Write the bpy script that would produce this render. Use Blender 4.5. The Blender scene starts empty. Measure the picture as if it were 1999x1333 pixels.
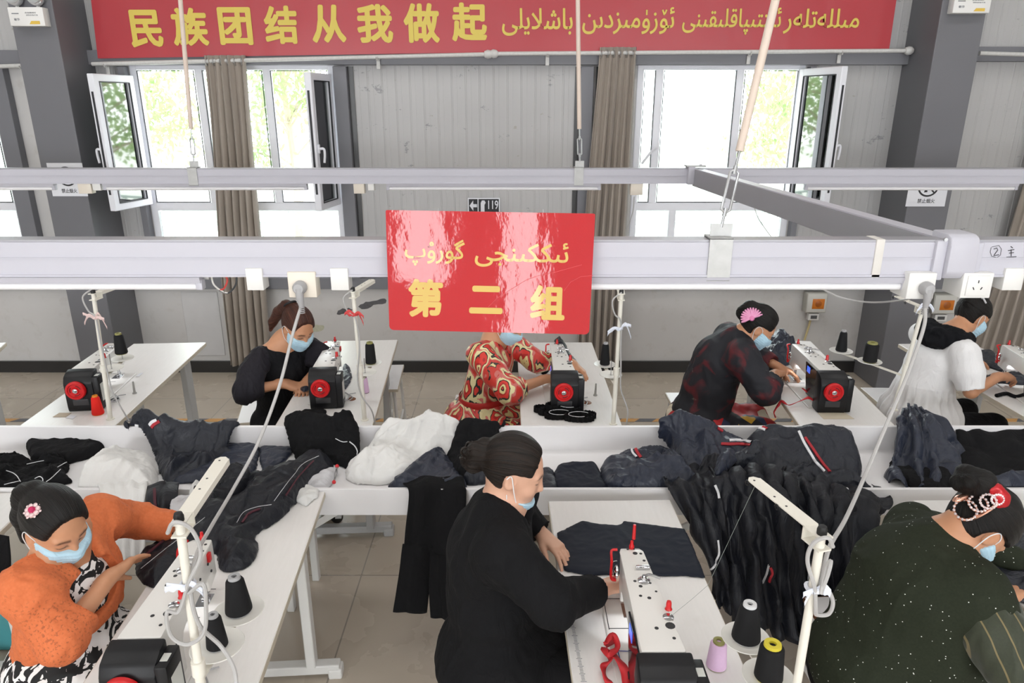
import bpy, bmesh, math, random
import numpy as np
from mathutils import Vector, Matrix, Euler
PI = math.pi
SC = bpy.context.scene
COL = SC.collection
random.seed(7)

# ---------------------------------------------------------------- camera
CAM_H = 2.37
FPX = 1390.0
PITCH = math.atan(461.0 / FPX)
cam_data = bpy.data.cameras.new('camera')
cam_data.sensor_fit = 'HORIZONTAL'
cam_data.sensor_width = 36.0
cam_data.lens = FPX / 1999.0 * 36.0
cam_data.clip_start = 0.05
cam_data.clip_end = 200
cam = bpy.data.objects.new('camera', cam_data)
COL.objects.link(cam)
cam.location = (0, 0, CAM_H)
cam.rotation_euler = (PI / 2 - PITCH, 0, 0)
SC.camera = cam

# ---------------------------------------------------------------- world, exposure
SC.view_settings.view_transform = 'Standard'
SC.view_settings.look = 'None'
SC.view_settings.gamma = 1.0
SC.view_settings.use_curve_mapping = False
SC.view_settings.exposure = 0.0
world = bpy.data.worlds.new('overcast_sky')
SC.world = world
world.use_nodes = True
world.node_tree.nodes['Background'].inputs[0].default_value = (0.93, 0.97, 1.0, 1)
world.node_tree.nodes['Background'].inputs[1].default_value = 7.5

# ---------------------------------------------------------------- large lights: daylight of the opposite windows, unseen fill panels added under the ceiling
def area(name, loc, rot, sx, sy, power, col=(1, 1, 1)):
    l = bpy.data.lights.new(name, 'AREA')
    l.shape = 'RECTANGLE'
    l.size = sx
    l.size_y = sy
    l.energy = power
    l.color = col
    o = bpy.data.objects.new(name, l)
    COL.objects.link(o)
    o.location = loc
    o.rotation_euler = rot
    return o
ROOM_X0, ROOM_X1, ROOM_Y0, WALL_Y, CEIL_Z = -7.5, 7.5, -6.0, 6.25, 4.7
REAR_WINDOWS = ((-5.2, 1.7, 0.8, 3.2), (-3.1, 1.5, 0.8, 3.2), (-1.25, 0.65, 2.0, 3.2), (0.2, 0.46, 0.8, 3.2), (2.6, 1.5, 0.8, 3.2), (4.9, 1.7, 0.8, 3.2))
for x, w, z0, z1 in REAR_WINDOWS:
    area('opposite_window_daylight', (x, ROOM_Y0 + 0.12, (z0 + z1) / 2), (PI / 2, 0, 0), w, z1 - z0, 11.5 * w * (z1 - z0), (0.97, 0.985, 1.0))
for y in (-2.2, 1.2, 4.2):
    for x in (-4.2, 0.0, 4.2):
        area('overhead_fill', (x, y, CEIL_Z - 0.14), (0, 0, 0), 3.2, 0.9, 24, (1.0, 0.985, 0.97))

# ---------------------------------------------------------------- picture ray helpers (a pixel of the 1999x1333 frame -> a point at a real distance)
_ct, _st = math.cos(PITCH), math.sin(PITCH)
def ray(px, py):
    u = (px - 999.5) / FPX
    v = (py - 666.5) / FPX
    return Vector((u, _ct - v * _st, -(_st + v * _ct)))
def PY(px, py, Y):
    d = ray(px, py)
    return Vector((0, 0, CAM_H)) + d * (Y / d.y)
def PZ(px, py, z):
    d = ray(px, py)
    return Vector((0, 0, CAM_H)) + d * ((z - CAM_H) / d.z)
def V(*a):
    return Vector(a)

# ---------------------------------------------------------------- materials
def lin(c):
    if isinstance(c, str):
        c = c.lstrip('#')
        c = [int(c[i:i + 2], 16) / 255 for i in (0, 2, 4)]
    return tuple(x / 12.92 if x <= 0.04045 else ((x + 0.055) / 1.055) ** 2.4 for x in c) + (1,)
MATS = {}
class NT:
    def __init__(s, name):
        s.m = bpy.data.materials.new(name)
        s.m.use_nodes = True
        s.t = s.m.node_tree
        s.b = s.t.nodes['Principled BSDF']
    def n(s, typ, ins=None, **kw):
        nd = s.t.nodes.new(typ)
        for k, v in kw.items():
            setattr(nd, k, v)
        for k, v in (ins or {}).items():
            if isinstance(v, bpy.types.NodeSocket):
                s.t.links.new(v, nd.inputs[k])
            else:
                nd.inputs[k].default_value = v
        return nd
    def l(s, a, b):
        s.t.links.new(a, b)
    def coord(s, scale=(1, 1, 1), kind='Object', rot=(0, 0, 0)):
        tc = s.n('ShaderNodeTexCoord')
        mp = s.n('ShaderNodeMapping', {'Vector': tc.outputs[kind], 'Scale': scale, 'Rotation': rot})
        return mp.outputs[0]
    def noise(s, vec, scale, detail=3, rough=0.5):
        return s.n('ShaderNodeTexNoise', {'Vector': vec, 'Scale': scale, 'Detail': detail, 'Roughness': rough}).outputs[0]
    def ramp(s, fac, stops, interp='LINEAR'):
        r = s.n('ShaderNodeValToRGB', {'Fac': fac})
        r.color_ramp.interpolation = interp
        el = r.color_ramp.elements
        while len(el) < len(stops):
            el.new(0.5)
        for e, (p, c) in zip(el, stops):
            e.position = p
            e.color = lin(c) if isinstance(c, str) else (c if len(c) == 4 else tuple(c) + (1,))
        return r.outputs[0]
    def mix(s, fac, a, b, mode='MIX'):
        m = s.n('ShaderNodeMix', data_type='RGBA', blend_type=mode)
        for i, v in ((0, fac), (6, a), (7, b)):
            if isinstance(v, bpy.types.NodeSocket):
                s.l(v, m.inputs[i])
            else:
                m.inputs[i].default_value = v if i == 0 else (lin(v) if isinstance(v, str) else v)
        return m.outputs[2]
    def math(s, op, a, b=0.0):
        m = s.n('ShaderNodeMath', operation=op)
        for i, v in ((0, a), (1, b)):
            if isinstance(v, bpy.types.NodeSocket):
                s.l(v, m.inputs[i])
            else:
                m.inputs[i].default_value = v
        return m.outputs[0]
    def bump(s, h, strength=0.3, dist=0.005):
        bn = s.n('ShaderNodeBump', {'Height': h, 'Strength': strength, 'Distance': dist})
        s.l(bn.outputs[0], s.b.inputs['Normal'])
    def set(s, **kw):
        names = {'color': 'Base Color', 'rough': 'Roughness', 'metal': 'Metallic', 'coat': 'Coat Weight', 'sheen': 'Sheen Weight',
                 'spec': 'Specular IOR Level', 'sss': 'Subsurface Weight', 'alpha': 'Alpha', 'trans': 'Transmission Weight',
                 'emit': 'Emission Color', 'emits': 'Emission Strength', 'coat_rough': 'Coat Roughness'}
        for k, v in kw.items():
            i = s.b.inputs[names[k]]
            if isinstance(v, bpy.types.NodeSocket):
                s.l(v, i)
            else:
                i.default_value = lin(v) if isinstance(v, str) else v
        return s
def mat(name, color, rough=0.5, metal=0.0, var=0.06, scale=8.0, bump=0.0, bscale=60.0, bdist=0.003, **kw):
    """plain surface with slight procedural unevenness of colour"""
    if name in MATS:
        return MATS[name]
    k = NT(name)
    vec = k.coord()
    c = lin(color)
    if var > 0:
        f = k.noise(vec, scale)
        a = tuple(min(1, x * (1 + var)) for x in c[:3]) + (1,)
        b = tuple(x * (1 - var) for x in c[:3]) + (1,)
        k.set(color=k.mix(f, b, a))
    else:
        k.set(color=c)
    k.set(rough=rough, metal=metal, **kw)
    if bump > 0:
        k.bump(k.noise(vec, bscale, 4), bump, bdist)
    MATS[name] = k.m
    return k.m

# ---------------------------------------------------------------- mesh builder
def cr(pts, n=8, closed=False):
    """Catmull-Rom through the points"""
    P = [Vector(p) for p in pts]
    out = []
    m = len(P)
    rng = range(m if closed else m - 1)
    for i in rng:
        if closed:
            p0, p1, p2, p3 = P[(i - 1) % m], P[i], P[(i + 1) % m], P[(i + 2) % m]
        else:
            p1, p2 = P[i], P[i + 1]
            p0 = P[i - 1] if i else p1 * 2 - p2
            p3 = P[i + 2] if i + 2 < m else p2 * 2 - p1
        for k in range(n):
            t = k / n
            out.append(0.5 * ((2 * p1) + (p2 - p0) * t + (2 * p0 - 5 * p1 + 4 * p2 - p3) * t * t + (3 * p1 - p0 - 3 * p2 + p3) * t ** 3))
    if not closed:
        out.append(P[-1])
    return out
def axis_frame(d):
    d = Vector(d).normalized()
    a = Vector((0, 0, 1)) if abs(d.z) < 0.9 else Vector((1, 0, 0))
    x = d.cross(a).normalized()
    return x, d.cross(x).normalized(), d
def world_off(parent):
    while parent is not None and parent.parent is not None:
        parent = parent.parent
    return Vector(parent.location) if parent is not None and parent.get('_world') else Vector((0, 0, 0))
class MB:
    def __init__(s):
        s.v = []
        s.f = []
    def add(s, verts, faces, M=None):
        o = len(s.v)
        s.v += [(M @ Vector(p)) if M is not None else Vector(p) for p in verts]
        s.f += [tuple(i + o for i in f) for f in faces]
        return s
    def box(s, c, size, M=None, bev=0.0, seg=2):
        bm = bmesh.new()
        bmesh.ops.create_cube(bm, size=1)
        bmesh.ops.scale(bm, vec=size, verts=bm.verts)
        if bev > 0:
            bmesh.ops.bevel(bm, geom=list(bm.edges), offset=min(bev, min(size) * 0.49), segments=seg, profile=0.5, affect='EDGES')
        bmesh.ops.translate(bm, vec=c, verts=bm.verts)
        return s.bm(bm, M)
    def bm(s, bm, M=None):
        bm.verts.index_update()
        vs = [v.co.copy() for v in bm.verts]
        fs = [[v.index for v in f.verts] for f in bm.faces]
        bm.free()
        return s.add(vs, fs, M)
    def cyl(s, p0, p1, r0, r1=None, n=16, caps=True, M=None):
        r1 = r0 if r1 is None else r1
        p0, p1 = Vector(p0), Vector(p1)
        x, y, d = axis_frame(p1 - p0)
        vs, fs = [], []
        for p, r in ((p0, r0), (p1, r1)):
            for i in range(n):
                a = 2 * PI * i / n
                vs.append(p + x * math.cos(a) * r + y * math.sin(a) * r)
        for i in range(n):
            fs.append((i, (i + 1) % n, n + (i + 1) % n, n + i))
        if caps:
            fs.append(tuple(range(n))[::-1])
            fs.append(tuple(range(n, 2 * n)))
        return s.add(vs, fs, M)
    def tube(s, pts, r, n=8, closed=False, M=None):
        P = [Vector(p) for p in pts]
        m = len(P)
        R = r if isinstance(r, (list, tuple)) else [r] * m
        vs, fs = [], []
        prev = None
        for i in range(m):
            if closed:
                t = P[(i + 1) % m] - P[i - 1]
            else:
                t = P[min(i + 1, m - 1)] - P[max(i - 1, 0)]
            t = t.normalized() if t.length > 1e-9 else Vector((0, 0, 1))
            if prev is None:
                x, _, _ = axis_frame(t)
            else:
                x = prev - t * prev.dot(t)
                x = x.normalized() if x.length > 1e-6 else axis_frame(t)[0]
            prev = x
            y = t.cross(x)
            for k in range(n):
                a = 2 * PI * k / n
                vs.append(P[i] + (x * math.cos(a) + y * math.sin(a)) * R[i])
        for i in range(m if closed else m - 1):
            j = (i + 1) % m
            for k in range(n):
                fs.append((i * n + k, i * n + (k + 1) % n, j * n + (k + 1) % n, j * n + k))
        if not closed:
            fs.append(tuple(range(n))[::-1])
            fs.append(tuple(range((m - 1) * n, m * n)))
        return s.add(vs, fs, M)
    def lathe(s, prof, M=None, n=24, cap=True):
        vs, fs = [], []
        m = len(prof)
        for r, z in prof:
            for i in range(n):
                a = 2 * PI * i / n
                vs.append((r * math.cos(a), r * math.sin(a), z))
        for j in range(m - 1):
            for i in range(n):
                fs.append((j * n + i, j * n + (i + 1) % n, (j + 1) * n + (i + 1) % n, (j + 1) * n + i))
        if cap:
            fs.append(tuple(range(n))[::-1])
            fs.append(tuple(range((m - 1) * n, m * n)))
        return s.add(vs, fs, M)
    def prism(s, poly, z0, z1, M=None, bev=0.0, seg=2):
        bm = bmesh.new()
        a = [bm.verts.new((p[0], p[1], z0)) for p in poly]
        f = bm.faces.new(a)
        r = bmesh.ops.extrude_face_region(bm, geom=[f])
        bmesh.ops.translate(bm, vec=(0, 0, z1 - z0), verts=[g for g in r['geom'] if isinstance(g, bmesh.types.BMVert)])
        bmesh.ops.recalc_face_normals(bm, faces=bm.faces)
        if bev > 0:
            bmesh.ops.bevel(bm, geom=list(bm.edges), offset=bev, segments=seg, profile=0.5, affect='EDGES')
        return s.bm(bm, M)
    def grid(s, rows, closed_u=False, M=None):
        n = len(rows[0])
        vs = [p for r in rows for p in r]
        fs = []
        for j in range(len(rows) - 1):
            for i in range(n if closed_u else n - 1):
                k = (i + 1) % n
                fs.append((j * n + i, j * n + k, (j + 1) * n + k, (j + 1) * n + i))
        return s.add(vs, fs, M)
    def build(s, name, m, parent=None, smooth=True, angle=40, fix=False):
        me = bpy.data.meshes.new(name)
        off = world_off(parent)
        me.from_pydata([tuple(p - off) for p in s.v], [], s.f)
        me.update()
        if fix:
            bm = bmesh.new()
            bm.from_mesh(me)
            bmesh.ops.recalc_face_normals(bm, faces=bm.faces)
            bm.to_mesh(me)
            bm.free()
        if smooth:
            me.polygons.foreach_set('use_smooth', [True] * len(me.polygons))
            me.set_sharp_from_angle(angle=math.radians(angle))
        if m:
            me.materials.append(m)
        o = bpy.data.objects.new(name, me)
        COL.objects.link(o)
        if parent is not None:
            o.parent = parent
        return o
def tag(o, label, cat, group=None, kind=None):
    o['label'] = label
    o['category'] = cat
    if group:
        o['group'] = group
    if kind:
        o['kind'] = kind
    return o
def thing(name, label, cat, loc=(0, 0, 0), rz=0.0, group=None, world=False):
    """an Empty at the base of a thing; with world=True its parts are given in room coordinates"""
    o = bpy.data.objects.new(name, None)
    o.empty_display_size = 0.1
    COL.objects.link(o)
    o.location = loc
    o.rotation_euler = (0, 0, rz)
    if world:
        o['_world'] = 1
    tag(o, label, cat, group)
    return o
def struct(o):
    o['kind'] = 'structure'
    return o
def copy_tree(o, parent=None):
    c = o.copy()
    COL.objects.link(c)
    if parent is not None:
        c.parent = parent
    for ch in list(o.children):
        copy_tree(ch, c)
    return c
def RX(a): return Matrix.Rotation(a, 4, 'X')
def RY(a): return Matrix.Rotation(a, 4, 'Y')
def RZ(a): return Matrix.Rotation(a, 4, 'Z')
def T(*a): return Matrix.Translation(Vector(a))
def frame_M(o, x, y, z):
    M = Matrix((x, y, z)).transposed().to_4x4()
    M.translation = o
    return M

# ---------------------------------------------------------------- lettering: glyph outlines fitted to a rectangle
def glyphs(mb, text, M, x0, x1, y0, y1, fat=0.0, depth=0.001):
    """flat raised lettering: the text's own outline scaled into the rectangle of the plane M (x right, y up)"""
    c = bpy.data.curves.new('lettering', 'FONT')
    c.body = text
    c.extrude = 0.01
    c.resolution_u = 3
    o = bpy.data.objects.new('lettering', c)
    COL.objects.link(o)
    bpy.context.view_layer.update()
    me = bpy.data.meshes.new_from_object(o.evaluated_get(bpy.context.evaluated_depsgraph_get()))
    vs = np.array([v.co for v in me.vertices])
    lo, hi = vs.min(0), vs.max(0)
    lo[:2] -= fat
    hi[:2] += fat
    sx = (x1 - x0) / (hi[0] - lo[0])
    sy = (y1 - y0) / (hi[1] - lo[1])
    shifts = [(0, 0)] if fat <= 0 else [(math.cos(a) * fat, math.sin(a) * fat) for a in np.linspace(0, 2 * PI, 9)[:-1]]
    fs = [tuple(p.vertices) for p in me.polygons]
    for k, (dx, dy) in enumerate(shifts):     # a heavier weight: the strokes widened by overlaid outlines
        out = [(x0 + (p[0] + dx - lo[0]) * sx, y0 + (p[1] + dy - lo[1]) * sy, (depth - k * 0.00003) * (p[2] > 0) - 0.0002) for p in vs]
        mb.add(out, fs, M)
    bpy.data.objects.remove(o)
    bpy.data.curves.remove(c)
    bpy.data.meshes.remove(me)
# ================================================================ the room shell
M_floor = None
def floor_material():
    k = NT('floor_tiles')
    vec = k.coord()
    br = k.n('ShaderNodeTexBrick', {'Vector': vec, 'Scale': 1.0, 'Mortar Size': 0.004, 'Mortar Smooth': 0.2, 'Brick Width': 0.8, 'Row Height': 0.8,
             'Color1': lin('#c4b8a9'), 'Color2': lin('#bcb0a0'), 'Mortar': lin('#938b82')}, offset=0.0)
    n1 = k.noise(vec, 2.3, 5)
    n2 = k.noise(vec, 60, 3)
    c = k.mix(k.math('MULTIPLY', n1, 0.2), br.outputs[0], '#b0a799')
    c = k.mix(k.math('MULTIPLY', n2, 0.12), c, '#cbc4b8')
    spots = k.n('ShaderNodeTexVoronoi', {'Vector': vec, 'Scale': 3.1}).outputs[0]
    c = k.mix(k.math('LESS_THAN', spots, 0.018), c, '#4d463f')
    k.set(color=c, rough=k.ramp(n1, [(0.3, (0.25, 0.25, 0.25)), (0.7, (0.30, 0.30, 0.30))]))
    return k.m
def painted_wall():
    k = NT('painted_wall')
    vec = k.coord()
    n1 = k.noise(vec, 1.4, 4)
    n2 = k.noise(vec, 9, 6, 0.65)
    c = k.mix(n1, '#d2d0cf', '#c3c1c0')
    c = k.mix(k.math('MULTIPLY', k.ramp(n2, [(0.55, (0, 0, 0)), (0.75, (1, 1, 1))]), 0.35), c, '#aba59d')
    sm = k.n('ShaderNodeTexNoise', {'Vector': k.coord((1.2, 1, 3.2)), 'Scale': 2.6, 'Detail': 5, 'Roughness': 0.7}).outputs[0]
    c = k.mix(k.ramp(sm, [(0.73, (0, 0, 0)), (0.76, (0.7, 0.7, 0.7))]), c, '#6f6a66')
    k.set(color=c, rough=0.6)
    k.bump(n2, 0.1, 0.004)
    return k.m
def ribbed_steel():
    k = NT('ribbed_steel_panel')
    vec = k.coord()
    sm = k.n('ShaderNodeTexNoise', {'Vector': k.coord((2.0, 1, 3.0)), 'Scale': 2.2, 'Detail': 6, 'Roughness': 0.75}).outputs[0]
    sm2 = k.n('ShaderNodeTexNoise', {'Vector': k.coord((3.0, 1, 5.0)), 'Scale': 3.7, 'Detail': 3, 'Roughness': 0.6}).outputs[0]
    c = k.mix(k.noise(vec, 1.1, 3), '#bab9b9', '#acabab')
    c = k.mix(k.ramp(sm, [(0.63, (0, 0, 0)), (0.66, (0.65, 0.65, 0.65))]), c, '#77767a')
    c = k.mix(k.ramp(sm2, [(0.70, (0, 0, 0)), (0.73, (0.4, 0.4, 0.4))]), c, '#8a7d66')
    k.set(color=c, rough=0.42, metal=0.0)
    return k.m
M_paint = painted_wall()
M_rib = ribbed_steel()
M_dark = mat('dark_grey_paint', '#75757b', 0.5, var=0.05, scale=3, bump=0.05)
M_dark2 = mat('charcoal_paint', '#6c6c71', 0.45, var=0.05, scale=3)
M_base = mat('black_tile', '#2b2a2a', 0.3)
M_pvc = mat('white_window_frame', '#e6e7ee', 0.35, var=0.02)
M_black = mat('black_rubber', '#1c1c1d', 0.6)
M_ceil = mat('ceiling_panel', '#e2e2e0', 0.7)

f = MB().box(((ROOM_X0 + ROOM_X1) / 2, (ROOM_Y0 + WALL_Y) / 2, -0.05), (ROOM_X1 - ROOM_X0, WALL_Y - ROOM_Y0 + 0.2, 0.1)).build('floor', floor_material(), smooth=False)
struct(f)
c = MB().box(((ROOM_X0 + ROOM_X1) / 2, (ROOM_Y0 + WALL_Y) / 2, CEIL_Z + 0.05), (ROOM_X1 - ROOM_X0 + 0.4, WALL_Y - ROOM_Y0 + 0.4, 0.1)).build('ceiling', M_ceil, smooth=False)
struct(c)
for nm, x in (('wall_left', ROOM_X0 - 0.1), ('wall_right', ROOM_X1 + 0.1)):
    struct(MB().box((x, (ROOM_Y0 + WALL_Y) / 2, CEIL_Z / 2), (0.2, WALL_Y - ROOM_Y0 + 0.4, CEIL_Z)).build(nm, M_paint, smooth=False))

# --- the window wall: pieces around four window openings
SILL, WTOP = 0.87, 2.68
OPEN = [(-6.4, -4.27), (-3.14, -1.46), (1.03, 2.41), (4.55, 6.4)]
WT = 0.18
def wall_piece(mb, x0, x1, z0, z1, y0=WALL_Y, t=WT):
    mb.box(((x0 + x1) / 2, y0 + t / 2, (z0 + z1) / 2), (x1 - x0, t, z1 - z0))
mb = MB()
wall_piece(mb, ROOM_X0 - 0.2, ROOM_X1 + 0.2, 0, SILL)
wall_piece(mb, ROOM_X0 - 0.2, ROOM_X1 + 0.2, WTOP + 0.02, CEIL_Z)
edges = [ROOM_X0 - 0.2] + [x for o in OPEN for x in o] + [ROOM_X1 + 0.2]
for i in range(0, len(edges), 2):
    wall_piece(mb, edges[i], edges[i + 1], SILL, WTOP + 0.02)
wb = struct(mb.build('wall_back', M_paint, smooth=False))
# ribbed steel cladding panels between the windows, above the sill rail
def ribbed(x0, x1, z0, z1, y):
    """trapezoid-ribbed sheet seen from inside"""
    xs = []
    x = x0 + 0.03
    xs.append((x0, 0))
    while x < x1 - 1e-6:
        for dx, d in ((0, 0), (0.005, 0.0035), (0.012, 0.0035), (0.017, 0), (0.05, 0), (0.053, 0.001), (0.057, 0)):
            if x + dx < x1:
                xs.append((x + dx, d))
        x += 0.115
    xs.append((x1, 0))
    return MB().grid([[Vector((a, y - d, z)) for a, d in xs] for z in (z0, z1)])
for x0, x1, z0, z1 in ((-1.34, 0.56, 0.92, 2.68), (2.47, 3.2, 0.92, 2.72), (3.5, 4.55, 0.92, 2.72), (ROOM_X0, 3.2 + 4.3, 2.79, CEIL_Z), (-3.42, -3.16, 0.92, 2.68)):
    p = struct(ribbed(x0, x1, z0, z1, WALL_Y - 0.012).build('wall_panel', M_rib, wb, smooth=False))

# rear wall behind the photographer with its window openings
mb = MB()
ed = [ROOM_X0 - 0.2] + [v for x, w, _a, _b in REAR_WINDOWS for v in (x - w / 2 - 0.05, x + w / 2 + 0.05)] + [ROOM_X1 + 0.2]
for i in range(0, len(ed), 2):
    mb.box(((ed[i] + ed[i + 1]) / 2, ROOM_Y0 - 0.1, 2.0), (ed[i + 1] - ed[i], 0.2, 2.5))
mb.box((0, ROOM_Y0 - 0.1, 0.375), (15.4, 0.2, 0.75))
mb.box((0, ROOM_Y0 - 0.1, 3.975), (15.4, 0.2, 1.45))
mb.box((-1.25, ROOM_Y0 - 0.1, 1.35), (0.75, 0.2, 1.2))
struct(mb.build('wall_front', M_paint, smooth=False))

# dark rails and posts of the steel frame
mb = MB()
mb.box(((-3.42 + 3.2) / 2, WALL_Y - 0.05, 2.735), (6.62, 0.1, 0.11), bev=0.004)
mb.box((-5.6, WALL_Y - 0.05, 2.735), (3.7, 0.1, 0.11), bev=0.004)
mb.box((5.5, WALL_Y - 0.05, 2.76), (4.0, 0.1, 0.11), bev=0.004)
struct(mb.build('trim_1', M_dark, smooth=False))
mb = MB()
mb.box((0, WALL_Y - 0.03, 0.86), (15, 0.06, 0.1), bev=0.004)
struct(mb.build('trim_2', M_dark, smooth=False))
mb = MB()
for x0, x1 in ((-1.455, -1.345), (0.56, 0.665), (2.42, 2.47), (-3.2, -3.145), (-4.265, -4.13), (4.47, 4.55)):
    mb.box(((x0 + x1) / 2, WALL_Y - 0.04, 1.79), (x1 - x0, 0.08, 1.76), bev=0.004)
struct(mb.build('trim_3', M_dark, smooth=False))
mb = MB()
for x0, x1 in ((-1.345, -1.30), (0.52, 0.56), (0.69, 0.72)):
    mb.box(((x0 + x1) / 2, WALL_Y - 0.015, 1.79), (x1 - x0, 0.03, 1.76))
struct(mb.build('trim_4', M_base, smooth=False))
struct(MB().box((0, WALL_Y - 0.012, 0.055), (15, 0.024, 0.11), bev=0.003).build('baseboard_back', M_base, smooth=False))
# the two boxed steel columns
for nm, x0, x1 in (('column_left', -3.74, -3.41), ('column_right', 3.19, 3.53)):
    mb = MB().box(((x0 + x1) / 2, 6.03, CEIL_Z / 2), (x1 - x0, 0.46, CEIL_Z), bev=0.006)
    struct(mb.build(nm, M_dark2, smooth=False))

# --- windows
def glass_mat():
    k = NT('window_glass')
    t = k.t
    tr = k.n('ShaderNodeBsdfTransparent', {'Color': (0.93, 0.97, 0.96, 1)})
    gl = k.n('ShaderNodeBsdfGlossy', {'Roughness': 0.02})
    fr = k.n('ShaderNodeFresnel', {'IOR': 1.45})
    mx = k.n('ShaderNodeMixShader', {0: fr.outputs[0], 1: tr.outputs[0], 2: gl.outputs[0]})
    k.l(mx.outputs[0], t.nodes['Material Output'].inputs[0])
    return k.m
def dusty_glass():
    k = NT('dusty_sash_glass')
    t = k.t
    n = k.noise(k.coord(), 2.5, 4)
    tr = k.n('ShaderNodeBsdfTransparent', {'Color': (0.55, 0.62, 0.60, 1)})
    gl = k.n('ShaderNodeBsdfGlossy', {'Roughness': 0.03})
    fr = k.n('ShaderNodeFresnel', {'IOR': 1.5})
    fa = k.math('ADD', fr.outputs[0], 0.22)
    mx = k.n('ShaderNodeMixShader', {0: fa, 1: tr.outputs[0], 2: gl.outputs[0]})
    k.l(mx.outputs[0], t.nodes['Material Output'].inputs[0])
    return k.m
M_glass = glass_mat()
M_dglass = dusty_glass()
M_gasket = mat('black_gasket', '#2a2b30', 0.5)
def bar(mb, x0, x1, z0, z1, d=0.06, y=WALL_Y - 0.005):
    mb.box(((x0 + x1) / 2, y + d / 2, (z0 + z1) / 2), (x1 - x0, d, z1 - z0), bev=0.004, seg=1)
def window(idx, x0, x1, muls, transom, low_muls, skip=(), top=WTOP):
    """fixed outer frame, mullions and panes (openings named in skip stand open)"""
    mb = MB()
    bar(mb, x0, x0 + 0.055, SILL + 0.03, top)
    bar(mb, x1 - 0.055, x1, SILL + 0.03, top)
    bar(mb, x0 + 0.002, x1 - 0.002, top - 0.055, top - 0.001, 0.056, WALL_Y - 0.003)
    bar(mb, x0 + 0.002, x1 - 0.002, SILL + 0.031, SILL + 0.085, 0.056, WALL_Y - 0.003)
    bar(mb, x0 + 0.002, x1 - 0.002, transom - 0.035, transom + 0.035, 0.056, WALL_Y - 0.003)
    ups = [x0 + 0.055] + [m for m in muls] + [x1 - 0.055]
    for m in muls:
        bar(mb, m - 0.032, m + 0.032, transom, top - 0.003, 0.052, WALL_Y - 0.001)
    for m in low_muls:
        bar(mb, m - 0.03, m + 0.03, SILL + 0.05, transom, 0.052, WALL_Y - 0.001)
    w = struct(mb.build('window_%d' % idx, M_pvc, smooth=False))
    w['label'] = 'white framed window with panes in the factory wall'
    g = MB()
    for i in range(len(ups) - 1):
        if i in skip:
            continue
        g.box(((ups[i] + ups[i + 1]) / 2, WALL_Y + 0.03, (transom + top) / 2), (ups[i + 1] - ups[i], 0.006, top - transom - 0.06))
        mb2 = MB()
    lows = [x0 + 0.055] + list(low_muls) + [x1 - 0.055]
    for i in range(len(lows) - 1):
        g.box(((lows[i] + lows[i + 1]) / 2, WALL_Y + 0.03, (SILL + transom) / 2), (lows[i + 1] - lows[i], 0.006, transom - SILL - 0.1))
    struct(g.build('window_pane', M_glass, w, smooth=False))
    gk = MB()
    for i in range(len(ups) - 1):
        a, b = ups[i] + (0.034 if i else 0.003), ups[i + 1] - (0.034 if i < len(ups) - 2 else 0.003)
        for (p, q, r, s_) in ((a, a + 0.006, transom + 0.04, top - 0.06), (b - 0.006, b, transom + 0.04, top - 0.06), (a, b, top - 0.066, top - 0.06), (a, b, transom + 0.036, transom + 0.042)):
            gk.box(((p + q) / 2, WALL_Y - 0.003, (r + s_) / 2), (q - p, 0.008, s_ - r))
    struct(gk.build('window_gasket', M_gasket, w, smooth=False))
    return w
TR = 1.535
w1 = window(2, -3.14, -1.46, (-2.58, -2.02, ), TR, (-2.35,), skip=(0, 2), top=2.702)
w2 = window(3, 1.03, 2.41, (1.215, 1.88), TR, (1.40,), skip=(2,), top=2.702)
w3 = window(1, -6.4, -4.27, (-5.7, -5.0), TR, (-5.3,), top=2.702)
w4 = window(4, 4.55, 6.4, (5.2, 5.8), TR, (5.4,), top=2.70)
def sash(idx, hx, hy, fx, fy, z0, z1, handle_side, parent):
    """open casement: hinge edge (hx,hy), free edge (fx,fy)"""
    d = Vector((fx - hx, fy - hy, 0))
    w = d.length
    x = d.normalized()
    n = Vector((0, 0, 1)).cross(x)
    M = frame_M(Vector((hx, hy, z0)), x, n, Vector((0, 0, 1)))
    h = z1 - z0
    mb = MB()
    t = 0.058
    for c, s_ in (((t / 2, 0, h / 2), (t, 0.055, h)), ((w - t / 2, 0, h / 2), (t, 0.055, h)), ((w / 2, 0, t / 2), (w - 0.004, 0.053, t)), ((w / 2, 0, h - t / 2), (w - 0.004, 0.053, t))):
        mb.box(c, s_, M, bev=0.005, seg=1)
    o = struct(mb.build('window_sash', M_pvc, parent, smooth=False))
    g = MB().box((w / 2, 0, h / 2), (w - 2 * t + 0.01, 0.006, h - 2 * t + 0.01), M)
    struct(g.build('window_pane', M_dglass, o, smooth=False))
    gk = MB()
    for s2 in (-1, 1):
        for c, s_ in (((t, 0.024 * s2, h / 2), (0.006, 0.012, h - 2 * t)), ((w - t, 0.024 * s2, h / 2), (0.006, 0.012, h - 2 * t)), ((w / 2, 0.024 * s2, t), (w - 2 * t, 0.012, 0.006)), ((w / 2, 0.024 * s2, h - t), (w - 2 * t, 0.012, 0.006))):
            gk.box(c, s_, M)
    gk.box((w, 0, h * 0.5), (0.004, 0.018, h * 0.75), M)
    struct(gk.build('window_gasket', M_gasket, o, smooth=False))
    hd = MB()
    s2 = handle_side
    hd.box((w - t / 2, 0.035 * s2, h * 0.46), (0.028, 0.014, 0.07), M, bev=0.004)
    hd.tube(cr([(w - t / 2, 0.04 * s2, h * 0.46), (w - t / 2, 0.075 * s2, h * 0.46), (w - t / 2, 0.08 * s2, h * 0.42), (w - t / 2, 0.072 * s2, h * 0.36)], 4), 0.010, 8, M=M)
    struct(hd.build('window_handle', M_pvc, o))
    return o
sash(1, -3.115, 6.20, -3.21, 5.77, 1.56, 2.60, -1, w1)
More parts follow.
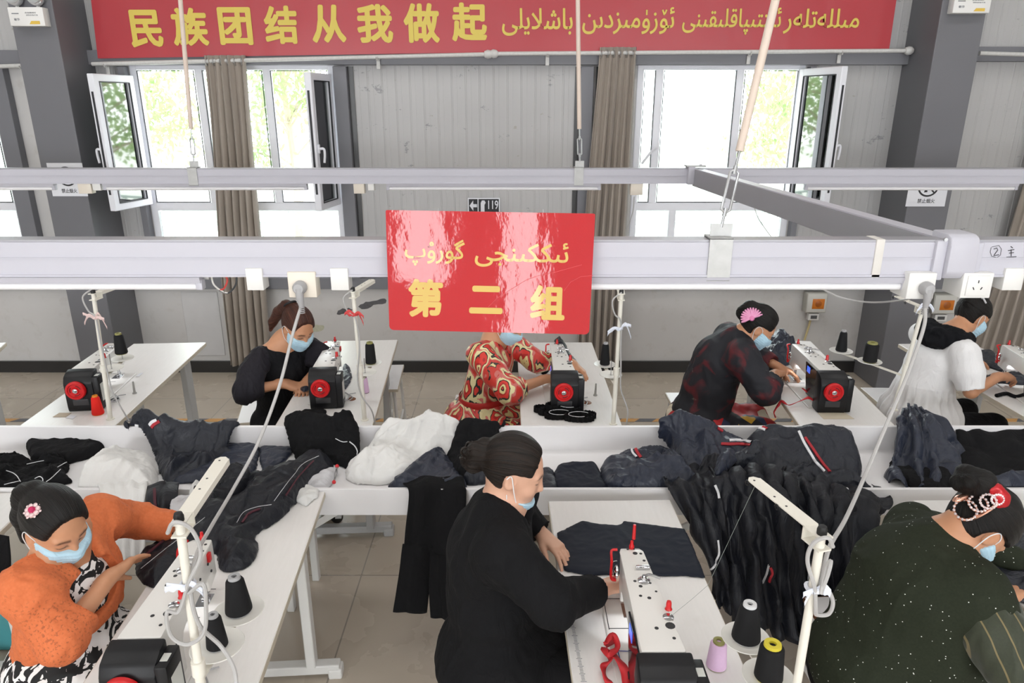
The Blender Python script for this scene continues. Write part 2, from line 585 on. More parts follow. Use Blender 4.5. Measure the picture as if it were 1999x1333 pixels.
sash(2, -1.50, 6.20, -1.56, 5.78, 1.56, 2.61, 1, w1)
sash(3, 2.365, 6.20, 2.51, 5.735, 1.575, 2.65, 1, w2)
hd = MB().tube(cr([(1.2, WALL_Y - 0.02, 2.02), (1.2, WALL_Y - 0.05, 2.03), (1.16, WALL_Y - 0.05, 1.98), (1.10, WALL_Y - 0.05, 1.90)], 4), 0.011, 8)
struct(hd.build('window_handle', M_pvc, w2))

# floor tape
def tape_mat():
    k = NT('hazard_tape')
    w = k.n('ShaderNodeTexWave', {'Vector': k.coord((1, 1, 1), rot=(0, 0, 0.7)), 'Scale': 1.5}, wave_type='BANDS', bands_direction='X')
    c = k.ramp(w.outputs[1], [(0.0, '#4d525e'), (0.5, '#d79a45')], 'CONSTANT')
    c = k.mix(k.math('MULTIPLY', k.noise(k.coord(), 30), 0.3), c, '#b7ada2')
    k.set(color=c, rough=0.4)
    return k.m
o = MB().box((0, 5.16, 0.002), (14.5, 0.055, 0.003)).build('floor_tape', tape_mat(), smooth=False)
tag(o, 'worn black and orange hazard tape stuck across the tiled floor', 'tape')

# ================================================================ outside
M_ground = mat('pale_ground', '#cfd3c8', 0.9)
o = MB().box((0, 26, -0.08), (70, 39, 0.1)).build('ground_outside', M_ground, smooth=False)
struct(o)
M_fence = mat('green_iron', '#b4c4bd', 0.6)
ft = thing('iron_fence', 'pale green iron railing outside, seen through the lower window panes', 'fence', (0, 9.0, 0))
mb = MB()
for z in (0.25, 0.95, 1.12):
    mb.box((0, 0, z), (26, 0.03, 0.03))
mb.build('rail', M_fence, ft, smooth=False)
mb = MB()
for i in range(140):
    mb.box((-13 + i * 26 / 140, 0, 0.6), (0.018, 0.018, 1.05))
for i in range(70):
    x = -12.8 + i * 26 / 70
    mb.tube([(x + 0.08 * math.cos(a), 0, 1.035 + 0.07 * math.sin(a)) for a in np.linspace(0, 2 * PI, 10)[:-1]], 0.008, 4, closed=True)
mb.build('railing_grille', M_fence, ft, smooth=False)
def leaf_mat():
    k = NT('tree_leaves')
    n = k.noise(k.coord(), 1.3, 3)
    c = k.mix(n, '#94ab7e', '#74925f')
    k.set(color=c, rough=0.6)
    tl = k.n('ShaderNodeBsdfTranslucent', {'Color': lin('#a9c088')})
    mx = k.n('ShaderNodeMixShader', {0: 0.55, 1: k.b.outputs[0], 2: tl.outputs[0]})
    k.l(mx.outputs[0], k.t.nodes['Material Output'].inputs[0])
    return k.m
M_leaf = leaf_mat()
M_bark = mat('bark', '#a79c8c', 0.9, var=0.2)
def tree(x, y, h, r, n, label):
    t = thing('garden_tree', label, 'tree', (x, y, 0), group='trees outside the windows')
    mb = MB()
    mb.tube(cr([(0, 0, -0.1), (0.05, 0, h * 0.3), (-0.03, 0.04, h * 0.6), (0.02, 0, h * 0.9)], 5), [0.10 - 0.08 * i / 15 for i in range(16)], 8)
    rnd = random.Random(int(x * 100) + 5)
    tips = []
    for i in range(16):
        z = h * rnd.uniform(0.3, 0.85)
        a = rnd.uniform(0, 2 * PI)
        q = Vector((math.cos(a) * r * rnd.uniform(0.5, 0.95), math.sin(a) * r * 0.8, z + rnd.uniform(0.1, 0.6)))
        mb.tube(cr([(0, 0, z - 0.2), q * 0.5 + Vector((0, 0, z * 0.5)), q], 4), 0.02, 5)
        tips.append(q)
    mb.build('trunk', M_bark, t)
    lf = MB()
    for i in range(n):
        c = rnd.choice(tips) + Vector((rnd.gauss(0, 0.3), rnd.gauss(0, 0.3), rnd.gauss(0, 0.28))) * r * 0.8
        s = rnd.uniform(0.04, 0.08)
        R = Euler((rnd.uniform(0, 6), rnd.uniform(0, 6), rnd.uniform(0, 6))).to_matrix().to_4x4()
        R.translation = c
        lf.add([(-s, 0, 0), (0, -s * 0.45, 0.008), (s, 0, 0), (0, s * 0.45, 0.008)], [(0, 1, 2, 3)], R)
    fo = lf.build('foliage', M_leaf, t, smooth=False)
    fo['kind'] = 'stuff'
for a in ((-6.2, 11.2, 4.4, 1.2, 2600, 'leafy tree showing through the leftmost open window sash'), (-3.6, 12.0, 4.2, 1.0, 2200, 'leafy tree in the pane beside the grey curtain on the left'), (-11.0, 12.5, 4.5, 1.5, 1800, 'leafy tree at the far left edge behind the column'),
          (4.4, 11.0, 4.4, 1.0, 2300, 'leafy tree in the pane behind the tilted hanging rod'), (7.0, 12.2, 4.2, 1.3, 2200, 'leafy tree behind the open sash near the right column')):
    tree(*a)
# ================================================================ banner, curtain rods, curtains, wall signs
def banner_mat():
    k = NT('red_banner_vinyl')
    vec = k.coord()
    n = k.noise(k.coord((0.6, 1, 1.6)), 1.6, 3)
    c = k.mix(n, '#b5363f', '#a82f38')
    k.set(color=c, rough=0.32)
    k.bump(k.noise(k.coord((1.5, 1, 0.7)), 2.6, 2), 0.25, 0.03)
    return k.m
M_bred = banner_mat()
M_bgold = mat('banner_gold_lettering', '#d4bd52', 0.45, var=0.03)
BY = WALL_Y - 0.13
def on_banner(px, py, d=0.0):
    return PY(px, py, BY - d)
bn = thing('slogan_banner', 'long red banner with yellow Chinese and Uyghur lettering above the windows', 'banner', (0, BY, 2.75))
pts = [on_banner(176, -14), on_banner(960, -22), on_banner(1752, -14), on_banner(1736, 94), on_banner(960, 100), on_banner(191, 114)]
top = [on_banner(x, -14) for x in np.linspace(176, 1752, 25)]
bot = [on_banner(x, np.interp(x, [191, 960, 1736], [114, 102, 95])) for x in np.linspace(191, 1736, 25)]
mb = MB()
off = Vector((0, BY, 2.75))
mb.grid([[p - off for p in top], [p - off for p in bot]])
mb.grid([[p - off + V(0, 0.006, 0) for p in bot], [p - off + V(0, 0.006, 0) for p in top]])
mb.build('banner_cloth', M_bred, bn, smooth=False)
MBN = frame_M(V(0, -0.004, 0), V(1, 0, 0), V(0, 0, 1), V(0, -1, 0))
def fit(mb, text, px0, px1, py0, py1, fat, plane_y, org, M, depth=0.0015):
    """one glyph or word into the picture rectangle carried onto its plane"""
    a = PY((px0 + px1) / 2, py0, plane_y)
    b = PY((px0 + px1) / 2, py1, plane_y)
    l = PY(px0, (py0 + py1) / 2, plane_y)
    r = PY(px1, (py0 + py1) / 2, plane_y)
    glyphs(mb, text, M, l.x - org.x, r.x - org.x, b.z - org.z, a.z - org.z, fat, depth)
mb = MB()
for ch, x0, x1, y0, y1 in (('民', 253, 317, 19, 93), ('族', 336, 406, 15, 90), ('团', 427, 492, 14, 88), ('结', 516, 581, 11, 86), ('从', 608, 675, 9, 84), ('我', 697, 767, 8, 84), ('做', 788, 858, 6, 84), ('起', 882, 951, 5, 81)):
    fit(mb, ch, x0, x1, y0, y1, 0.034, BY, off, MBN)
UY = {'m': '\uFEE3\uFBE9\uFEE0\uFEE0\uFEEA\uFE97\uFEE0\uFEEA\uFEAD', 'i': '\uFE8B\uFBE9\uFE98\uFE98\uFBE9\uFB59\uFE8E\uFED7\uFEE0\uFBE9\uFED8\uFBE9\uFEE8\uFEF0',
      'o': '\uFE8B\uFBDA\uFEAF\uFBDB\uFEE3\uFBE9\uFEB0\uFEA9\uFBE8\uFEE6', 'b': '\uFE91\uFE8E\uFEB7\uFEFC\uFEF3\uFEE0\uFEF0',
      's1': '\uFE8B\uFBE9\uFEDC\uFEDC\uFBE9\uFEE8\uFEA0\uFEF0', 's2': '\uFB94\uFEEE\uFEAD\uFBD7\uFB56'}
for key, x0, x1, y0, y1 in (('b', 980, 1118, 16, 70), ('o', 1137, 1316, 14, 67), ('i', 1332, 1524, 15, 68), ('m', 1530, 1677, 17, 66)):
    fit(mb, UY[key][::-1], x0, x1, y0, y1, 0.012, BY, off, MBN)
mb.build('lettering', M_bgold, bn, smooth=False)

M_rod = mat('woven_white_rod', '#c9c8c6', 0.5, var=0.15, scale=60)
M_steel = mat('brushed_steel', '#b9babc', 0.32, 0.85)
M_galv = mat('galvanised_steel', '#b5b5b4', 0.45, 0.55, var=0.15, scale=30)
def rod(name_label, a, b, ends, brackets):
    t = thing('curtain_rod', name_label, 'curtain rod', a, world=True)
    mb = MB().cyl(a, b, 0.016, n=12)
    mb.build('rod', M_rod, t)
    for e in ends:
        p = a if e == 0 else b
        k = MB().lathe([(0.001, -0.035), (0.024, -0.03), (0.034, -0.005), (0.030, 0.02), (0.018, 0.034), (0.001, 0.036)], frame_M(p, V(0, 1, 0), V(0, 0, 1), V(1, 0, 0)), 14)
        k.build('finial', M_rod, t)
    for f_ in brackets:
        p = a.lerp(b, f_)
        k = MB()
        k.tube([p + V(0, -0.02, 0), p + V(0, 0.0, -0.022), p + V(0, 0.03, -0.012)], 0.008, 6)
        k.box(p + V(0, 0.045, -0.045), (0.03, 0.012, 0.085), bev=0.003)
        k.box(p + V(0, 0.03, -0.02), (0.03, 0.04, 0.012), bev=0.003)
        k.build('bracket', M_rod, t)
RY_ = WALL_Y - 0.155
rod('white woven-patterned curtain rod running from the left column to the middle joint', PY(180, 125, RY_), PY(953, 106, RY_), (1,), (0.03, 0.72))
rod('white woven-patterned curtain rod running from the middle joint to the right column', PY(964, 105, RY_), PY(1774, 99, RY_), (0, 1), (0.13, 0.62, 0.84))
rod('short white curtain rod at the top left corner behind the column', PY(-200, 137, RY_), PY(44, 128, RY_), (), (0.98,))
rod('short white curtain rod at the right edge behind the column', PY(1912, 104, RY_), PY(2200, 112, RY_), (), ())

def curtain_mat():
    k = NT('grey_curtain')
    vec = k.coord()
    n = k.noise(k.coord((40, 40, 3)), 2.0, 3)
    c = k.mix(n, '#a79d93', '#968c82')
    k.set(color=c, rough=0.75, sheen=0.2)
    k.bump(k.noise(vec, 180, 2), 0.15, 0.001)
    return k.m
M_curt = curtain_mat()
M_lining = mat('curtain_hem', '#8b7a5c', 0.8, var=0.2)
def curtain(label, x0t, x1t, x0b, x1b, zt, zb, y, folds, seed, sag=0.0):
    rnd = random.Random(seed)
    t = thing('window_curtain', label, 'curtain', ((x0b + x1b) / 2, y, 0))
    org = Vector(t.location)
    n = folds * 10
    ph = [rnd.uniform(-0.4, 0.4) for _ in range(folds + 1)]
    rows = []
    NZ = 28
    for j in range(NZ + 1):
        v = j / NZ
        z = zt + (zb - zt) * v
        row = []
        for i in range(n + 1):
            u = i / n
            x0 = x0t + (x0b - x0t) * v + 0.015 * math.sin(v * 5 + seed)
            x1 = x1t + (x1b - x1t) * v + sag * math.sin(PI * v)
            a = u * folds * 2 * PI + ph[int(u * folds)] * 0.6 * v
            amp = 0.028 + 0.012 * v + 0.008 * math.sin(u * 13 + seed)
            x = x0 + (x1 - x0) * u + 0.008 * math.sin(2 * a + v * 2)
            row.append(Vector((x, y + amp * math.sin(a) + 0.01 * math.sin(v * 7 + u * 9), z)) - org)
        rows.append(row)
    mb = MB().grid(rows)
    o = mb.build('curtain_fabric', M_curt, t, angle=180)
    md = o.modifiers.new('thickness', 'SOLIDIFY')
    md.thickness = 0.004
    e = MB()
    for i in range(folds):
        x = x0t + (x1t - x0t) * (i + 0.5) / folds
        e.tube([Vector((x + 0.0, y + 0.026 * math.cos(a), zt - 0.05 + 0.026 * math.sin(a))) - org for a in np.linspace(0, 2 * PI, 13)[:-1]], 0.004, 5, closed=True)
    e.build('eyelet_rings', M_steel, t)
CY = WALL_Y - 0.155
c0 = PY(395, 108, CY); c1 = PY(478, 106, CY); c2 = PY(447, 690, CY); c3 = PY(530, 690, CY)
curtain('grey pleated curtain hanging over the left window beside the steel panel', c0.x, c1.x, c2.x, c3.x - 0.02, c0.z, 0.12, CY, 6, 1)
c0 = PY(1168, 92, CY); c1 = PY(1242, 92, CY); c2 = PY(1125, 690, CY); c3 = PY(1205, 690, CY)
curtain('grey pleated curtain hanging left of the window with the tilted rod', c0.x, c1.x, c2.x, c3.x, c0.z, 0.12, CY, 6, 2)
c2 = PY(1890, 672, CY)
curtain('grey pleated curtain at the right edge behind the person in white', 4.43, 5.0, c2.x + 0.02, 4.85, PY(1990, 90, CY).z, 0.10, CY, 8, 3)

# --- emergency light boxes on the columns
M_box = mat('white_plastic', '#e3e2e0', 0.4, var=0.02)
M_cream = mat('cream_plastic', '#e2d9cc', 0.4, var=0.03)
M_ink = mat('grey_print', '#6d7076', 0.6, var=0)
M_inkdark = mat('black_print', '#26262a', 0.6, var=0)
M_yel = mat('yellow_sticker', '#d9b54a', 0.5)
M_red = mat('red_plastic', '#c9222b', 0.35, var=0.05)
M_lampglass = mat('lamp_reflector', '#d9dadd', 0.15, 0.6)
def emergency(label, px, py0, py1, lamps):
    Y = 5.77
    a, b = PY(px[0], (py0 + py1) / 2, Y), PY(px[1], (py0 + py1) / 2, Y)
    zt, zb = PY(sum(px) / 2, py0, Y).z, PY(sum(px) / 2, py1, Y).z
    t = thing('emergency_light', label, 'emergency light', ((a.x + b.x) / 2, Y, zb))
    w, h = b.x - a.x, zt - zb
    MB().box((0, 0, h / 2), (w, 0.08, h), bev=0.006).build('housing', M_box, t)
    M = frame_M(V(0, -0.0405, 0), V(1, 0, 0), V(0, 0, 1), V(0, -1, 0))
    mb = MB()
    glyphs(mb, '应急照明灯', M, -w * 0.02, w * 0.30, h * 0.66, h * 0.74, 0.01, 0.0006)
    glyphs(mb, '消防应急灯具', M, 0.0, w * 0.34, h * 0.54, h * 0.61, 0.01, 0.0006)
    glyphs(mb, '敏华', M, -w * 0.36, -w * 0.20, h * 0.28, h * 0.42, 0.02, 0.0006)
    mb.box((-w * 0.3, -0.041, h * 0.66), (w * 0.2, 0.001, 0.006))
    mb.build('printed_text', M_ink, t, smooth=False)
    MB().prism([(w * 0.06, h * 0.1), (w * 0.36, h * 0.1), (w * 0.36, h * 0.27), (w * 0.12, h * 0.27)], 0, 0.001, M).build('yellow_sticker', M_yel, t, smooth=False)
    for s in lamps:
        ln = MB().lathe([(0.001, -0.05), (0.03, -0.045), (0.05, -0.02), (0.055, 0.02), (0.05, 0.03), (0.001, 0.012)], frame_M(V(s * w * 0.3, -0.01, h + 0.06), V(1, 0, 0), V(0, 0.35, 0.94), V(0, -0.94, 0.35)), 18)
        ln.build('lamp_head', M_lampglass, t)
        MB().cyl((s * w * 0.3, 0, h), (s * w * 0.3, 0, h + 0.04), 0.012).build('swivel', M_box, t)
emergency('white twin-lamp emergency light box on the left column', (24, 92), 15, 52, (-1, 1))
emergency('white emergency light box at the top of the right column', (1856, 1928), -9, 27, (-1, 1))

# --- no smoking notices
M_paper = mat('paper_notice', '#dcdde3', 0.6, var=0.02)
def notice(label, px, py0, py1):
    Y = 5.795
    a, b = PY(px[0], (py0 + py1) / 2, Y), PY(px[1], (py0 + py1) / 2, Y)
    zt, zb = PY(sum(px) / 2, py0, Y).z, PY(sum(px) / 2, py1, Y).z
    w, h = b.x - a.x, zt - zb
    t = thing('no_smoking_notice', label, 'sign', ((a.x + b.x) / 2, Y, zb))
    MB().box((0, 0, h / 2), (w, 0.003, h)).build('paper', M_paper, t, smooth=False)
    M = frame_M(V(0, -0.002, 0), V(1, 0, 0), V(0, 0, 1), V(0, -1, 0))
    mb = MB()
    r = w * 0.27
    cz = h * 0.60
    mb.grid([[Vector((q * math.cos(x), cz + q * math.sin(x), 0.0008)) for x in np.linspace(0, 2 * PI, 41)] for q in (r, r * 0.84)], M=M)
    mb.box((0, cz, 0.0006), (r * 1.8, r * 0.13, 0.001), M @ T(0, cz, 0) @ RZ(-PI / 4) @ T(0, -cz, 0))
    mb.prism([(-r * 0.35, cz - r * 0.6), (-r * 0.02, cz - r * 0.55), (-r * 0.12, cz - r * 0.1), (r * 0.12, cz + r * 0.15), (-r * 0.1, cz + r * 0.55), (-r * 0.4, cz + r * 0.2), (-r * 0.22, cz - r * 0.2)], 0, 0.0008, M)
    mb.box((r * 0.35, cz + r * 0.25, 0.0004), (r * 0.5, r * 0.1, 0.0008), M @ T(r * .35, cz + r * .25, 0) @ RZ(0.7) @ T(-r * .35, -cz - r * .25, 0))
    glyphs(mb, '禁止烟火', M, -w * 0.22, w * 0.22, h * 0.1, h * 0.23, 0.01, 0.0008)
    mb.build('symbol_and_text', M_inkdark, t, smooth=False)
notice('white no smoking notice on the left column, its top hidden by the beam', (97, 166), 318, 383)
notice('white no smoking notice stuck on the right column', (1773, 1850), 336, 403)
# 119 fire extinguisher sign on the panel
Y = WALL_Y - 0.03
a, b = PY(914, 395, Y), PY(975, 395, Y)
zt, zb = PY(945, 386, Y).z, PY(945, 420, Y).z
w, h = b.x - a.x, zt - zb
t = thing('fire_direction_sign', 'small black and white 119 sign with arrow above the red board', 'sign', ((a.x + b.x) / 2, Y, zb))
MB().box((0, 0, h / 2), (w * 1.03, 0.004, h)).build('plate', M_paper, t, smooth=False)
M = frame_M(V(0, -0.0025, 0), V(1, 0, 0), V(0, 0, 1), V(0, -1, 0))
mb = MB()
mb.prism([(-w * 0.48, 0.02), (-w * 0.2, 0.02), (-w * 0.2, h * 0.93), (-w * 0.48, h * 0.93)], 0, 0.0004, M)
mb.prism([(-w * 0.17, 0.02), (w * 0.48, 0.02), (w * 0.48, h * 0.93), (-w * 0.17, h * 0.93)], 0, 0.0004, M)
mb.build('dark_field', M_inkdark, t, smooth=False)
mb = MB()
mb.prism([(-w * 0.46, h * 0.55), (-w * 0.34, h * 0.85), (-w * 0.34, h * 0.64), (-w * 0.22, h * 0.64), (-w * 0.22, h * 0.46), (-w * 0.34, h * 0.46), (-w * 0.34, h * 0.25)], 0.0004, 0.001, M)
mb.prism([(-w * 0.10, h * 0.2), (w * 0.02, h * 0.2), (w * 0.02, h * 0.6), (w * 0.06, h * 0.72), (w * 0.02, h * 0.85), (-w * 0.06, h * 0.85), (-w * 0.10, h * 0.7)], 0.0004, 0.001, M)
glyphs(mb, '119', M @ T(0, 0, 0.0004), w * 0.14, w * 0.46, h * 0.35, h * 0.85, 0.01, 0.001)
mb.build('symbols', M_paper, t, smooth=False)

# --- fire alarm call boxes on the lower wall
M_alarm = mat('alarm_grey', '#b3b1a9', 0.5)
M_orange = mat('orange_window', '#c8711c', 0.25)
M_pipe = mat('yellowed_conduit', '#c9b98a', 0.5)
def alarm(label, x0, x1, y0, y1, Y):
    a, b = PY(x0, (y0 + y1) / 2, Y), PY(x1, (y0 + y1) / 2, Y)
    zt, zb = PY((x0 + x1) / 2, y0, Y).z, PY((x0 + x1) / 2, y1, Y).z
    w, h = b.x - a.x, zt - zb
    t = thing('fire_alarm_box', label, 'alarm box', ((a.x + b.x) / 2, Y, zb))
    MB().box((0, 0.03, h / 2), (w, 0.09, h), bev=0.006).build('housing', M_alarm, t)
    MB().box((0, -0.0165, h / 2), (w * 0.92, 0.004, h * 0.9), bev=0.001).build('cover', mat('alarm_pale', '#cfcec8', 0.45), t)
    MB().box((w * 0.08, -0.019, h * 0.46), (w * 0.58, 0.005, h * 0.5), bev=0.001).build('orange_window', M_orange, t)
    mb = MB()
    mb.lathe([(0.001, 0.003), (w * 0.14, 0.002), (w * 0.16, 0)], frame_M(V(w * 0.08, -0.0225, h * 0.46), V(1, 0, 0), V(0, 0, 1), V(0, -1, 0)), 14)
    mb.build('push_button', mat('dark_orange', '#a85a14', 0.4), t)
    lo = MB().box((0, 0.03, -h * 0.24), (w * 0.52, 0.05, h * 0.34), bev=0.004)
    sub = lo.build('junction_box', M_box, t)
    MB().box((0.0, 0.003, -h * 0.24), (w * 0.3, 0.005, h * 0.16)).build('display', mat('dark_display', '#4a4b4d', 0.3), sub, smooth=False)
    mb = MB().tube(cr([(-w * 0.05, 0.045, -h * 0.4), (-w * 0.08, 0.05, -h * 0.8), (-w * 0.2, 0.05, -h * 1.5)], 5), 0.010, 8)
    mb.build('conduit', M_pipe, t)
alarm('grey fire alarm box with orange window left of the right column', 1573, 1613, 571, 610, WALL_Y - 0.08)
alarm('grey fire alarm box with orange window behind the person in white', 1820, 1866, 574, 612, WALL_Y - 0.08)

# ================================================================ overhead lighting and power trunking
M_trunk = mat('white_aluminium', '#c0bfc9', 0.45, 0.0, var=0.02)
M_trunkg = mat('grey_aluminium_lip', '#a3a2a8', 0.4, 0.3, var=0.03)
NB0, NB1, NZ1 = 2.20, 2.262, 1.967
NZ0 = NZ1 - 0.112
FB0, FB1, FZ1 = 4.86, 4.92, 1.967
FZ0 = FZ1 - 0.096
def trunk(name_label, x0, x1, y0, y1, z0, z1):
    t = thing('trunking_beam', name_label, 'trunking', ((x0 + x1) / 2, (y0 + y1) / 2, z0))
    L, d, h = x1 - x0, y1 - y0, z1 - z0
    mb = MB()
    mb.box((0, 0, h / 2), (L, d, h), bev=0.003, seg=1)
    mb.build('channel', M_trunk, t, smooth=False)
    mb = MB()
    mb.box((0, -d / 2 - 0.002, h * 0.04), (L, 0.006, 0.007))
    mb.box((0, -d / 2 - 0.002, h * 0.55), (L, 0.002, 0.003))
    mb.build('lower_lip', M_trunk, t, smooth=False)
    MB().box((0, 0.0, h + 0.003), (L, d * 0.98, 0.006)).build('top_cover', M_trunkg, t, smooth=False)
    return t
trunk('near white trunking beam crossing behind the red board', -3.2, 3.6, NB0, NB1, NZ0, NZ1)
trunk('far white trunking beam crossing in front of the windows', -5.2, 5.4, FB0, FB1, FZ0, FZ1)
# cross beam
ca, cb = PZ(1352, 330, NZ1), PZ(1832, 467, NZ1)
ca.y, cb.y = FB0 - 0.0, NB1
t = thing('trunking_beam', 'grey-sided cross beam running from the far trunking to the near corner joint', 'trunking', (0, 0, 0), world=True)
mb = MB()
d = (cb - ca).normalized()
M = frame_M(Vector((ca.x + 0.035, ca.y, NZ0)), V(-d.y, d.x, 0) * -1, d, V(0, 0, 1))
L = (cb - ca).length
M = frame_M(ca.lerp(cb, 0.5) + V(0.035, 0, -0.056), d, V(-d.y, d.x, 0), V(0, 0, 1))
mb.box((0, 0, 0), (L, 0.062, 0.108), M, bev=0.003, seg=1)
mb.build('channel', M_trunkg, t, smooth=False)
MB().box((0, 0, 0.057), (L, 0.06, 0.006), M).build('top_cover', M_trunk, t, smooth=False)
# corner connector at the near joint
jx = PY(1870, 500, NB0).x
t = thing('trunking_connector', 'rounded white connector cover where the cross beam meets the near beam', 'connector', (jx, NB0, NZ0))
mb = MB()
prof = [(-0.015, -0.002), (-0.03, 0.02), (-0.03, 0.10), (-0.022, 0.128), (0.0, 0.137), (0.085, 0.137), (0.085, -0.002)]
mb.prism(prof, -0.045, 0.045, frame_M(V(0, 0, 0), V(0, 1, 0), V(0, 0, 1), V(1, 0, 0)), bev=0.006)
mb.build('cover', M_trunk, t)
MB().box((-0.062, 0.012, 0.055), (0.034, 0.05, 0.125), bev=0.004).build('clamp_plate', M_trunk, t)
MB().cyl((-0.06, -0.015, 0.122), (-0.06, -0.022, 0.122), 0.006, n=10).build('screw', M_steel, t)
MB().box((0.056, 0.012, 0.055), (0.024, 0.05, 0.112), bev=0.004).build('end_plate', M_trunk, t)
jx = PY(1348, 340, FB0).x
t = thing('trunking_connector', 'small white clamp where the cross beam meets the far beam', 'connector', (jx, FB0 - 0.015, FZ0))
MB().box((0, 0.03, 0.055), (0.045, 0.1, 0.115), bev=0.004).build('clamp_plate', M_trunk, t)
MB().box((0.03, 0.03, 0.116), (0.13, 0.08, 0.01), bev=0.003).build('top_plate', M_galv, t)
MB().cyl((0.06, 0.0, 0.12), (0.06, 0.0, 0.13), 0.008, n=8).build('bolt', M_steel, t)

# tube lamp battens under the beams
M_tube = mat('lamp_tube_white', '#eeedf0', 0.3, var=0.0)
def batten(label, px0, px1, y, z, grp):
    a, b = PY(px0, 545 if y < 3 else 362, y).x, PY(px1, 545 if y < 3 else 362, y).x
    t = thing('tube_lamp', label, 'tube lamp', ((a + b) / 2, y, z), group=grp)
    L = b - a
    MB().prism([(-0.024, 0), (0.024, 0), (0.018, -0.02), (-0.018, -0.02)], -L / 2, L / 2, frame_M(V(0, 0, 0), V(0, 1, 0), V(0, 0, 1), V(1, 0, 0))).build('batten', M_trunk, t, smooth=False)
    MB().cyl((-L / 2 + 0.012, 0, -0.032), (L / 2 - 0.012, 0, -0.032), 0.013, n=12).build('tube', M_tube, t)
    for s in (-1, 1):
        MB().box((s * (L / 2 - 0.008), 0, -0.026), (0.022, 0.03, 0.034), bev=0.003).build('end_cap', M_trunk, t)
batten('white tube lamp under the near beam at the left', -120, 395, 2.215, NZ0, 'tube lamps under the trunking')
batten('white tube lamp under the near beam right of the red board', 1120, 1768, 2.215, NZ0, 'tube lamps under the trunking')
batten('white tube lamp under the far beam left of the left curtain', 203, 600, 4.88, FZ0, 'tube lamps under the trunking')
batten('white tube lamp under the far beam above the red board', 755, 1172, 4.88, FZ0, 'tube lamps under the trunking')
batten('white tube lamp under the far beam near the right column', 1571, 1985, 4.88, FZ0, 'tube lamps under the trunking')
batten('white tube lamp under the far beam at the left edge', -120, 108, 4.88, FZ0, 'tube lamps under the trunking')

# hanging rods, turnbuckles, brackets
M_hang = mat('cream_conduit', '#d9c8bb', 0.5, var=0.08, scale=15)
def hanger(label, foot, top_px, y, r, beam_y0, beam_y1, z0, z1, flat=False, bw=0.045):
    """bracket strap round the beam, turnbuckle and sleeved rod rising to the ceiling"""
    foot = Vector(foot)
    t = thing('beam_hanger', label, 'hanger', foot, world=True, group='hangers of the trunking beams')
    mb = MB()
    x = foot.x
    mb.box((x, beam_y0 - 0.004, (z0 + z1) / 2), (bw, 0.004, z1 - z0 + 0.022))
    mb.box((x, beam_y1 + 0.004, (z0 + z1) / 2), (bw, 0.004, z1 - z0 + 0.022))
    mb.box((x, (beam_y0 + beam_y1) / 2, z0 - 0.0105), (bw, beam_y1 - beam_y0 + 0.012, 0.003))
    mb.box((x, (beam_y0 + beam_y1) / 2, z1 + 0.0105), (bw, beam_y1 - beam_y0 + 0.012, 0.004))
    mb.box((x + 0.006, (beam_y0 + beam_y1) / 2, z1 + 0.03), (bw * 0.95, 0.004, 0.042))
    mb.build('strap', M_galv, t, smooth=False)
    a = Vector((x + 0.006, (beam_y0 + beam_y1) / 2, z1 + 0.04))
    d = (top_px - a).normalized()
    xx = (V(1, 0, 0) - d * d.x).normalized()
    L = 0.235 if y < 3 else 0.215
    w = 0.013
    MB().tube([a + d * 0.0, a + d * 0.05], 0.0045, 8).tube([a + d * (L - 0.06), a + d * (L + 0.01)], 0.0045, 8).build('eye_bolt', M_steel, t)
    tb = MB()
    for s in (-1, 1):
        tb.tube([a + d * 0.045, a + d * 0.055 + xx * w * s, a + d * (L - 0.065) + xx * w * s, a + d * (L - 0.055)], 0.0045, 8)
    tb.cyl(a + d * 0.035, a + d * 0.06, 0.007, n=8).cyl(a + d * (L - 0.07), a + d * (L - 0.045), 0.007, n=8)
    tb.build('turnbuckle', M_steel, t)
    tt = top_px
    far = a + d * ((CEIL_Z - a.z) / d.z)
    MB().cyl(a + d * (L + 0.0), far, r, n=14).build('sleeved_rod', M_hang, t)
xx = PY(1405, 500, NB0).x
hanger('wide steel strap hanger with tilted cream rod on the near beam', (xx, NB1, NZ1), PY(1514, 0, 2.32), 2.2, 0.0125, NB0, NB1, NZ0, NZ1, bw=0.072)
xx = PY(1130, 340, FB0).x
hanger('steel strap hanger with thin cream rod on the far beam beside the right curtain', (xx, FB1, FZ1), PY(1128, 0, 4.9), 4.9, 0.014, FB0, FB1, FZ0, FZ1, bw=0.062)
xx = PY(376, 340, FB0).x
hanger('steel strap hanger with thin cream rod before the left window', (xx, FB1, FZ1), PY(352, 0, 4.9), 4.9, 0.014, FB0, FB1, FZ0, FZ1, bw=0.062)

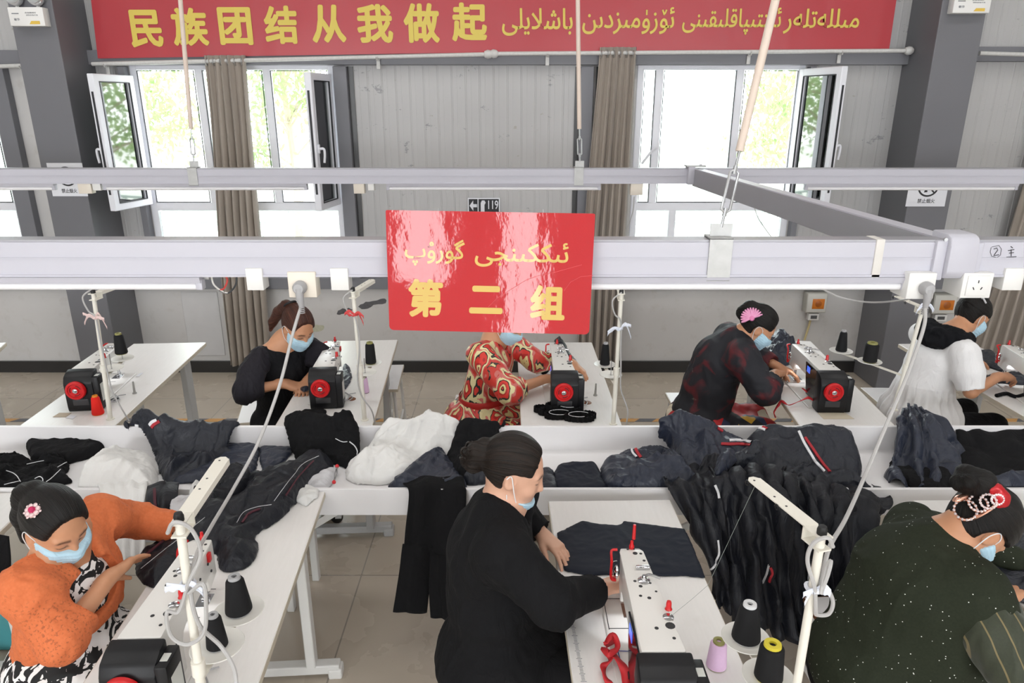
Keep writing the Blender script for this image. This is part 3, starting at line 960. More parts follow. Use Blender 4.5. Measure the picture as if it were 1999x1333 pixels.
# sockets under the beams
M_plug = mat('grey_plug', '#a5a4a6', 0.5, var=0.03)
M_slot = mat('socket_slot', '#2b2b2d', 0.6, var=0)
def socket(label, x0, x1, y0, y1, Y, dep=0.055, m=None, holes=False, plug=False, grp='socket boxes under the near beam'):
    a, b = PY(x0, (y0 + y1) / 2, Y), PY(x1, (y0 + y1) / 2, Y)
    zt, zb = PY((x0 + x1) / 2, y0, Y).z, PY((x0 + x1) / 2, y1, Y).z
    w, h = b.x - a.x, zt - zb
    t = thing('socket_box', label, 'socket', ((a.x + b.x) / 2, Y, zb), group=grp)
    MB().box((0, dep / 2, h / 2), (w, dep, h), bev=0.003).build('housing', m or M_box, t)
    if holes:
        MB().box((0, -0.0015, h * 0.5), (w * 0.72, 0.004, h * 0.8), bev=0.002).build('face_plate', M_box, t)
        mb = MB()
        for cx, cz, ang in ((0, 0.17, 0), (-0.13, -0.1, -0.5), (0.13, -0.1, 0.5)):
            Mh = T(cx * w, -0.004, h * (0.5 + cz)) @ RY(ang)
            mb.box((0, 0, 0), (0.0025, 0.002, 0.009), Mh)
        mb.build('pin_holes', M_slot, t, smooth=False)
    return t, Vector(t.location) + V(0, -0.005, h * 0.45), w, h
socket('plain white box under the near beam left of the plugged socket', 480, 513, 524, 567, 2.19)
pl1 = socket('cream socket under the near beam with a grey plug, left of the red board', 562, 617, 531, 581, 2.19, 0.05, M_cream, grp='plugged sockets')
socket('plain white box under the near beam beside the red board', 645, 680, 524, 567, 2.19)
pl2 = socket('white socket box with a grey plug under the near beam corner joint', 1772, 1826, 533, 584, 2.17, 0.1, M_box, grp='plugged sockets')
socket('white socket box with open pin holes at the right under the near beam', 1878, 1937, 533, 582, 2.17, 0.1, M_box, holes=True)
socket('plain white box at the right edge under the near beam', 1960, 1999, 524, 567, 2.19)
for lb, x0, x1, y0, y1, m in (('cream box under the far beam on the left column', 152, 178, 356, 378, M_cream), ('small white clip under the far beam on the left column', 180, 196, 356, 372, M_box), ('cream box under the far beam beside the left steel post', 690, 711, 356, 378, M_cream),
                              ('small white clip under the far beam beside the left steel post', 718, 730, 356, 372, M_box), ('white box under the far beam at the right curtain', 1231, 1255, 357, 381, M_cream)):
    socket(lb, x0, x1, y0, y1, 4.86, 0.05, m, grp='small boxes under the far beam')
# bundled cable stubs under the near beam
t = thing('loose_wires', 'red, black and white wire ends hanging under the near beam', 'wires', PY(415, 555, 2.23), world=True)
for nm, c, pts in (('white_wire', '#d8d6d2', [(412, 536), (418, 556), (436, 570), (445, 572)]), ('red_wire', '#c5453f', [(436, 534), (444, 546), (438, 562), (430, 566)]), ('black_wire', '#3a3d3f', [(462, 532), (460, 556), (445, 572), (428, 566)])):
    MB().tube(cr([PY(x, y, 2.235) for x, y in pts], 6), 0.003, 6).build(nm, mat('wire_' + nm, c, 0.5), t)
MB().box(PY(405, 538, 2.235), (0.02, 0.03, 0.02), bev=0.003).build('wire_clip', M_galv, t)
# tape wraps on the near beam
M_tapew = mat('masking_tape', '#d8d4cf', 0.6)
t = MB().box((PY(1714, 500, NB0).x, (NB0 + NB1) / 2, (NZ0 + NZ1) / 2 + 0.0005), (0.026, NB1 - NB0 + 0.01, NZ1 - NZ0 + 0.015), bev=0.001).build('tape_wrap', M_tapew)
tag(t, 'strip of pale tape wrapped round the near beam left of the connector', 'tape')
# handwriting on the near beam
M = frame_M(V(0, NB0 - 0.0008, 0), V(1, 0, 0), V(0, 0, 1), V(0, -1, 0))
mb = MB()
def ink(pts, r=0.0011):
    mb.tube([PY(x, y, NB0 - 0.001) for x, y in pts], r, 5)
ink([(1936, 482), (1950, 479), (1955, 486), (1953, 498), (1946, 503), (1936, 500), (1933, 492), (1935, 483)], 0.0007)
ink([(1940, 486), (1946, 484), (1948, 488), (1942, 496), (1940, 499), (1950, 497)])
ink([(1973, 481), (1977, 484)]); ink([(1968, 489), (1980, 487)]); ink([(1970, 494), (1979, 493)]); ink([(1974, 487), (1974, 500)]); ink([(1965, 502), (1984, 501)])
t = mb.build('handwritten_mark', M_inkdark)
tag(t, 'black handwritten circled 2 and character on the white beam', 'handwriting')

# ================================================================ the hanging red board
def board_mat():
    k = NT('glossy_red_board')
    vec = k.coord()
    n = k.noise(vec, 5, 3)
    c = k.mix(n, '#bb1a22', '#b3141d')
    k.set(color=c, rough=0.45, spec=0.2, coat=1.0, coat_rough=0.05)
    cn = k.n('ShaderNodeBump', {'Height': k.noise(k.coord((1, 1, 0.6)), 14, 4), 'Strength': 0.25, 'Distance': 0.004})
    k.l(cn.outputs[0], k.b.inputs['Coat Normal'])
    h = k.math('ADD', k.math('MULTIPLY', k.noise(vec, 120, 3), 0.5), k.math('MULTIPLY', k.noise(k.coord((1, 1, 0.6)), 11, 2), 1.0))
    k.bump(h, 0.35, 0.0025)
    return k.m
M_board = board_mat()
M_bgold2 = mat('board_gold_lettering', '#d0ae55', 0.4, var=0.02, coat=0.6)
YB, YTp = 2.122, 2.168
bl, br_, tr_, tl_ = PY(757, 646, YB), PY(1153, 655, YB), PY(1165, 415, YTp), PY(751, 409, YTp)
t = thing('team_sign_board', 'glossy red hanging board with yellow Uyghur and Chinese team lettering', 'sign', (0, YB, 1.69), world=True)
def bpt(u, v, d=0.0):
    p = bl.lerp(br_, u).lerp(tl_.lerp(tr_, u), v)
    nrm = (br_ - bl).cross(tl_ - bl).normalized()
    return p + nrm * d
def brow(v):
    return 0
out = []
for cx, cy, a0 in ((0.03, 0.045, PI), (0.97, 0.045, 1.5 * PI), (0.985, 0.98, 0), (0.012, 0.985, PI / 2)):
    rx, ry = (0.022, 0.036) if cy < 0.5 else (0.008, 0.012)
    for i in range(5):
        a = a0 + i * PI / 8
        out.append((cx + rx * math.cos(a), cy + ry * math.sin(a)))
vs = [bpt(u, v, 0.0) for u, v in out] + [bpt(u, v, -0.005) for u, v in out]
n = len(out)
mb = MB().add(vs, [tuple(range(n)), tuple(range(n, 2 * n))[::-1]] + [(i, n + i, n + (i + 1) % n, (i + 1) % n) for i in range(n)])
mb.build('board', M_board, t, smooth=False, fix=True)
def inv_board(px, py):
    """picture point -> u, v on the board"""
    d = ray(px, py)
    o = V(0, 0, CAM_H)
    nrm = (br_ - bl).cross(tl_ - bl)
    p = o + d * ((bl - o).dot(nrm) / d.dot(nrm))
    e1, e2 = br_ - bl, tl_ - bl
    q = p - bl
    return q.dot(e1) / e1.length, q.dot(e2) / e2.length
e1 = (br_ - bl).normalized()
nrm = (br_ - bl).cross(tl_ - bl).normalized()
e2 = nrm.cross(e1)
M = frame_M(bl + nrm * 0.0006, e1, e2, nrm)
def fitb(mb, text, x0, x1, y0, y1, fat):
    a = inv_board(x0, (y0 + y1) / 2)[0]; b = inv_board(x1, (y0 + y1) / 2)[0]
    c = inv_board((x0 + x1) / 2, y1)[1]; d_ = inv_board((x0 + x1) / 2, y0)[1]
    glyphs(mb, text, M, a, b, c, d_, fat, 0.0008)
S = 440 / 1999.0
mb = MB()
for ch, x0, x1, y0, y1 in (('第', 258, 568, 650, 990), ('二', 800, 1098, 705, 952), ('组', 1340, 1650, 690, 1000)):
    fitb(mb, ch, 740 + x0 * S, 740 + x1 * S, 400 + y0 * S, 400 + y1 * S, 0.042)
fitb(mb, UY['s1'][::-1], 740 + 850 * S, 740 + 1680 * S, 400 + 312 * S, 400 + 538 * S, 0.014)
fitb(mb, UY['s2'][::-1], 740 + 228 * S, 740 + 760 * S, 400 + 296 * S, 400 + 535 * S, 0.014)
mb.build('lettering', M_bgold2, t, smooth=False)
# creases in the laminate, hanging wires
mb = MB()
def cre(pts):
    mb.tube([bpt(*inv_board(740 + x * S, 400 + y * S), 0.0) if False else (bl + e1 * inv_board(740 + x * S, 400 + y * S)[0] + e2 * inv_board(740 + x * S, 400 + y * S)[1] + nrm * 0.0002) for x, y in pts], 0.0007, 5)
cre([(970, 890), (1050, 810), (1190, 720), (1300, 650), (1420, 605), (1560, 575), (1800, 505)])
cre([(1640, 740), (1700, 660), (1790, 610), (1900, 600)])
mb.build('crease', mat('worn_red', '#d8555a', 0.4), t)
mb = MB()
for u in (0.25, 0.75):
    p = bpt(u, 0.93, -0.004)
    mb.tube([p, p + V(0, 0.03, 0.03), V(p.x, NB0 - 0.003, NZ1 + 0.011), V(p.x, NB1, NZ1 + 0.012)], 0.0012, 5)
mb.build('hanging_wire', M_steel, t)
# ================================================================ work tables, trough, sewing machines, thread stands
TZ = 0.77
def laminate():
    k = NT('white_laminate')
    vec = k.coord()
    n = k.noise(k.coord((1, 0.12, 1)), 90, 4)
    c = k.mix(n, '#ebe8e6', '#e2dfdc')
    c = k.mix(k.ramp(k.noise(vec, 7, 5), [(0.62, (0, 0, 0)), (0.8, (0.35, 0.35, 0.35))]), c, '#cfc8c0')
    k.set(color=c, rough=0.3)
    return k.m
M_lam = laminate()
M_edge = mat('tan_edge_band', '#c9bfae', 0.45, var=0.05)
M_wleg = mat('white_enamel_steel', '#dfdedb', 0.38, var=0.03)
M_gleg = mat('grey_enamel_steel', '#b4b4b4', 0.4, var=0.03)
M_mach = mat('machine_ivory', '#dcd9d5', 0.3, var=0.02)
M_mach2 = mat('machine_grey_side', '#c9c7c8', 0.35, var=0.02)
M_motor = mat('machine_black_plastic', '#141417', 0.42, var=0.05, spec=0.35)
M_wheel = mat('handwheel_red', '#c8181d', 0.3, var=0.03)
M_chrome = mat('chrome', '#c9c9cb', 0.12, 1.0, var=0)
M_lcd = NT('blue_screen').set(color='#4a6fd6', emit='#4f78ff', emits=0.6, rough=0.2).m
M_gloss = mat('glossy_black_panel', '#151519', 0.08, var=0)
M_lbl = mat('label_sticker', '#cfd0cb', 0.5, var=0.03)
M_wood = mat('brown_wood_edge', '#7b4f33', 0.5, var=0.15)
M_pvcw = mat('white_board', '#e6e4e5', 0.4, var=0.02)

def table(label, bk, fr, w, side, L, leg_mat=None, zt=TZ):
    """bk, fr: a long edge's back and front ends in the picture; side -1: that edge is the right one, +1: the left one"""
    b, f_ = PZ(bk[0], bk[1], zt), PZ(fr[0], fr[1], zt)
    d = (b - f_).normalized()
    r = V(d.y, -d.x, 0)
    c = b - d * (L / 2) + r * (w / 2) * side
    t = thing('sewing_table', label, 'table', (c.x, c.y, 0), math.atan2(-d.x, d.y), group='machine tables')
    MB().box((0, 0, zt - 0.014), (w, L, 0.028), bev=0.003, seg=1).build('tabletop', M_lam, t, smooth=False)
    mb = MB()
    for s in (-1, 1):
        mb.box((s * (w / 2 + 0.0008), 0, zt - 0.0145), (0.002, L - 0.006, 0.022))
        mb.box((0, s * (L / 2 + 0.0008), zt - 0.0145), (w - 0.006, 0.002, 0.022))
    mb.build('edge_band', M_edge, t, smooth=False)
    lm = leg_mat or M_wleg
    for y in (-L / 2 + 0.22, L / 2 - 0.24):
        for s in (-1, 1):
            mb = MB().box((s * (w / 2 - 0.07), y, (zt - 0.03) / 2 + 0.03), (0.04, 0.10 if leg_mat else 0.06, zt - 0.09), bev=0.004, seg=1)
            mb.build('leg', lm, t, smooth=False)
        mb = MB().box((0, y, 0.045), (w + 0.1, 0.05, 0.045), bev=0.006)
        for s in (-1, 1):
            mb.box((s * (w / 2 + 0.03), y, 0.022), (0.06, 0.062, 0.05), bev=0.008)
        mb.build('foot_beam', lm, t, smooth=False)
        MB().box((0, y, zt - 0.045), (w - 0.1, 0.05, 0.03), bev=0.003).build('cross_bar', lm, t, smooth=False)
    MB().box((0, -L / 2 + 0.235, 0.36), (0.035, 0.03, 0.5)).box((0, 0, 0.2), (0.03, L - 0.48, 0.04)).build('stretcher', lm, t, smooth=False)
    return t, c, d, r
TF1 = table('white front-row table holding the orange-jacketed person\'s machine', (634, 959), (504, 1333), 0.51, -1, 1.40)
TF2 = table('white front-row table with ruler marks and the pink thread cone', (1308, 975), (1467, 1333), 0.52, -1, 1.40)
TF3 = table('white front-row table beside the person in dark green', (1782, 976), (1999, 1186), 0.52, 1, 1.40)
TF0 = table('white front-row table corner behind the orange-jacketed person', (80, 958), (0, 1036), 0.52, -1, 1.40)
TB1 = table('white back-row table with the red thread cone and unattended machine', (402, 668), (230, 825), 0.50, -1, 1.50, M_gleg)
TB2 = table('white back-row table in front of the ponytailed person in black', (776, 663), (728, 826), 0.51, -1, 1.50, M_gleg)
TB3 = table('white back-row table with the coil of black elastic', (1155, 668), (1216, 836), 0.53, -1, 1.50, M_gleg)
bk4 = PZ(1669, 752, TZ) + (PZ(1669, 752, TZ) - PZ(1740, 823, TZ)).normalized() * 0.85
from_px = None
def px_of(p):
    d = p - V(0, 0, CAM_H)
    zc = d.y * _ct - d.z * _st
    up = d.y * _st + d.z * _ct
    return (999.5 + FPX * d.x / zc, 666.5 - FPX * up / zc)
TB4 = table('white back-row table with the red ribbon hanging over its edge', px_of(bk4), (1740, 823), 0.50, -1, 1.50, M_gleg)
bk5 = PZ(1919, 766, TZ) + (PZ(1919, 766, TZ) - PZ(1999, 812, TZ)).normalized() * 0.9
TB5 = table('white back-row table at the right in front of the person in white', px_of(bk5), (1999, 812), 0.53, 1, 1.50, M_gleg)
TB0 = table('white back-row table corner at the left edge of the room', (12, 668), (-160, 825), 0.50, -1, 1.50, M_gleg)

# the long trough between the rows
t = thing('garment_trough', 'long white trough table running between the two rows of machines', 'trough', (0, 2.95, 0))
X0, X1 = -3.6, 3.9
MB().box(((X0 + X1) / 2, 0.03, 0.735), (X1 - X0, 0.45, 0.018)).build('trough_floor', M_pvcw, t, smooth=False)
MB().box(((X0 + X1) / 2, -0.195, 0.715), (X1 - X0, 0.018, 0.13), bev=0.002, seg=1).build('front_board', M_pvcw, t, smooth=False)
MB().box(((X0 + X1) / 2, 0.25, 0.765), (X1 - X0, 0.018, 0.21), bev=0.002, seg=1).build('back_board', M_pvcw, t, smooth=False)
for x in (-2.7, -1.03, 0.72, 2.6):
    for y in (-0.02, 0.22):
        MB().box((x, y, 0.363), (0.035, 0.04, 0.726), bev=0.003, seg=1).build('leg', M_wleg, t, smooth=False)
    MB().box((x - 0.06, -0.02, 0.363), (0.035, 0.04, 0.726), bev=0.003, seg=1).build('leg', M_wleg, t, smooth=False)
    a, b = V(x, -0.02, 0.42), V(x + 0.34, -0.15, 0.70)
    d = (b - a).normalized()
    MB().box((0, 0, 0), ((b - a).length, 0.02, 0.03), frame_M((a + b) / 2, d, V(0, 0, 1).cross(d).normalized(), d.cross(V(0, 0, 1).cross(d).normalized()))).build('brace', M_wleg, t, smooth=False)

# --- one sewing machine (local: +y towards the needle, operator at -x, z=0 on the table)
def make_machine():
    t = thing('sewing_machine', 'x', 'sewing machine')
    mb = MB().box((0.0, 0.03, 0.004), (0.178, 0.50, 0.008), bev=0.003)
    bed = mb.build('bed', M_mach, t, smooth=False)
    MB().box((-0.0, 0.225, 0.0085), (0.05, 0.07, 0.002), bev=0.0008).build('needle_plate', M_chrome, bed, smooth=False)
    MB().box((-0.03, 0.14, 0.0085), (0.10, 0.0025, 0.001)).box((-0.03, 0.285, 0.0085), (0.10, 0.0025, 0.001)).box((-0.08, 0.21, 0.0085), (0.0025, 0.15, 0.001)).build('slide_groove', M_slot, bed, smooth=False)
    # arm: pillar, horizontal arm and head in one casting
    prof = [(-0.20, 0.0), (-0.075, 0.0), (-0.07, 0.10), (-0.055, 0.118), (-0.035, 0.124), (0.165, 0.124), (0.178, 0.116), (0.182, 0.075), (0.29, 0.075), (0.298, 0.12), (0.296, 0.19), (0.285, 0.208), (0.26, 0.216), (-0.20, 0.222)]
    mb = MB().prism(prof, -0.05, 0.05, frame_M(V(0, 0, 0), V(0, 1, 0), V(0, 0, 1), V(1, 0, 0)), bev=0.006, seg=2)
    def taper(p):
        y = p.y
        k = 1.22 + (0.80 - 1.22) * (y + 0.2) / 0.49
        x = p.x * k
        if y > 0.235:
            x *= 1 - 0.35 * ((y - 0.235) / 0.063) ** 2
        return V(x + 0.012 * (1 - (y + 0.2) / 0.49), y, p.z)
    mb.v = [taper(p) for p in mb.v]
    arm = mb.build('arm', M_mach, t, angle=30)
    # flat oil caps, screws and studs along the top
    mb = MB()
    for x, y, r in ((0.0, 0.245, 0.008), (0.018, 0.243, 0.005), (-0.02, 0.27, 0.004), (0.0, 0.275, 0.004), (0.022, 0.205, 0.005), (-0.012, 0.075, 0.006), (-0.02, 0.03, 0.005), (0.004, 0.02, 0.006), (0.04, -0.10, 0.014), (0.0, -0.11, 0.006), (0.04, -0.15, 0.005), (0.02, 0.09, 0.004), (-0.025, 0.10, 0.005), (0.03, 0.05, 0.004)):
        zz = 0.2215 - 0.006 * (y + 0.2) / 0.46
        mb.cyl((x + 0.01, y, zz - 0.003), (x + 0.01, y, zz + 0.0012), r, n=12)
    mb.build('oil_holes', M_slot, arm, smooth=False)
    mb = MB().lathe([(0.001, 0.005), (0.0096, 0.005), (0.016, 0.0025), (0.016, -0.002)], T(0.052, -0.065, 0.2195), 16)
    mb.build('oil_cap', M_chrome, arm)
    MB().box((0.02, 0.16, 0.224), (0.045, 0.012, 0.012), bev=0.003).build('thread_bracket', M_chrome, arm)
    mb = MB()
    for x, y, r, h in ((0.012, 0.10, 0.019, 0.006), (0.012, 0.10, 0.009, 0.02)):
        mb.lathe([(0.001, h), (r * 0.6, h), (r, h * 0.5), (r, -0.002)], T(x, y, 0.2195), 16)
    mb.tube(cr([(0.012, 0.10, 0.236), (0.03, 0.105, 0.238), (0.06, 0.09, 0.236)], 4), 0.004, 6)
    mb.build('bobbin_winder', M_chrome, arm)
    mb = MB().lathe([(0.001, 0.028), (0.006, 0.027), (0.008, 0.02), (0.008, 0.006), (0.011, 0.0), (0.001, -0.002)], T(0.06, -0.03, 0.2205), 12)
    mb.build('tension_knob', M_wheel, arm)
    MB().lathe([(0.001, 0.032), (0.005, 0.031), (0.006, 0.018), (0.009, 0.012), (0.008, -0.003)], T(0.004, 0.278, 0.21), 10).build('thread_post', M_wheel, arm)
    MB().box((0.041, 0.225, 0.18), (0.012, 0.02, 0.032), bev=0.003).build('safety_cover', M_wheel, arm)
    # head details: face guard, tension discs, needle bar, presser foot
    mb = MB()
    mb.tube(cr([(-0.043, 0.275, 0.21), (-0.062, 0.275, 0.205), (-0.066, 0.24, 0.19), (-0.066, 0.235, 0.13), (-0.05, 0.235, 0.12)], 4), 0.0045, 6)
    mb.lathe([(0.001, 0.012), (0.008, 0.01), (0.009, 0), (0.001, -0.001)], frame_M(V(-0.047, 0.262, 0.105), V(0, 1, 0), V(0, 0, 1), V(-1, 0, 0)), 10)
    mb.build('thread_guard', M_wheel, arm)
    mb = MB()
    for z in (0.155, 0.135):
        mb.lathe([(0.001, 0.014), (0.007, 0.013), (0.013, 0.008), (0.014, 0.002), (0.004, -0.002)], frame_M(V(-0.043, 0.245, z), V(0, 1, 0), V(0, 0, 1), V(-1, 0, 0)), 12)
    mb.tube(cr([(-0.043, 0.27, 0.17), (-0.058, 0.272, 0.16), (-0.055, 0.27, 0.12), (-0.044, 0.265, 0.11)], 4), 0.002, 5)
    mb.build('tension_discs', M_chrome, arm)
    MB().cyl((0, 0.24, 0.02), (0, 0.24, 0.09), 0.004, n=8).cyl((0, 0.24, 0.006), (0, 0.24, 0.02), 0.0012, n=6).build('needle_bar', M_chrome, arm)
    MB().cyl((0.0, 0.262, 0.02), (0.0, 0.262, 0.09), 0.004, n=8).box((0, 0.245, 0.014), (0.016, 0.045, 0.005), bev=0.001).box((0, 0.262, 0.022), (0.014, 0.014, 0.016), bev=0.002).build('presser_foot', M_chrome, arm)
    lp = bpy.data.lights.new('needle_lamp', 'SPOT')
    lp.energy, lp.spot_size, lp.shadow_soft_size, lp.color = 0.45, 2.0, 0.006, (0.92, 0.95, 1.0)
    lo = bpy.data.objects.new('needle_lamp', lp)
    COL.objects.link(lo)
    lo.parent = t
    lo.location = (-0.012, 0.17, 0.118)
    lo.rotation_euler = (0.25, 0, 0)
    # control panel on the operator's side
    mb = MB().prism([(-0.185, 0.03), (-0.075, 0.03), (-0.04, 0.135), (-0.02, 0.205), (-0.185, 0.205)], 0, 0.006, frame_M(V(-0.0475, 0, 0), V(0, 1, 0), V(0, 0, 1), V(-1, 0, 0)), bev=0.001, seg=1)
    pn = mb.build('control_panel', M_gloss, t, smooth=False)
    MB().box((-0.0545, -0.075, 0.175), (0.001, 0.045, 0.035)).build('screen', M_lcd, pn, smooth=False)
    # motor housing
    mb = MB().prism([(-0.20, 0.0), (-0.285, 0.0), (-0.29, 0.02), (-0.29, 0.165), (-0.275, 0.198), (-0.24, 0.215), (-0.20, 0.222)], -0.075, 0.075, frame_M(V(0.012, 0, 0), V(0, 1, 0), V(0, 0, 1), V(1, 0, 0)), bev=0.007)
    mo = mb.build('motor_housing', M_motor, t, angle=30)
    MB().box((0.1, -0.24, 0.1), (0.035, 0.09, 0.19), bev=0.006).build('motor_cover', M_motor, mo, angle=30)
    MB().box((0.1185, -0.24, 0.10), (0.001, 0.06, 0.10)).build('rating_label', M_lbl, mo, smooth=False)
    MB().box((0.1, -0.245, 0.1955), (0.02, 0.03, 0.001)).build('warning_label', M_lbl, mo, smooth=False)
    mb = MB().lathe([(0.020, 0.001), (0.043, 0.0), (0.052, 0.008), (0.052, 0.02), (0.048, 0.026), (0.040, 0.026), (0.036, 0.020), (0.020, 0.020), (0.016, 0.026), (0.006, 0.026)], frame_M(V(0.004, -0.289, 0.130), V(1, 0, 0), V(0, 0, 1), V(0, -1, 0)), 32)
    wh = mb.build('handwheel', M_wheel, t)
    for k in range(3):
        a0 = k * 2 * PI / 3 + 0.3
        mb = MB().tube([(0.004 + 0.028 * math.cos(a), -0.3095, 0.130 + 0.028 * math.sin(a)) for a in np.linspace(a0, a0 + 1.1, 7)], 0.0028, 6)
        mb.build('wheel_groove', mat('dark_red', '#6d0f12', 0.4), wh)
    MB().lathe([(0.004, 0.029), (0.009, 0.029), (0.013, 0.026), (0.013, 0.018)], frame_M(V(0.004, -0.289, 0.130), V(1, 0, 0), V(0, 0, 1), V(0, -1, 0)), 16).build('wheel_hub', M_chrome, wh)
    mb = MB().box((0.012, -0.2905, 0.055), (0.08, 0.004, 0.035), bev=0.0018)
    mb.build('motor_badge', mat('dark_grey_plastic', '#3b3b3e', 0.3), mo)
    # knee lever knob and side details on the far side
    mb = MB()
    for y, z in ((0.0, 0.16), (-0.02, 0.05), (-0.12, 0.13), (-0.14, 0.06), (0.12, 0.17), (0.2, 0.17), (0.22, 0.13)):
        x = 0.05 * (1.22 - 0.42 * (y + 0.2) / 0.49) + 0.012 * (1 - (y + 0.2) / 0.49)
        mb.cyl((x - 0.002, y, z), (x + 0.001, y, z), 0.005, n=10)
    mb.build('side_holes', M_slot, arm, smooth=False)
    mb = MB().tube(cr([(0.09, -0.22, 0.03), (0.12, -0.20, 0.015), (0.13, -0.13, 0.012), (0.10, -0.08, 0.012)], 6), 0.004, 6)
    mb.tube(cr([(0.09, -0.24, 0.05), (0.13, -0.22, 0.02), (0.15, -0.15, 0.008), (0.125, -0.1, 0.008), (0.16, -0.08, 0.008)], 6), 0.003, 6)
    mb.build('machine_cable', M_plug, t)
    return t
MACH = []
proto = make_machine()
def place_machine(label, head_px, mot_px, first=False):
    a, b = PZ(head_px[0], head_px[1], TZ + 0.216), PZ(mot_px[0], mot_px[1], TZ + 0.216)
    d = (a - b).normalized()
    c = a - d * 0.285
    o = proto if first else copy_tree(proto)
    o.location = (c.x, c.y, TZ)
    o.rotation_euler = (0, 0, math.atan2(-d.x, d.y))
    tag(o, label, 'sewing machine', 'sewing machines')
    MACH.append(o)
    return o
place_machine('ivory sewing machine on the orange-jacketed person\'s table, partly behind the thread stand', (394, 1049), (268, 1240), True)
place_machine('ivory sewing machine on the table with the pink thread cone and ruler marks', (1230, 1066), (1288, 1278))
place_machine('unattended ivory sewing machine beside the red thread cone', (226, 667), (150, 726))
place_machine('ivory sewing machine in front of the ponytailed person in black', (653, 664), (626, 720))
place_machine('ivory sewing machine above the coil of black elastic', (1086, 669), (1097, 723))
place_machine('ivory sewing machine with blue screen beside the person in the dark jacket', (1556, 669), (1620, 727))
place_machine('ivory sewing machine at the right edge before the person in white', (1967, 671), (2055, 724))

# --- thread stand (local: base at z=0 on the table, arm along +y)
M_cream2 = mat('cream_enamel', '#e8e4d9', 0.35, var=0.03)
M_disc = mat('white_thread_disc', '#e4e2dc', 0.3, var=0.02)
M_rag = mat('pale_rag', '#dfe3ee', 0.8, var=0.05)
def stand(label, base, top, arm_dir, arm_len, disc_z, disc_dir, discs, rag=None, r=0.0105, loops=True, dr=0.068):
    base, top = Vector(base), Vector(top)
    t = thing('thread_stand', label, 'thread stand', base, world=True, group='thread stands')
    d = (top - base).normalized()
    mid = base.lerp(top, 0.42)
    MB().cyl(base, mid, r * 1.15, n=14).build('lower_pole', M_cream2, t)
    MB().cyl(mid, top, r, n=14).build('upper_pole', M_cream2, t)
    mb = MB().cyl(mid - d * 0.022, mid + d * 0.018, r * 1.6, n=14)
    mb.build('collar', M_cream2, t)
    MB().cyl(base, base + d * 0.006, r * 2, n=14).build('base_flange', M_cream2, t)
    hx = Vector(arm_dir).normalized()
    sx = V(hx.y, -hx.x, 0)
    M = frame_M(top, hx, -sx, V(0, 0, 1))
    mb = MB().box((0.012, 0, -0.002), (0.06, 0.034, 0.004), M).box((0.012, 0, -0.034), (0.06, 0.034, 0.004), M).box((0.04, 0, -0.018), (0.004, 0.034, 0.034), M)
    mb.build('clamp', M_cream2, t, smooth=False)
    mb = MB()
    w = 0.017
    mb.prism([(0.035, -w), (arm_len - 0.012, -w), (arm_len, -w * 0.4), (arm_len, w * 0.4), (arm_len - 0.012, w), (0.035, w)], -0.002, 0.001, M)
    mb.prism([(0.035, -w), (arm_len - 0.012, -w), (arm_len - 0.012, -w - 0.0025), (0.035, -w - 0.0025)], -0.016, 0.001, M)
    arm = mb.build('guide_arm', M_cream2, t, smooth=False)
    mb = MB()
    for k in (0.45, 0.62, 0.93):
        mb.cyl(M @ V(arm_len * k, 0.003, 0.0008), M @ V(arm_len * k, 0.003, 0.0016), 0.003, n=8)
    mb.build('arm_holes', M_slot, arm, smooth=False)
    for k in (0.5, 0.95):
        q = MB().tube([M @ V(arm_len * k + 0.006 * math.cos(a), w + 0.001 + 0.002, -0.006 + 0.006 * math.sin(a)) for a in np.linspace(0, 2 * PI, 13)[:-1]], 0.002, 6, closed=True)
        q.build('thread_eyelet', M_motor, arm)
    MB().lathe([(0.001, 0.022), (0.009, 0.02), (0.0115, 0.012), (0.011, -0.004)], T(*top), 14).build('end_knob', M_black, t)
    # the disc carrier
    dd = Vector(disc_dir).normalized()
    pz = base + d * ((disc_z - base.z) / d.z)
    far = max(discs)
    MB().box((far / 2, 0, -0.008), (far, 0.018, 0.006), frame_M(pz, dd, V(-dd.y, dd.x, 0), V(0, 0, 1))).build('disc_carrier', M_cream2, t, smooth=False)
    spots = []
    for s in discs:
        c = pz + dd * s
        pr = [(0.006, 0.0), (dr * 0.7, -0.001), (dr * 0.96, 0.004), (dr, 0.006), (dr * 0.98, 0.008), (dr * 0.68, 0.002), (0.006, 0.003)]
        q = MB().lathe(pr, T(*c), 30, cap=False)
        q.build('thread_disc', M_disc, t)
        MB().cyl(c, c + V(0, 0, 0.085), 0.0028, n=8).build('spindle', M_chrome, t)
        spots.append(c + V(0, 0, 0.003))
    return t, spots
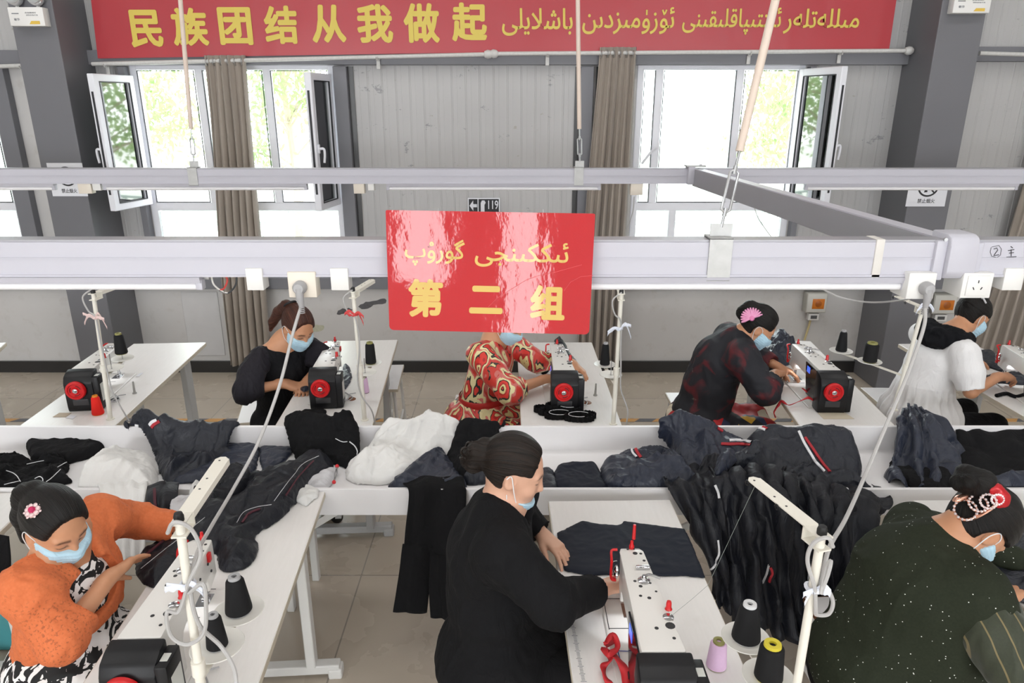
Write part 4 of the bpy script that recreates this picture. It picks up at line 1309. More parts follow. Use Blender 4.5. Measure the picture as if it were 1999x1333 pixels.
def bow(t_owner_label, p, m, s=0.02, seed=0):
    """a knotted rag strip round the pole"""
    rnd = random.Random(seed)
    t = thing('rag_tie', t_owner_label, 'rag tie', p, world=True)
    mb = MB()
    mb.tube([p + V(0.015 * math.cos(a), 0.015 * math.sin(a), 0.002 * math.sin(3 * a)) for a in np.linspace(0, 2 * PI, 17)[:-1]], 0.005, 6, closed=True)
    for k in range(4):
        a = rnd.uniform(-0.6, 0.6) + (0 if k % 2 else PI)
        e = p + V(math.cos(a) * s * 1.6, -0.018 - rnd.uniform(0, 0.01), rnd.uniform(-1.6, 0.7) * s)
        m_ = p + V(math.cos(a) * s * 0.8, -0.022, rnd.uniform(0.0, 0.8) * s)
        pts = cr([p + V(0, -0.014, 0), m_, e], 5)
        rows = [[q + V(0, 0, -0.008 - 0.003 * math.sin(i * 1.3)), q + V(0, -0.003, 0), q + V(0, 0, 0.008)] for i, q in enumerate(pts)]
        mb.grid(rows)
        mb.grid([[q + V(0, 0.0015, 0) for q in r[::-1]] for r in rows])
    mb.cyl(p + V(-0.006, -0.018, 0), p + V(0.006, -0.018, 0.002), 0.007, n=8)
    mb.build('knot', m, t)
    return t
sF1, dF1 = stand('cream thread stand on the orange-jacketed person\'s table with raised guide arm', (-0.775, 1.40, TZ), PZ(350, 1016, 1.47), (-0.06, 1, 0), 0.31, 1.035, (0.05, 1, 0), (0.10, 0.235))
top2 = PZ(1604, 1042, 1.45)
sF2, dF2 = stand('cream thread stand with long guide arm before the dark garment pile', (top2.x - 0.016, top2.y - 0.02, 0.55), top2, (-0.30, 1, 0), 0.27, 0.93, (-0.10, 1, 0), (0.13, 0.275))
def back_stand(label, base_px, top_px, zt, **kw):
    b = PZ(base_px[0], base_px[1], TZ)
    tp = PY(top_px[0], top_px[1], b.y + 0.0)
    return stand(label, b, tp, **kw)
sB1, dB1 = back_stand('cream thread stand on the table with the unattended machine', (216, 818), (182, 572), 0, arm_dir=(0.15, 1, 0), arm_len=0.26, disc_z=1.02, disc_dir=(-0.15, 1, 0), discs=(0.10, 0.26), dr=0.06)
sB2, dB2 = back_stand('cream thread stand in front of the stained wall left of the red board', (712, 820), (689, 568), 0, arm_dir=(0.2, 1, 0), arm_len=0.26, disc_z=1.0, disc_dir=(0.02, 1, 0), discs=(0.10, 0.25), dr=0.06)
sB3, dB3 = back_stand('cream thread stand right of the red board', (1197, 828), (1213, 572), 0, arm_dir=(0.05, 1, 0), arm_len=0.26, disc_z=1.0, disc_dir=(-0.08, 1, 0), discs=(0.12, 0.28), dr=0.06)
sB4, dB4 = stand('cream thread stand beside the person in white, behind the plug cable', PY(1745, 800, 3.62), PY(1802, 600, 3.62), (-0.1, 1, 0), 0.24, 0.98, (-0.46, 1, 0), (0.22, 0.42), dr=0.066)

# --- thread cones
def yarn(name, c):
    if name in MATS:
        return MATS[name]
    k = NT(name)
    w = k.n('ShaderNodeTexWave', {'Vector': k.coord((1, 1, 1), rot=(0.25, 0.1, 0)), 'Scale': 160.0, 'Distortion': 1.5}, wave_type='BANDS', bands_direction='Z')
    a = lin(c)
    k.set(color=k.mix(w.outputs[1], a, tuple(min(1, x * 1.25 + 0.001) for x in a[:3]) + (1,)), rough=0.75, spec=0.3)
    k.bump(w.outputs[1], 0.35, 0.0006)
    MATS[name] = k.m
    return k.m
Y_black, Y_red, Y_pink = yarn('black_yarn', '#131315'), yarn('red_yarn', '#d8231a'), yarn('pink_yarn', '#d8b7d6')
CONES = 'thread cones'
def cone(label, p, r, h, ym, cm, rc=0.55, tilt=0.0):
    t = thing('thread_cone', label, 'thread cone', p, group=CONES)
    if tilt:
        t.rotation_euler = (0, tilt, 0)
    pr = [(r * 0.5, 0.003), (r * 0.93, 0.003), (r, h * 0.05), (r * 0.99, h * 0.12), (r * (rc + 0.12), h * 0.86), (r * rc, h * 0.92), (r * 0.40, h * 0.935)]
    MB().lathe(pr, None, 26).build('yarn', ym, t)
    rr = r * rc * 0.82
    MB().lathe([(rr * 0.55, h * 0.90), (rr * 1.05, h * 0.93), (rr, h), (rr * 0.85, h * 1.005), (rr * 0.45, h), (rr * 0.4, h * 0.88)], None, 20, cap=False).build('core', cm, t)
    MB().lathe([(r * 0.4, 0.0), (r * 0.9, 0.0), (r * 0.92, 0.006), (r * 0.5, 0.008)], None, 20).build('core_foot', cm, t)
    return t
C_grey = mat('grey_core', '#a9a9ab', 0.4); C_yel = mat('yellow_core', '#d6c63a', 0.4); C_olive = mat('olive_core', '#8d8a4e', 0.45); C_wht = mat('white_core', '#d9d9da', 0.4); C_or = mat('orange_core', '#e08a2a', 0.4); C_dk = mat('dark_core', '#54343f', 0.5)
cone('large black thread cone on the rear disc of the orange-jacketed person\'s stand', dF1[1], 0.036, 0.115, Y_black, C_grey)
cone('slim black thread cone on the front disc of the orange-jacketed person\'s stand', dF1[0], 0.027, 0.10, Y_black, C_grey, 0.6)
cone('large black thread cone with white core near the pink cone', dF2[1], 0.040, 0.12, Y_black, C_wht)
cone('black thread cone with yellow core near the pink cone', dF2[0], 0.037, 0.11, Y_black, C_yel, 0.72)
p = PZ(1398, 1300, TZ)
cone('pale pink thread cone standing on the white table', (p.x, p.y, TZ), 0.030, 0.095, Y_pink, C_olive, 0.68)
cone('black thread cone with olive core above the unattended machine', dB1[1] + V(0, 0, 0.03), 0.033, 0.12, Y_black, C_olive, 0.62)
p = PZ(192, 808, TZ)
cone('bright red thread cone standing on the back-row table', (p.x, p.y, TZ), 0.031, 0.11, Y_red, C_or, 0.55)
p = PZ(714, 766, TZ)
cone('small pink thread cone on the ponytailed person\'s table', (p.x, p.y, TZ), 0.021, 0.10, Y_pink, C_dk, 0.6)
cone('black thread cone with olive core on the stand left of the red board', dB2[1], 0.030, 0.125, Y_black, C_olive, 0.7)
cone('black thread cone on the stand right of the red board', dB3[1], 0.028, 0.13, Y_black, C_grey, 0.55)
cone('slim black thread cone in front of the right column', dB4[1], 0.032, 0.13, Y_black, C_grey, 0.5)
cone('black thread cone with olive core in front of the right column', dB4[0], 0.038, 0.115, Y_black, C_olive, 0.85)

# rag ties
def on_pole(st, z):
    b = Vector(st.location)
    for ch in st.children:
        if ch.name.startswith('upper_pole'):
            q = ch.data.vertices
            n = len(q) // 2
            p0 = sum((q[i].co for i in range(n)), Vector()) / n + b
            p1 = sum((q[i].co for i in range(n, 2 * n)), Vector()) / n + b
            return p0 + (p1 - p0) * ((z - p0.z) / (p1.z - p0.z))
bow('pale blue rag tied round the orange-jacketed person\'s thread stand', on_pole(sF1, 1.30), M_rag, 0.028, 1)
bow('white rag tied round the stand before the dark garment pile', on_pole(sF2, 1.31), M_rag, 0.02, 2)
bow('pinkish rag tied on the stand by the unattended machine', on_pole(sB1, 1.34), mat('pink_rag', '#e0c6c2', 0.8), 0.035, 3)
bow('pale blue rag tied on the stand right of the red board', on_pole(sB3, 1.30), M_rag, 0.04, 4)
bow('pink and red rag tied on the stand left of the red board', on_pole(sB2, 1.36), mat('red_rag', '#cf4a4a', 0.8), 0.03, 5)
bow('pale rag tied on the stand behind the plug cable', on_pole(sB4, 1.36), M_rag, 0.03, 6)

# --- plugs and cables
M_cable = mat('grey_cable', '#b3b1b0', 0.5, var=0.03)
def plug_and_cable(label, at, pts, r):
    t = thing('power_cable', label, 'cable', at, world=True)
    mb = MB().lathe([(0.001, 0.03), (0.015, 0.028), (0.021, 0.018), (0.022, 0.0)], frame_M(at, V(1, 0, 0), V(0, 0, 1), V(0, -1, 0)), 18)
    mb.tube([at + V(0, -0.018, 0.0), at + V(0.001, -0.02, -0.03), at + V(0.002, -0.014, -0.06)], [0.014, 0.012, 0.008], 10)
    mb.build('plug', M_plug, t)
    mb = MB()
    for k in range(4):
        z = -0.062 - k * 0.006
        mb.tube([at + V(0.002 + 0.0085 * math.cos(a), -0.014 + 0.0085 * math.sin(a), z) for a in np.linspace(0, 2 * PI, 11)[:-1]], 0.0014, 5, closed=True)
    mb.build('strain_relief', M_plug, t)
    MB().tube(cr([at + V(0.002, -0.014, -0.055)] + pts, 10), r, 8).build('cord', M_cable, t)
a1 = V(PY(587, 560, 2.19).x, 2.188, PY(587, 560, 2.19).z)
tF1 = on_pole(sF1, 1.45)
plug_and_cable('grey power cable swinging from the cream socket down to the orange-jacketed person\'s stand', a1,
   [PY(572, 650, 2.16), PY(545, 755, 2.08), PY(505, 862, 1.95), PY(455, 955, 1.80), PY(412, 1028, 1.62), PY(385, 1080, 1.46), on_pole(sF1, 1.30) + V(0.012, -0.012, 0), on_pole(sF1, 1.2) + V(0.02, -0.012, 0), PY(430, 1260, 1.42), PY(455, 1300, 1.40), PY(462, 1340, 1.38), PY(466, 1420, 1.36)], 0.0052)
a2 = V(PY(1806, 562, 2.17).x, 2.168, PY(1806, 562, 2.17).z)
plug_and_cable('grey power cable swinging from the corner socket down to the stand before the dark pile', a2,
   [PY(1803, 640, 2.12), PY(1770, 735, 2.05), PY(1730, 830, 1.95), PY(1690, 925, 1.83), PY(1652, 1010, 1.66), PY(1622, 1062, 1.47), PY(1610, 1100, 1.41), on_pole(sF2, 1.31) + V(0.008, -0.015, 0)], 0.0055)
def loop(label, pts, r, m=M_cable, parent=None):
    o = MB().tube(cr(pts, 8), r, 7).build('cable_loop', m)
    tag(o, label, 'cable', 'cable loops tied to the thread stands')
    return o
p0 = on_pole(sF1, 1.30)
loop('grey cable loop hanging on the orange-jacketed person\'s thread stand', [tF1 + V(-0.02, -0.02, 0.0), tF1 + V(0.005, -0.03, 0.035), tF1 + V(0.035, -0.02, 0.01), tF1 + V(0.045, -0.015, -0.06), p0 + V(0.014, -0.02, 0.02), p0 + V(-0.02, -0.02, -0.06), PY(326, 1195, 1.38), PY(333, 1240, 1.38), PY(365, 1258, 1.38), PY(398, 1235, 1.38), PY(402, 1180, 1.38), PY(396, 1140, 1.38), p0 + V(0.01, -0.02, -0.01)], 0.0048)
p0 = on_pole(sF2, 1.31); tF2 = on_pole(sF2, 1.44)
loop('grey cable loops tied to the stand before the dark garment pile', [tF2 + V(0.02, -0.02, -0.01), tF2 + V(0.0, -0.03, 0.02), tF2 + V(-0.025, -0.02, 0.0), tF2 + V(-0.03, -0.015, -0.05), p0 + V(-0.005, -0.02, 0.01), p0 + V(0.006, -0.018, -0.05), PY(1595, 1200, 1.38), PY(1618, 1198, 1.38), PY(1626, 1175, 1.38), PY(1615, 1150, 1.38), p0 + V(0.012, -0.02, 0), p0 + V(0.02, -0.02, 0.05), PY(1622, 1095, 1.38), PY(1612, 1110, 1.38), p0 + V(0.008, -0.025, 0.0)], 0.0048)
for st, lb, tail in ((sB1, 'grey cable running down the stand by the unattended machine', [(214, 745), (222, 770), (245, 810), (252, 822)]), (sB2, 'grey cable running down the stand left of the red board', [(698, 735), (705, 770), (725, 800), (732, 826)]), (sB3, 'grey cable running down the stand right of the red board', [(1212, 720), (1212, 760), (1225, 800), (1222, 834)])):
    q = on_pole(st, 1.46); m_ = on_pole(st, 1.34)
    y = q.y
    loop(lb, [q + V(0.0, -0.01, 0.03), q + V(-0.045, -0.02, -0.01), q + V(-0.03, -0.02, -0.08), m_ + V(0.004, -0.015, 0), on_pole(st, 1.2) + V(0.012, -0.014, 0)] + [PY(a, b, y - 0.02) for a, b in tail], 0.004)
# drooping cable from the far beam's box to the curtain, and on the right wall
for nm, lb, pts, r in (('wall_cable', 'thin grey cable hanging from the white box at the right curtain', [PY(1238, 384, 4.9), PY(1236, 410, 4.95), PY(1228, 440, 5.0), PY(1226, 470, 5.0)], 0.003),
                       ('wall_cable', 'thin grey cable hanging below the cream box beside the left steel post', [PY(706, 378, 4.9), PY(709, 410, 4.95), PY(711, 470, 5.0)], 0.003),
                       ('wall_cable', 'thin dark cable sagging in front of the right window', [PY(1472, 402, 4.9), PY(1480, 425, 4.95), PY(1500, 455, 5.0), PY(1520, 480, 5.0)], 0.003),
                       ('wall_cable', 'white cable sagging across the right column under the near beam', [PY(1585, 553, 3.0), PY(1640, 580, 3.0), PY(1700, 590, 2.9), PY(1765, 585, 2.7), PY(1790, 575, 2.4)], 0.004)):
    tag(MB().tube(cr(pts, 8), r, 6).build(nm, M_cable), lb, 'cable')

# --- stools
def stool(label, corners_px, z, m_edge, seat_m=None, leg=True):
    """seat given by its visible front-left and back-left corners and its width"""
    (fx, fy), (bx, by), w = corners_px
    f_, b = PZ(fx, fy, z), PZ(bx, by, z)
    d = b - f_
    L = d.length
    d.normalize()
    r = V(d.y, -d.x, 0)
    c = (f_ + b) / 2 + r * w / 2
    t = thing('stool', label, 'stool', (c.x, c.y, 0), math.atan2(-d.x, d.y), group='work stools')
    MB().box((0, 0, z - 0.012), (w, L, 0.024), bev=0.003, seg=1).build('seat', seat_m or M_pvcw, t, smooth=False)
    mb = MB()
    for s in (-1, 1):
        mb.box((s * (w / 2 + 0.001), 0, z - 0.012), (0.003, L, 0.02)).box((0, s * (L / 2 + 0.001), z - 0.012), (w, 0.003, 0.02))
    mb.build('seat_edge', m_edge, t, smooth=False)
    for sx in (-1, 1):
        for sy in (-1, 1):
            MB().cyl((sx * (w / 2 - 0.03), sy * (L / 2 - 0.04), z - 0.024), (sx * (w / 2 - 0.005), sy * (L / 2 - 0.015), 0.0), 0.012, n=10).build('leg', M_wleg, t)
        MB().cyl((sx * (w / 2 - 0.018), -L / 2 + 0.03, 0.14), (sx * (w / 2 - 0.018), L / 2 - 0.03, 0.14), 0.009, n=8).build('rung', M_wleg, t)
    return t
M_green = mat('grey_green_seat', '#b9beb0', 0.6)
stool('white stool under the person in the dark patterned jacket', ((1332, 826), (1299, 766), 0.36), 0.45, M_edge)
stool('stool with brown wooden edge under the person in dark green', ((1715, 1390), (1570, 1165), 0.36), 0.45, M_wood)
stool('white bench with tan edge left of the person in white', ((1745, 812), (1680, 756), 0.40), 0.45, M_edge)
stool('white stool beside the ponytailed person\'s table', ((742, 760), (757, 712), 0.12), 0.50, M_edge)
stool('pale green-grey stool under the orange-jacketed person', ((20, 1360), (72, 1240), 0.34), 0.43, M_edge, M_green)
stool('white stool under the person in the black suit', ((880, 1400), (905, 1300), 0.34), 0.43, M_edge)
stool('white stool under the ponytailed person in black', ((462, 826), (478, 775), 0.3), 0.43, M_edge)
stool('white stool under the person in the patterned red dress', ((880, 826), (890, 770), 0.3), 0.43, M_edge)
# ================================================================ smooth bodies: signed distances on a grid, meshed with surface nets
def vnoise(P, seed=0):
    """value noise at the points P (n,3), range about -1..1"""
    Pi = np.floor(P).astype(np.int64)
    f = P - Pi
    f = f * f * (3 - 2 * f)
    def hsh(a, b, c):
        h = (a * 374761393 + b * 668265263 + c * 2147483647 + seed * 974711) & 0xFFFFFFFF
        h = ((h ^ (h >> 13)) * 1274126177) & 0xFFFFFFFF
        return ((h ^ (h >> 16)) & 0xFFFF) / 32767.5 - 1.0
    out = 0
    for dx in (0, 1):
        wx = f[:, 0] if dx else 1 - f[:, 0]
        for dy in (0, 1):
            wy = f[:, 1] if dy else 1 - f[:, 1]
            for dz in (0, 1):
                wz = f[:, 2] if dz else 1 - f[:, 2]
                out = out + wx * wy * wz * hsh(Pi[:, 0] + dx, Pi[:, 1] + dy, Pi[:, 2] + dz)
    return out
def fbm(P, oct=3, seed=0):
    s, a = 0, 1.0
    for i in range(oct):
        s = s + a * vnoise(P * (2 ** i), seed + i)
        a *= 0.5
    return s
def A3(p):
    return np.array(tuple(p), dtype=np.float32)
class SDF:
    def __init__(s, h):
        s.h = h
        s.ops = []
    def caps(s, a, b, ra, rb=None, k=0.02, flat=None, sub=False):
        a, b = A3(a), A3(b)
        rb = ra if rb is None else rb
        R = max(ra, rb) * (1.0 if flat is None else max(1.0, flat[1])) + 0.0
        s.ops.append(('c', np.minimum(a, b) - R, np.maximum(a, b) + R, k, sub, (a, b, ra, rb, flat)))
        return s
    def chain(s, pts, radii, k=0.02, **kw):
        for i in range(len(pts) - 1):
            s.caps(pts[i], pts[i + 1], radii[i], radii[i + 1], k, **kw)
        return s
    def ell(s, c, r, M=None, k=0.03, sub=False):
        c = A3(c)
        R = max(r)
        Mx = np.array(M, dtype=np.float32) if M is not None else np.eye(3, dtype=np.float32)   # rows = local axes
        s.ops.append(('e', c - R, c + R, k, sub, (c, np.array(r, dtype=np.float32), Mx)))
        return s
    def plane(s, p, n, k=0.004, lo=None, hi=None):
        """cut away the side n points to"""
        p, n = A3(p), A3(Vector(n).normalized())
        s.ops.append(('p', A3(lo) if lo is not None else None, A3(hi) if hi is not None else None, k, True, (p, n)))
        return s
    def func(s, fn, k=0.004):
        s.ops.append(('f', None, None, k, True, fn))
        return s
    def offset(s, d):
        s.ops.append(('o', None, None, 0, False, d))
        return s
    def mesh(s, smooth=1):
        h = s.h
        los = [o[1] - o[3] for o in s.ops if o[0] in 'ce' and not o[4]]
        his = [o[2] + o[3] for o in s.ops if o[0] in 'ce' and not o[4]]
        extra = sum(abs(o[5]) for o in s.ops if o[0] == 'o')
        lo = np.min(los, 0) - 3 * h - extra
        hi = np.max(his, 0) + 3 * h + extra
        n = np.ceil((hi - lo) / h).astype(int) + 1
        ax = [(lo[i] + np.arange(n[i]) * h).astype(np.float32) for i in range(3)]
        F = np.full(n, 0.3, dtype=np.float32)
        for typ, blo, bhi, k, sub, d in s.ops:
            if typ == 'o':
                F -= d
                continue
            if blo is not None:
                m = k + 3 * h + 0.02
                i0 = np.clip(np.floor((blo - m - lo) / h).astype(int), 0, n - 1)
                i1 = np.clip(np.ceil((bhi + m - lo) / h).astype(int) + 1, 1, n)
            else:
                i0, i1 = np.zeros(3, int), n
            if np.any(i1 - i0 < 1):
                continue
            sl = tuple(slice(i0[i], i1[i]) for i in range(3))
            X = ax[0][sl[0]][:, None, None]
            Y = ax[1][sl[1]][None, :, None]
            Z = ax[2][sl[2]][None, None, :]
            if typ == 'c':
                a, b, ra, rb, flat = d
                ab = b - a
                L2 = max(float(ab @ ab), 1e-9)
                px, py, pz = X - a[0], Y - a[1], Z - a[2]
                t = np.clip((px * ab[0] + py * ab[1] + pz * ab[2]) / L2, 0, 1)
                px, py, pz = px - t * ab[0], py - t * ab[1], pz - t * ab[2]
                if flat is not None:
                    fd, ff = A3(Vector(flat[0]).normalized()), flat[1]
                    c_ = px * fd[0] + py * fd[1] + pz * fd[2]
                    g = (1 / ff - 1) * c_
                    px, py, pz = px + g * fd[0], py + g * fd[1], pz + g * fd[2]
                D = np.sqrt(px * px + py * py + pz * pz) - (ra + (rb - ra) * t)
            elif typ == 'e':
                c, r, M = d
                px, py, pz = X - c[0], Y - c[1], Z - c[2]
                q = [(px * M[i, 0] + py * M[i, 1] + pz * M[i, 2]) / r[i] for i in range(3)]
                k0 = np.sqrt(q[0] ** 2 + q[1] ** 2 + q[2] ** 2)
                k1 = np.sqrt((q[0] / r[0]) ** 2 + (q[1] / r[1]) ** 2 + (q[2] / r[2]) ** 2)
                D = k0 * (k0 - 1) / np.maximum(k1, 1e-6)
                D = np.where(k0 < 1e-4, -float(r.min()), D)
            elif typ == 'p':
                p, nn = d
                D = -((X - p[0]) * nn[0] + (Y - p[1]) * nn[1] + (Z - p[2]) * nn[2])
            else:
                sh = (i1 - i0)
                D = d(X, Y, Z)
            Fs = F[sl]
            if sub:
                D = -D
                hh = np.maximum(k - np.abs(Fs - D), 0) / max(k, 1e-6)
                F[sl] = np.maximum(Fs, D) + hh * hh * k * 0.25
            else:
                hh = np.maximum(k - np.abs(Fs - D), 0) / max(k, 1e-6)
                F[sl] = np.minimum(Fs, D) - hh * hh * k * 0.25
        return surface_nets(F, lo, h, smooth)
def surface_nets(F, lo, h, smooth):
    S = F < 0
    nx, ny, nz = F.shape
    c = np.zeros((nx - 1, ny - 1, nz - 1), np.int8)
    for dx in (0, 1):
        for dy in (0, 1):
            for dz in (0, 1):
                c += S[dx:nx - 1 + dx, dy:ny - 1 + dy, dz:nz - 1 + dz]
    act = (c > 0) & (c < 8)
    idx = np.argwhere(act)
    ids = np.full(act.shape, -1, np.int64)
    ids[act] = np.arange(len(idx))
    corners = [(dx, dy, dz) for dx in (0, 1) for dy in (0, 1) for dz in (0, 1)]
    val = np.stack([F[idx[:, 0] + d[0], idx[:, 1] + d[1], idx[:, 2] + d[2]] for d in corners], 1)
    acc = np.zeros((len(idx), 3))
    cnt = np.zeros(len(idx))
    for i in range(8):
        for ax_ in range(3):
            d = list(corners[i])
            if d[ax_]:
                continue
            e = list(d)
            e[ax_] = 1
            j = corners.index(tuple(e))
            a, b = val[:, i], val[:, j]
            m = (a < 0) != (b < 0)
            t = np.where(m, a / np.where(np.abs(a - b) < 1e-9, 1e-9, a - b), 0)
            p = np.tile(np.array(d, float), (len(idx), 1))
            p[:, ax_] = t
            acc[m] += p[m]
            cnt[m] += 1
    V_ = (idx + acc / cnt[:, None]) * h + lo
    quads = []
    for ax_ in range(3):
        o1, o2 = [(1, 2), (2, 0), (0, 1)][ax_]
        sl0 = [slice(None)] * 3
        sl1 = [slice(None)] * 3
        sl0[ax_] = slice(0, F.shape[ax_] - 1)
        sl1[ax_] = slice(1, F.shape[ax_])
        e = S[tuple(sl0)] != S[tuple(sl1)]
        pos = np.argwhere(e)
        ok = (pos[:, o1] > 0) & (pos[:, o2] > 0) & (pos[:, o1] < F.shape[o1] - 1) & (pos[:, o2] < F.shape[o2] - 1)
        pos = pos[ok]
        st = S[pos[:, 0], pos[:, 1], pos[:, 2]]
        def at(d1, d2):
            q = pos.copy()
            q[:, o1] += d1
            q[:, o2] += d2
            return ids[q[:, 0], q[:, 1], q[:, 2]]
        q = np.stack([at(-1, -1), at(0, -1), at(0, 0), at(-1, 0)], 1)
        q[~st] = q[~st][:, ::-1]
        quads.append(q)
    Q = np.concatenate(quads)
    Q = Q[(Q >= 0).all(1)]
    for _ in range(smooth):
        sm = np.zeros_like(V_)
        ct = np.zeros(len(V_))
        for i in range(4):
            a, b = Q[:, i], Q[:, (i + 1) % 4]
            np.add.at(sm, a, V_[b])
            np.add.at(ct, a, 1)
            np.add.at(sm, b, V_[a])
            np.add.at(ct, b, 1)
        V_ = 0.5 * V_ + 0.5 * sm / np.maximum(ct, 1)[:, None]
    return V_, Q
def vnormals(V_, Q):
    a, b, c, d = (V_[Q[:, i]] for i in range(4))
    n = np.cross(c - a, d - b)
    N = np.zeros_like(V_)
    for i in range(4):
        np.add.at(N, Q[:, i], n)
    return N / np.maximum(np.linalg.norm(N, axis=1), 1e-9)[:, None]
def put_mesh(name, V_, Q, m, parent, attrs=None):
    me = bpy.data.meshes.new(name)
    off = np.array(world_off(parent))
    V2 = (V_ - off).astype(np.float32)
    nQ = Q.shape[1]
    me.vertices.add(len(V2))
    me.vertices.foreach_set('co', V2.ravel())
    me.loops.add(Q.size)
    me.loops.foreach_set('vertex_index', Q.ravel().astype(np.int32))
    me.polygons.add(len(Q))
    me.polygons.foreach_set('loop_start', np.arange(0, Q.size, nQ, dtype=np.int32))
    me.polygons.foreach_set('loop_total', np.full(len(Q), nQ, dtype=np.int32))
    me.update(calc_edges=True)
    me.validate()
    me.polygons.foreach_set('use_smooth', [True] * len(me.polygons))
    for an, (typ, data) in (attrs or {}).items():
        at = me.attributes.new(an, typ, 'POINT')
        if typ == 'FLOAT_COLOR':
            at.data.foreach_set('color', np.asarray(data, np.float32).ravel())
        else:
            at.data.foreach_set('vector', np.asarray(data, np.float32).ravel())
    me.materials.append(m)
    o = bpy.data.objects.new(name, me)
    COL.objects.link(o)
    if parent is not None:
        o.parent = parent
    return o
def folds(V_, N, amp, scale, seed=0, stretch=(1, 1, 1), rot=None, ridged=True):
    """cloth creases: ridged noise pushed along the normals"""
    P = V_ * np.array(stretch) if rot is None else (V_ @ np.array(rot).T) * np.array(stretch)
    w = fbm(P * scale * 0.5, 2, seed + 40)
    f = fbm(P * scale + w[:, None] * 0.6, 3, seed)
    if ridged:
        f = 0.5 - np.abs(f) * 1.4
    return V_ + N * (amp * f)[:, None]
# ================================================================ people
def skin_mat(name, tone):
    k = NT(name)
    at = k.n('ShaderNodeAttribute', attribute_name='tint')
    n = k.noise(k.coord(), 35, 3)
    c = k.mix(n, tone, tuple(min(1, x * 1.12) for x in lin(tone)[:3]) + (1,))
    c = k.mix(1.0, c, at.outputs[0], 'MULTIPLY')
    k.set(color=c, rough=0.5, sss=0.0)
    return k.m
def hair_mat(name, c1, c2):
    k = NT(name)
    at = k.n('ShaderNodeAttribute', attribute_name='strand')
    n = k.n('ShaderNodeTexNoise', {'Vector': at.outputs[1], 'Scale': 1.0, 'Detail': 4, 'Roughness': 0.6}).outputs[0]
    k.set(color=k.mix(k.ramp(n, [(0.35, (0, 0, 0)), (0.68, (1, 1, 1))]), c1, c2), rough=0.46, spec=0.28)
    k.bump(n, 0.8, 0.006)
    return k.m
def cloth_mat(name, color, rough=0.8, weave=900, var=0.12, sheen=0.15, crease=0.55, spec=0.22):
    if name in MATS:
        return MATS[name]
    k = NT(name)
    vec = k.coord()
    n = k.noise(vec, 6, 4)
    a = lin(color)
    k.set(color=k.mix(n, tuple(x * (1 - var) for x in a[:3]) + (1,), tuple(min(1, x * (1 + var)) for x in a[:3]) + (1,)), rough=rough, sheen=sheen, spec=spec)
    cr1 = k.n('ShaderNodeTexNoise', {'Vector': k.coord((1.0, 1.0, 0.45)), 'Scale': 13.0, 'Detail': 4.0, 'Roughness': 0.55, 'Distortion': 0.9}).outputs[0]
    rd = k.math('ABSOLUTE', k.math('SUBTRACT', cr1, 0.5))
    k.bump(k.math('SUBTRACT', k.math('MULTIPLY', k.noise(vec, weave, 2), 0.03), k.math('MULTIPLY', rd, 2.0)), crease, 0.012)
    MATS[name] = k.m
    return k.m
M_mask = cloth_mat('surgical_mask_blue', '#b4d5e6', 0.7, var=0.03, sheen=0)
M_maskw = mat('mask_white', '#e6e9ec', 0.7, var=0)
M_skinA = skin_mat('skin_warm', '#c08a68')
M_skinB = skin_mat('skin_light', '#d0a188')
M_hair = hair_mat('hair_black', '#070606', '#1a1512')
M_hairb = hair_mat('hair_brown', '#0d0a08', '#2a1e17')
M_hairr = hair_mat('hair_auburn', '#2a1611', '#5a3426')
from mathutils.bvhtree import BVHTree
def mat3(F, U):
    """rows: right, forward, up of a head (or any body part)"""
    F = Vector(F).normalized()
    U = Vector(U)
    R = F.cross(U).normalized()
    U = R.cross(F).normalized()
    return R, F, U
